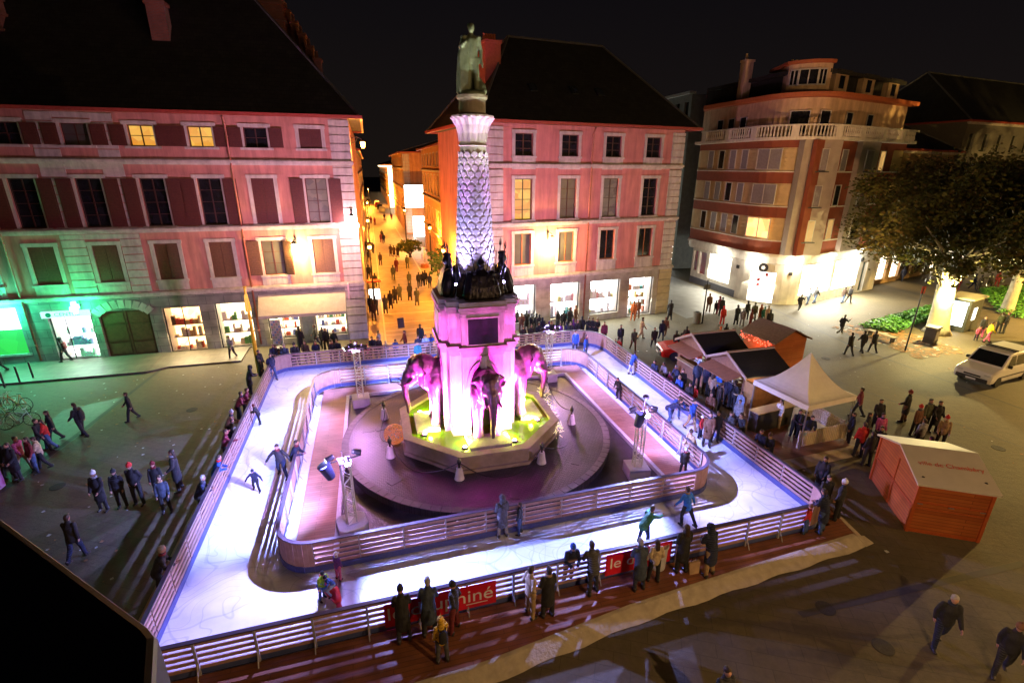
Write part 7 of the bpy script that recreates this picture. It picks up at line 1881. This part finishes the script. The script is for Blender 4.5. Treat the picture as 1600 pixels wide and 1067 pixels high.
tree('slim decorated tree at the right side of the street behind the column', 6.3, 50.5, 1.2, 1.25, 3.0, 3.4, 3, n=3000, tr=.08, ls=.22, cols=((.04,.12,.03),(.07,.18,.05),(.2,.2,.18)), trunkc=(.1,.07,.04), nm='young_tree', blobs=10)
tree('round bushy shrub in the middle of the street mouth', *G(641,402), .5, 1.9, 1.5, 1.7, 4, n=2600, tr=.15, ls=.3, cols=((.05,.08,.01),(.09,.12,.02),(.12,.12,.02)), trunkc=(.1,.07,.04), nm='shrub', blobs=8)
x, y = G(664,418); t = thing('sculpture', 'white branching tree decoration standing in the street by the shrub', 'decoration', (x,y,0)); q = MB(); r = random.Random(12); q.tube([(0,0,0),(0,0,2.6)], [.08,.03], 6)
for i in range(90):
    z = r.uniform(.4,2.5); a = r.uniform(0,6.3); l_ = (2.9-z)*.6*r.uniform(.6,1); q.tube([(0,0,z),(math.cos(a)*l_,math.sin(a)*l_,z+.3*l_)], [.025,.01], 4)
q.build('branches', mat('white_branches', (.6,.5,.45), .5), t); q = MB(); q.lathe([(.55,0),(.5,.45),(.45,.45)], (0,0), 12); q.build('planter', mat('terracotta', (.35,.13,.06), .7), t)
# parked cars and glowing screen far down the street
for i, (u, v) in enumerate([(596,328),(592,322),(588,316),(586,309),(576,312),(574,304)]):
    x, y = G(u, v); y = min(y, 150+i*9); c = ['silver','dark','red','white','dark','silver'][i]
    q = MB(Matrix.Translation((x,y,0)) @ Matrix.Rotation(PI/2,4,'Z')); q.prism([(-2,-.85),(2,-.85),(2.1,0),(2,.85),(-2,.85),(-2.1,0)], .3, .85, [(-1.9,-.8),(1.9,-.8),(2,0),(1.9,.8),(-1.9,.8),(-2,0)]); q.prism([(-1.3,-.75),(1.2,-.75),(1.2,.75),(-1.3,.75)], .85, 1.4, [(-.9,-.65),(.7,-.65),(.7,.65),(-.9,.65)])
    for sx in (-1.25,1.25): q.box(sx-.3,sx+.3,-.82,.82,0,.55)
    tag(q.build('parked_car', mat('far_car_'+c, {'silver':(.4,.4,.4),'dark':(.04,.04,.04),'red':(.4,.03,.02),'white':(.6,.6,.6)}[c], .3)), ['silver car nearest of the row parked far down the street','dark car second in the row parked far down the street','red car in the row parked far down the street','white car at the far end of the parked row','dark car parked on the left side far down the street','silver car farthest on the left side of the street'][i], 'car', 'cars parked far down the street')
t = thing('screen', 'glowing white screen hung on the corner building in the street', 'screen', (7.6, 94.5, 0)); q = MB(); q.box(-1.4,2.0,-.1,.1,5.2,9.0); q.build('panel', emat('white_screen', (1,.97,.9), 9), t); q = MB(); q.box(-1.5,2.1,.1,.25,5.1,9.1); q.build('backing', DKGREY, t); q = MB(); q.box(-.2,1.8,-.05,.1,0,3.6); q.build('lit_kiosk_panel', MATS['white_screen'], t)
# street lamps (lit) along the street
def street_lamp(x, y, h, colr, w, gm, label, group='street lamps'):
    t = thing('street_lamp', label, 'street lamp', (x,y,0), 0, group); q = MB(); q.lathe([(.12,0),(.09,.3),(.06,h-.3),(.05,h)], (0,0), 8); q.build('pole', BLACK, t)
    q = MB(); q.lathe([(.06,h),(.24,h+.3),(.26,h+.36),(.1,h+.5)], (0,0), 10); q.build('lamp_cap', BLACK, t); q = MB(); q.lathe([(.07,h-.12),(.15,h-.08),(.16,h+.1)], (0,0), 10); q.build('lamp_glass', gm, t)
    point('lamp_light', (0,0,h-.35), colr, w, t, .15)
for (x, y, w, lb) in ((6.0,44.5,5000,'orange street lamp at the street mouth behind the column'), (-.3,48,5000,'orange street lamp on the left kerb of the street mouth'), (6.8,62,6500,'orange street lamp before the long ochre building'), (-.4,72,6500,'orange street lamp on the left side halfway down the street'), (5.6,88,8000,'orange street lamp near the glowing screen'), (-.4,108,10000,'orange street lamp on the left beyond the screen'), (5,135,14000,'orange street lamp far down the right side of the street'), (0,170,20000,'farthest orange street lamp')):
    street_lamp(x, y, 5.2, (1,.34,.03), w*1.1, GLOW_O, lb)
# lamps whose light the photograph shows falling on the right of the plaza
t = thing('hanging_lamp', 'bright lamp hanging in the crown against the lit plane tree trunk', 'lamp', (41.2, 26.35, 3.9)); q = MB(); q.tube([(0,0,.35),(.5,.4,3.4)], .015, 5); q.lathe([(.05,.35),(.18,.2),(.2,.12)], (0,0), 10); q.build('lamp_cap', BLACK, t); q = MB(); q.lathe([(.05,-.08),(.14,-.02),(.15,.11)], (0,0), 10); q.build('lamp_glass', GLOW_W, t); point('lamp_light', (0,0,-.25), (1,.8,.3), 4200, t, .12)
street_lamp(57.5, 20.0, 8.5, (1,.62,.16), 72000, GLOW_W, 'tall lamp just outside the right edge of the view')
street_lamp(38.5, -4, 10, (1,.56,.2), 22000, GLOW_W, 'tall lamp beyond the lower right edge of the view')
wall_lamp('lantern on the building the photograph was taken from, lighting the deck', (9, -1.2, 8.0), PI, GLOW_W, (1,.60,.28), 2600)
wall_lamp('lantern on the near building above the left plaza', (-16, -2, 8.0), PI, GLOW_W, (1,.48,.12), 1100)
street_lamp(31.2, 62, 6.5, (.85,1,.9), 1800, emat('added_lamp_glass', (.85,1,.95), 50), 'added cool white lamp in the side street that brightens the grey office block')  # added lamp that lifts the dark office block
# light spilling out of the shops
def area(loc, target, sx, sy, colr, w, name='shop_light'):
    d = bpy.data.lights.new(name, 'AREA'); d.shape = 'RECTANGLE'; d.size = sx; d.size_y = sy; d.energy = w; d.color = colr
    o = link(name, d); o.location = loc; o.rotation_euler = (Vector(target)-Vector(loc)).to_track_quat('-Z','Y').to_euler(); return o
point('sign_light', (LBX-21.4, LBY-.75, 3.6), (.05,1,.5), 700, None, .2)
area((LBX-22.2, LBY-.25, 3.0), (LBX-22.2, LBY-6, 0), 2.6, 1.2, (.10,1,.5), 260)
point('cross_light', (LBX-17.4, LBY-1.15, 3.75), (.02,1,.28), 1700, None, .2)
area((LBX-18.2, LBY-.35, 2.0), (LBX-18.2, LBY-6, 0), 2.2, 1.8, (.8,1,.9), 160)
for (x0_, w_) in ((-11.9,260), (-8.7,320), (-5.6,220), (-2.4,220)): area((LBX+x0_, LBY-.35, 2.0), (LBX+x0_, LBY-6, -1), 2.0, 1.6, (1,.75,.4), w_)
for s_x in (-14.05,-10.3,-6.5,-2.9): 
    p0 = RBp(s_x,-.35,2.2); p1 = RBp(s_x,-6,0); area(p0, p1, 2.5, 2.2, (.95,1,.9), 300)
for (L0, w_) in ((11.7,900), (17.1,800), (22.9,2600), (28,2600)):
    x, y, an = along(deco_path(.35), L0); nx, ny = math.sin(an), -math.cos(an)
    area((x,y,2.6), (x+nx*5,y+ny*5,-.5), 3.2, 2.2, (1,.93,.72), w_*.8)
# downlights under the corner shop canopy, all but the right-end one added as fill
for L0 in (12.0, 16.5, 20.5, 25.5, 30.4):
    x, y, an = along(deco_path(.3), L0); q = MB(); q.lathe([(.08,4.38),(.1,4.46),(.1,4.49)], (x,y), 10); q.build('mostly_added_downlight', emat('mostly_added_downlight_glass', (1,.95,.8), 20), DB)
    x, y, an = along(deco_path(.75), L0); point('mostly_added_canopy_light', (x,y,3.9), (1,.93,.75), 260 if L0 < 30 else 500, None, .1)
# added spot above the plaza, without fixture, that brightens the deco building facade
spot('facade_fill', (30,24,7), (39,40,11), (1,.52,.22), 5200, 80, .8, .3)

# foreground ledge of the window the photograph was taken from
z = 11.15
def at_z(u, v, z_): r_ = ray(u, v); t_ = (z_-CH)/r_[2]; return (r_[0]*t_, r_[1]*t_)
A_ = at_z(-60,762,z); B_ = at_z(232,975,z); C_2 = at_z(244,990,z); D_2 = at_z(236,1150,z)
q = MB(); q.prism([A_, (A_[0]-1.5,A_[1]-.5), (-2.5,-.6), (D_2[0],-.6), D_2, C_2, B_][::-1], z-.9, z); tag(q.build('window_ledge', mat('dark_blue_metal', (.012,.014,.022), .5), fix=True, bevel=.02), 'dark metal window ledge cutting the bottom left corner of the view', 'ledge')

# ---------------------------------------------------------------- world, camera, output
w = bpy.data.worlds.new('World'); sc.world = w; w.use_nodes = True; nt = w.node_tree; bg = nt.nodes['Background']
tc = nt.nodes.new('ShaderNodeTexCoord'); sp = nt.nodes.new('ShaderNodeSeparateXYZ'); cr_ = nt.nodes.new('ShaderNodeValToRGB')
nt.links.new(tc.outputs['Generated'], sp.inputs['Vector']); nt.links.new(sp.outputs['Z'], cr_.inputs['Fac'])
cr_.color_ramp.elements[0].color = (.009,.0065,.0055,1); cr_.color_ramp.elements[1].color = (.0012,.0016,.004,1); cr_.color_ramp.elements[1].position = .45
nt.links.new(cr_.outputs['Color'], bg.inputs['Color']); bg.inputs['Strength'].default_value = 1.0
cam = bpy.data.cameras.new('Camera'); co = link('Camera', cam); sc.camera = co
cam.sensor_fit = 'HORIZONTAL'; cam.sensor_width = 36; cam.lens = 36*FPX/1600; cam.clip_end = 900; cam.clip_start = .05
def w3(x, y, z): a = cam2w(x, y); return Vector((a[0], a[1], z))
Rv = w3(1,0,0); Fv = w3(0,_c,-_s); Dn = w3(0,-_s,-_c)
X = Rv*_cr - Dn*_sr; Dv = Rv*_sr + Dn*_cr
m4 = Matrix(((X.x,-Dv.x,-Fv.x,0),(X.y,-Dv.y,-Fv.y,0),(X.z,-Dv.z,-Fv.z,CH),(0,0,0,1)))
co.matrix_world = m4
sc.view_settings.view_transform = 'Standard'; sc.view_settings.look = 'None'; sc.view_settings.gamma = 1; sc.view_settings.exposure = 0
sc.cycles.use_denoising = True
sc.cycles.max_bounces = 5; sc.cycles.diffuse_bounces = 2; sc.cycles.glossy_bounces = 2; sc.cycles.caustics_reflective = False; sc.cycles.caustics_refractive = False
sc.cycles.use_light_tree = True; sc.cycles.sample_clamp_indirect = 4
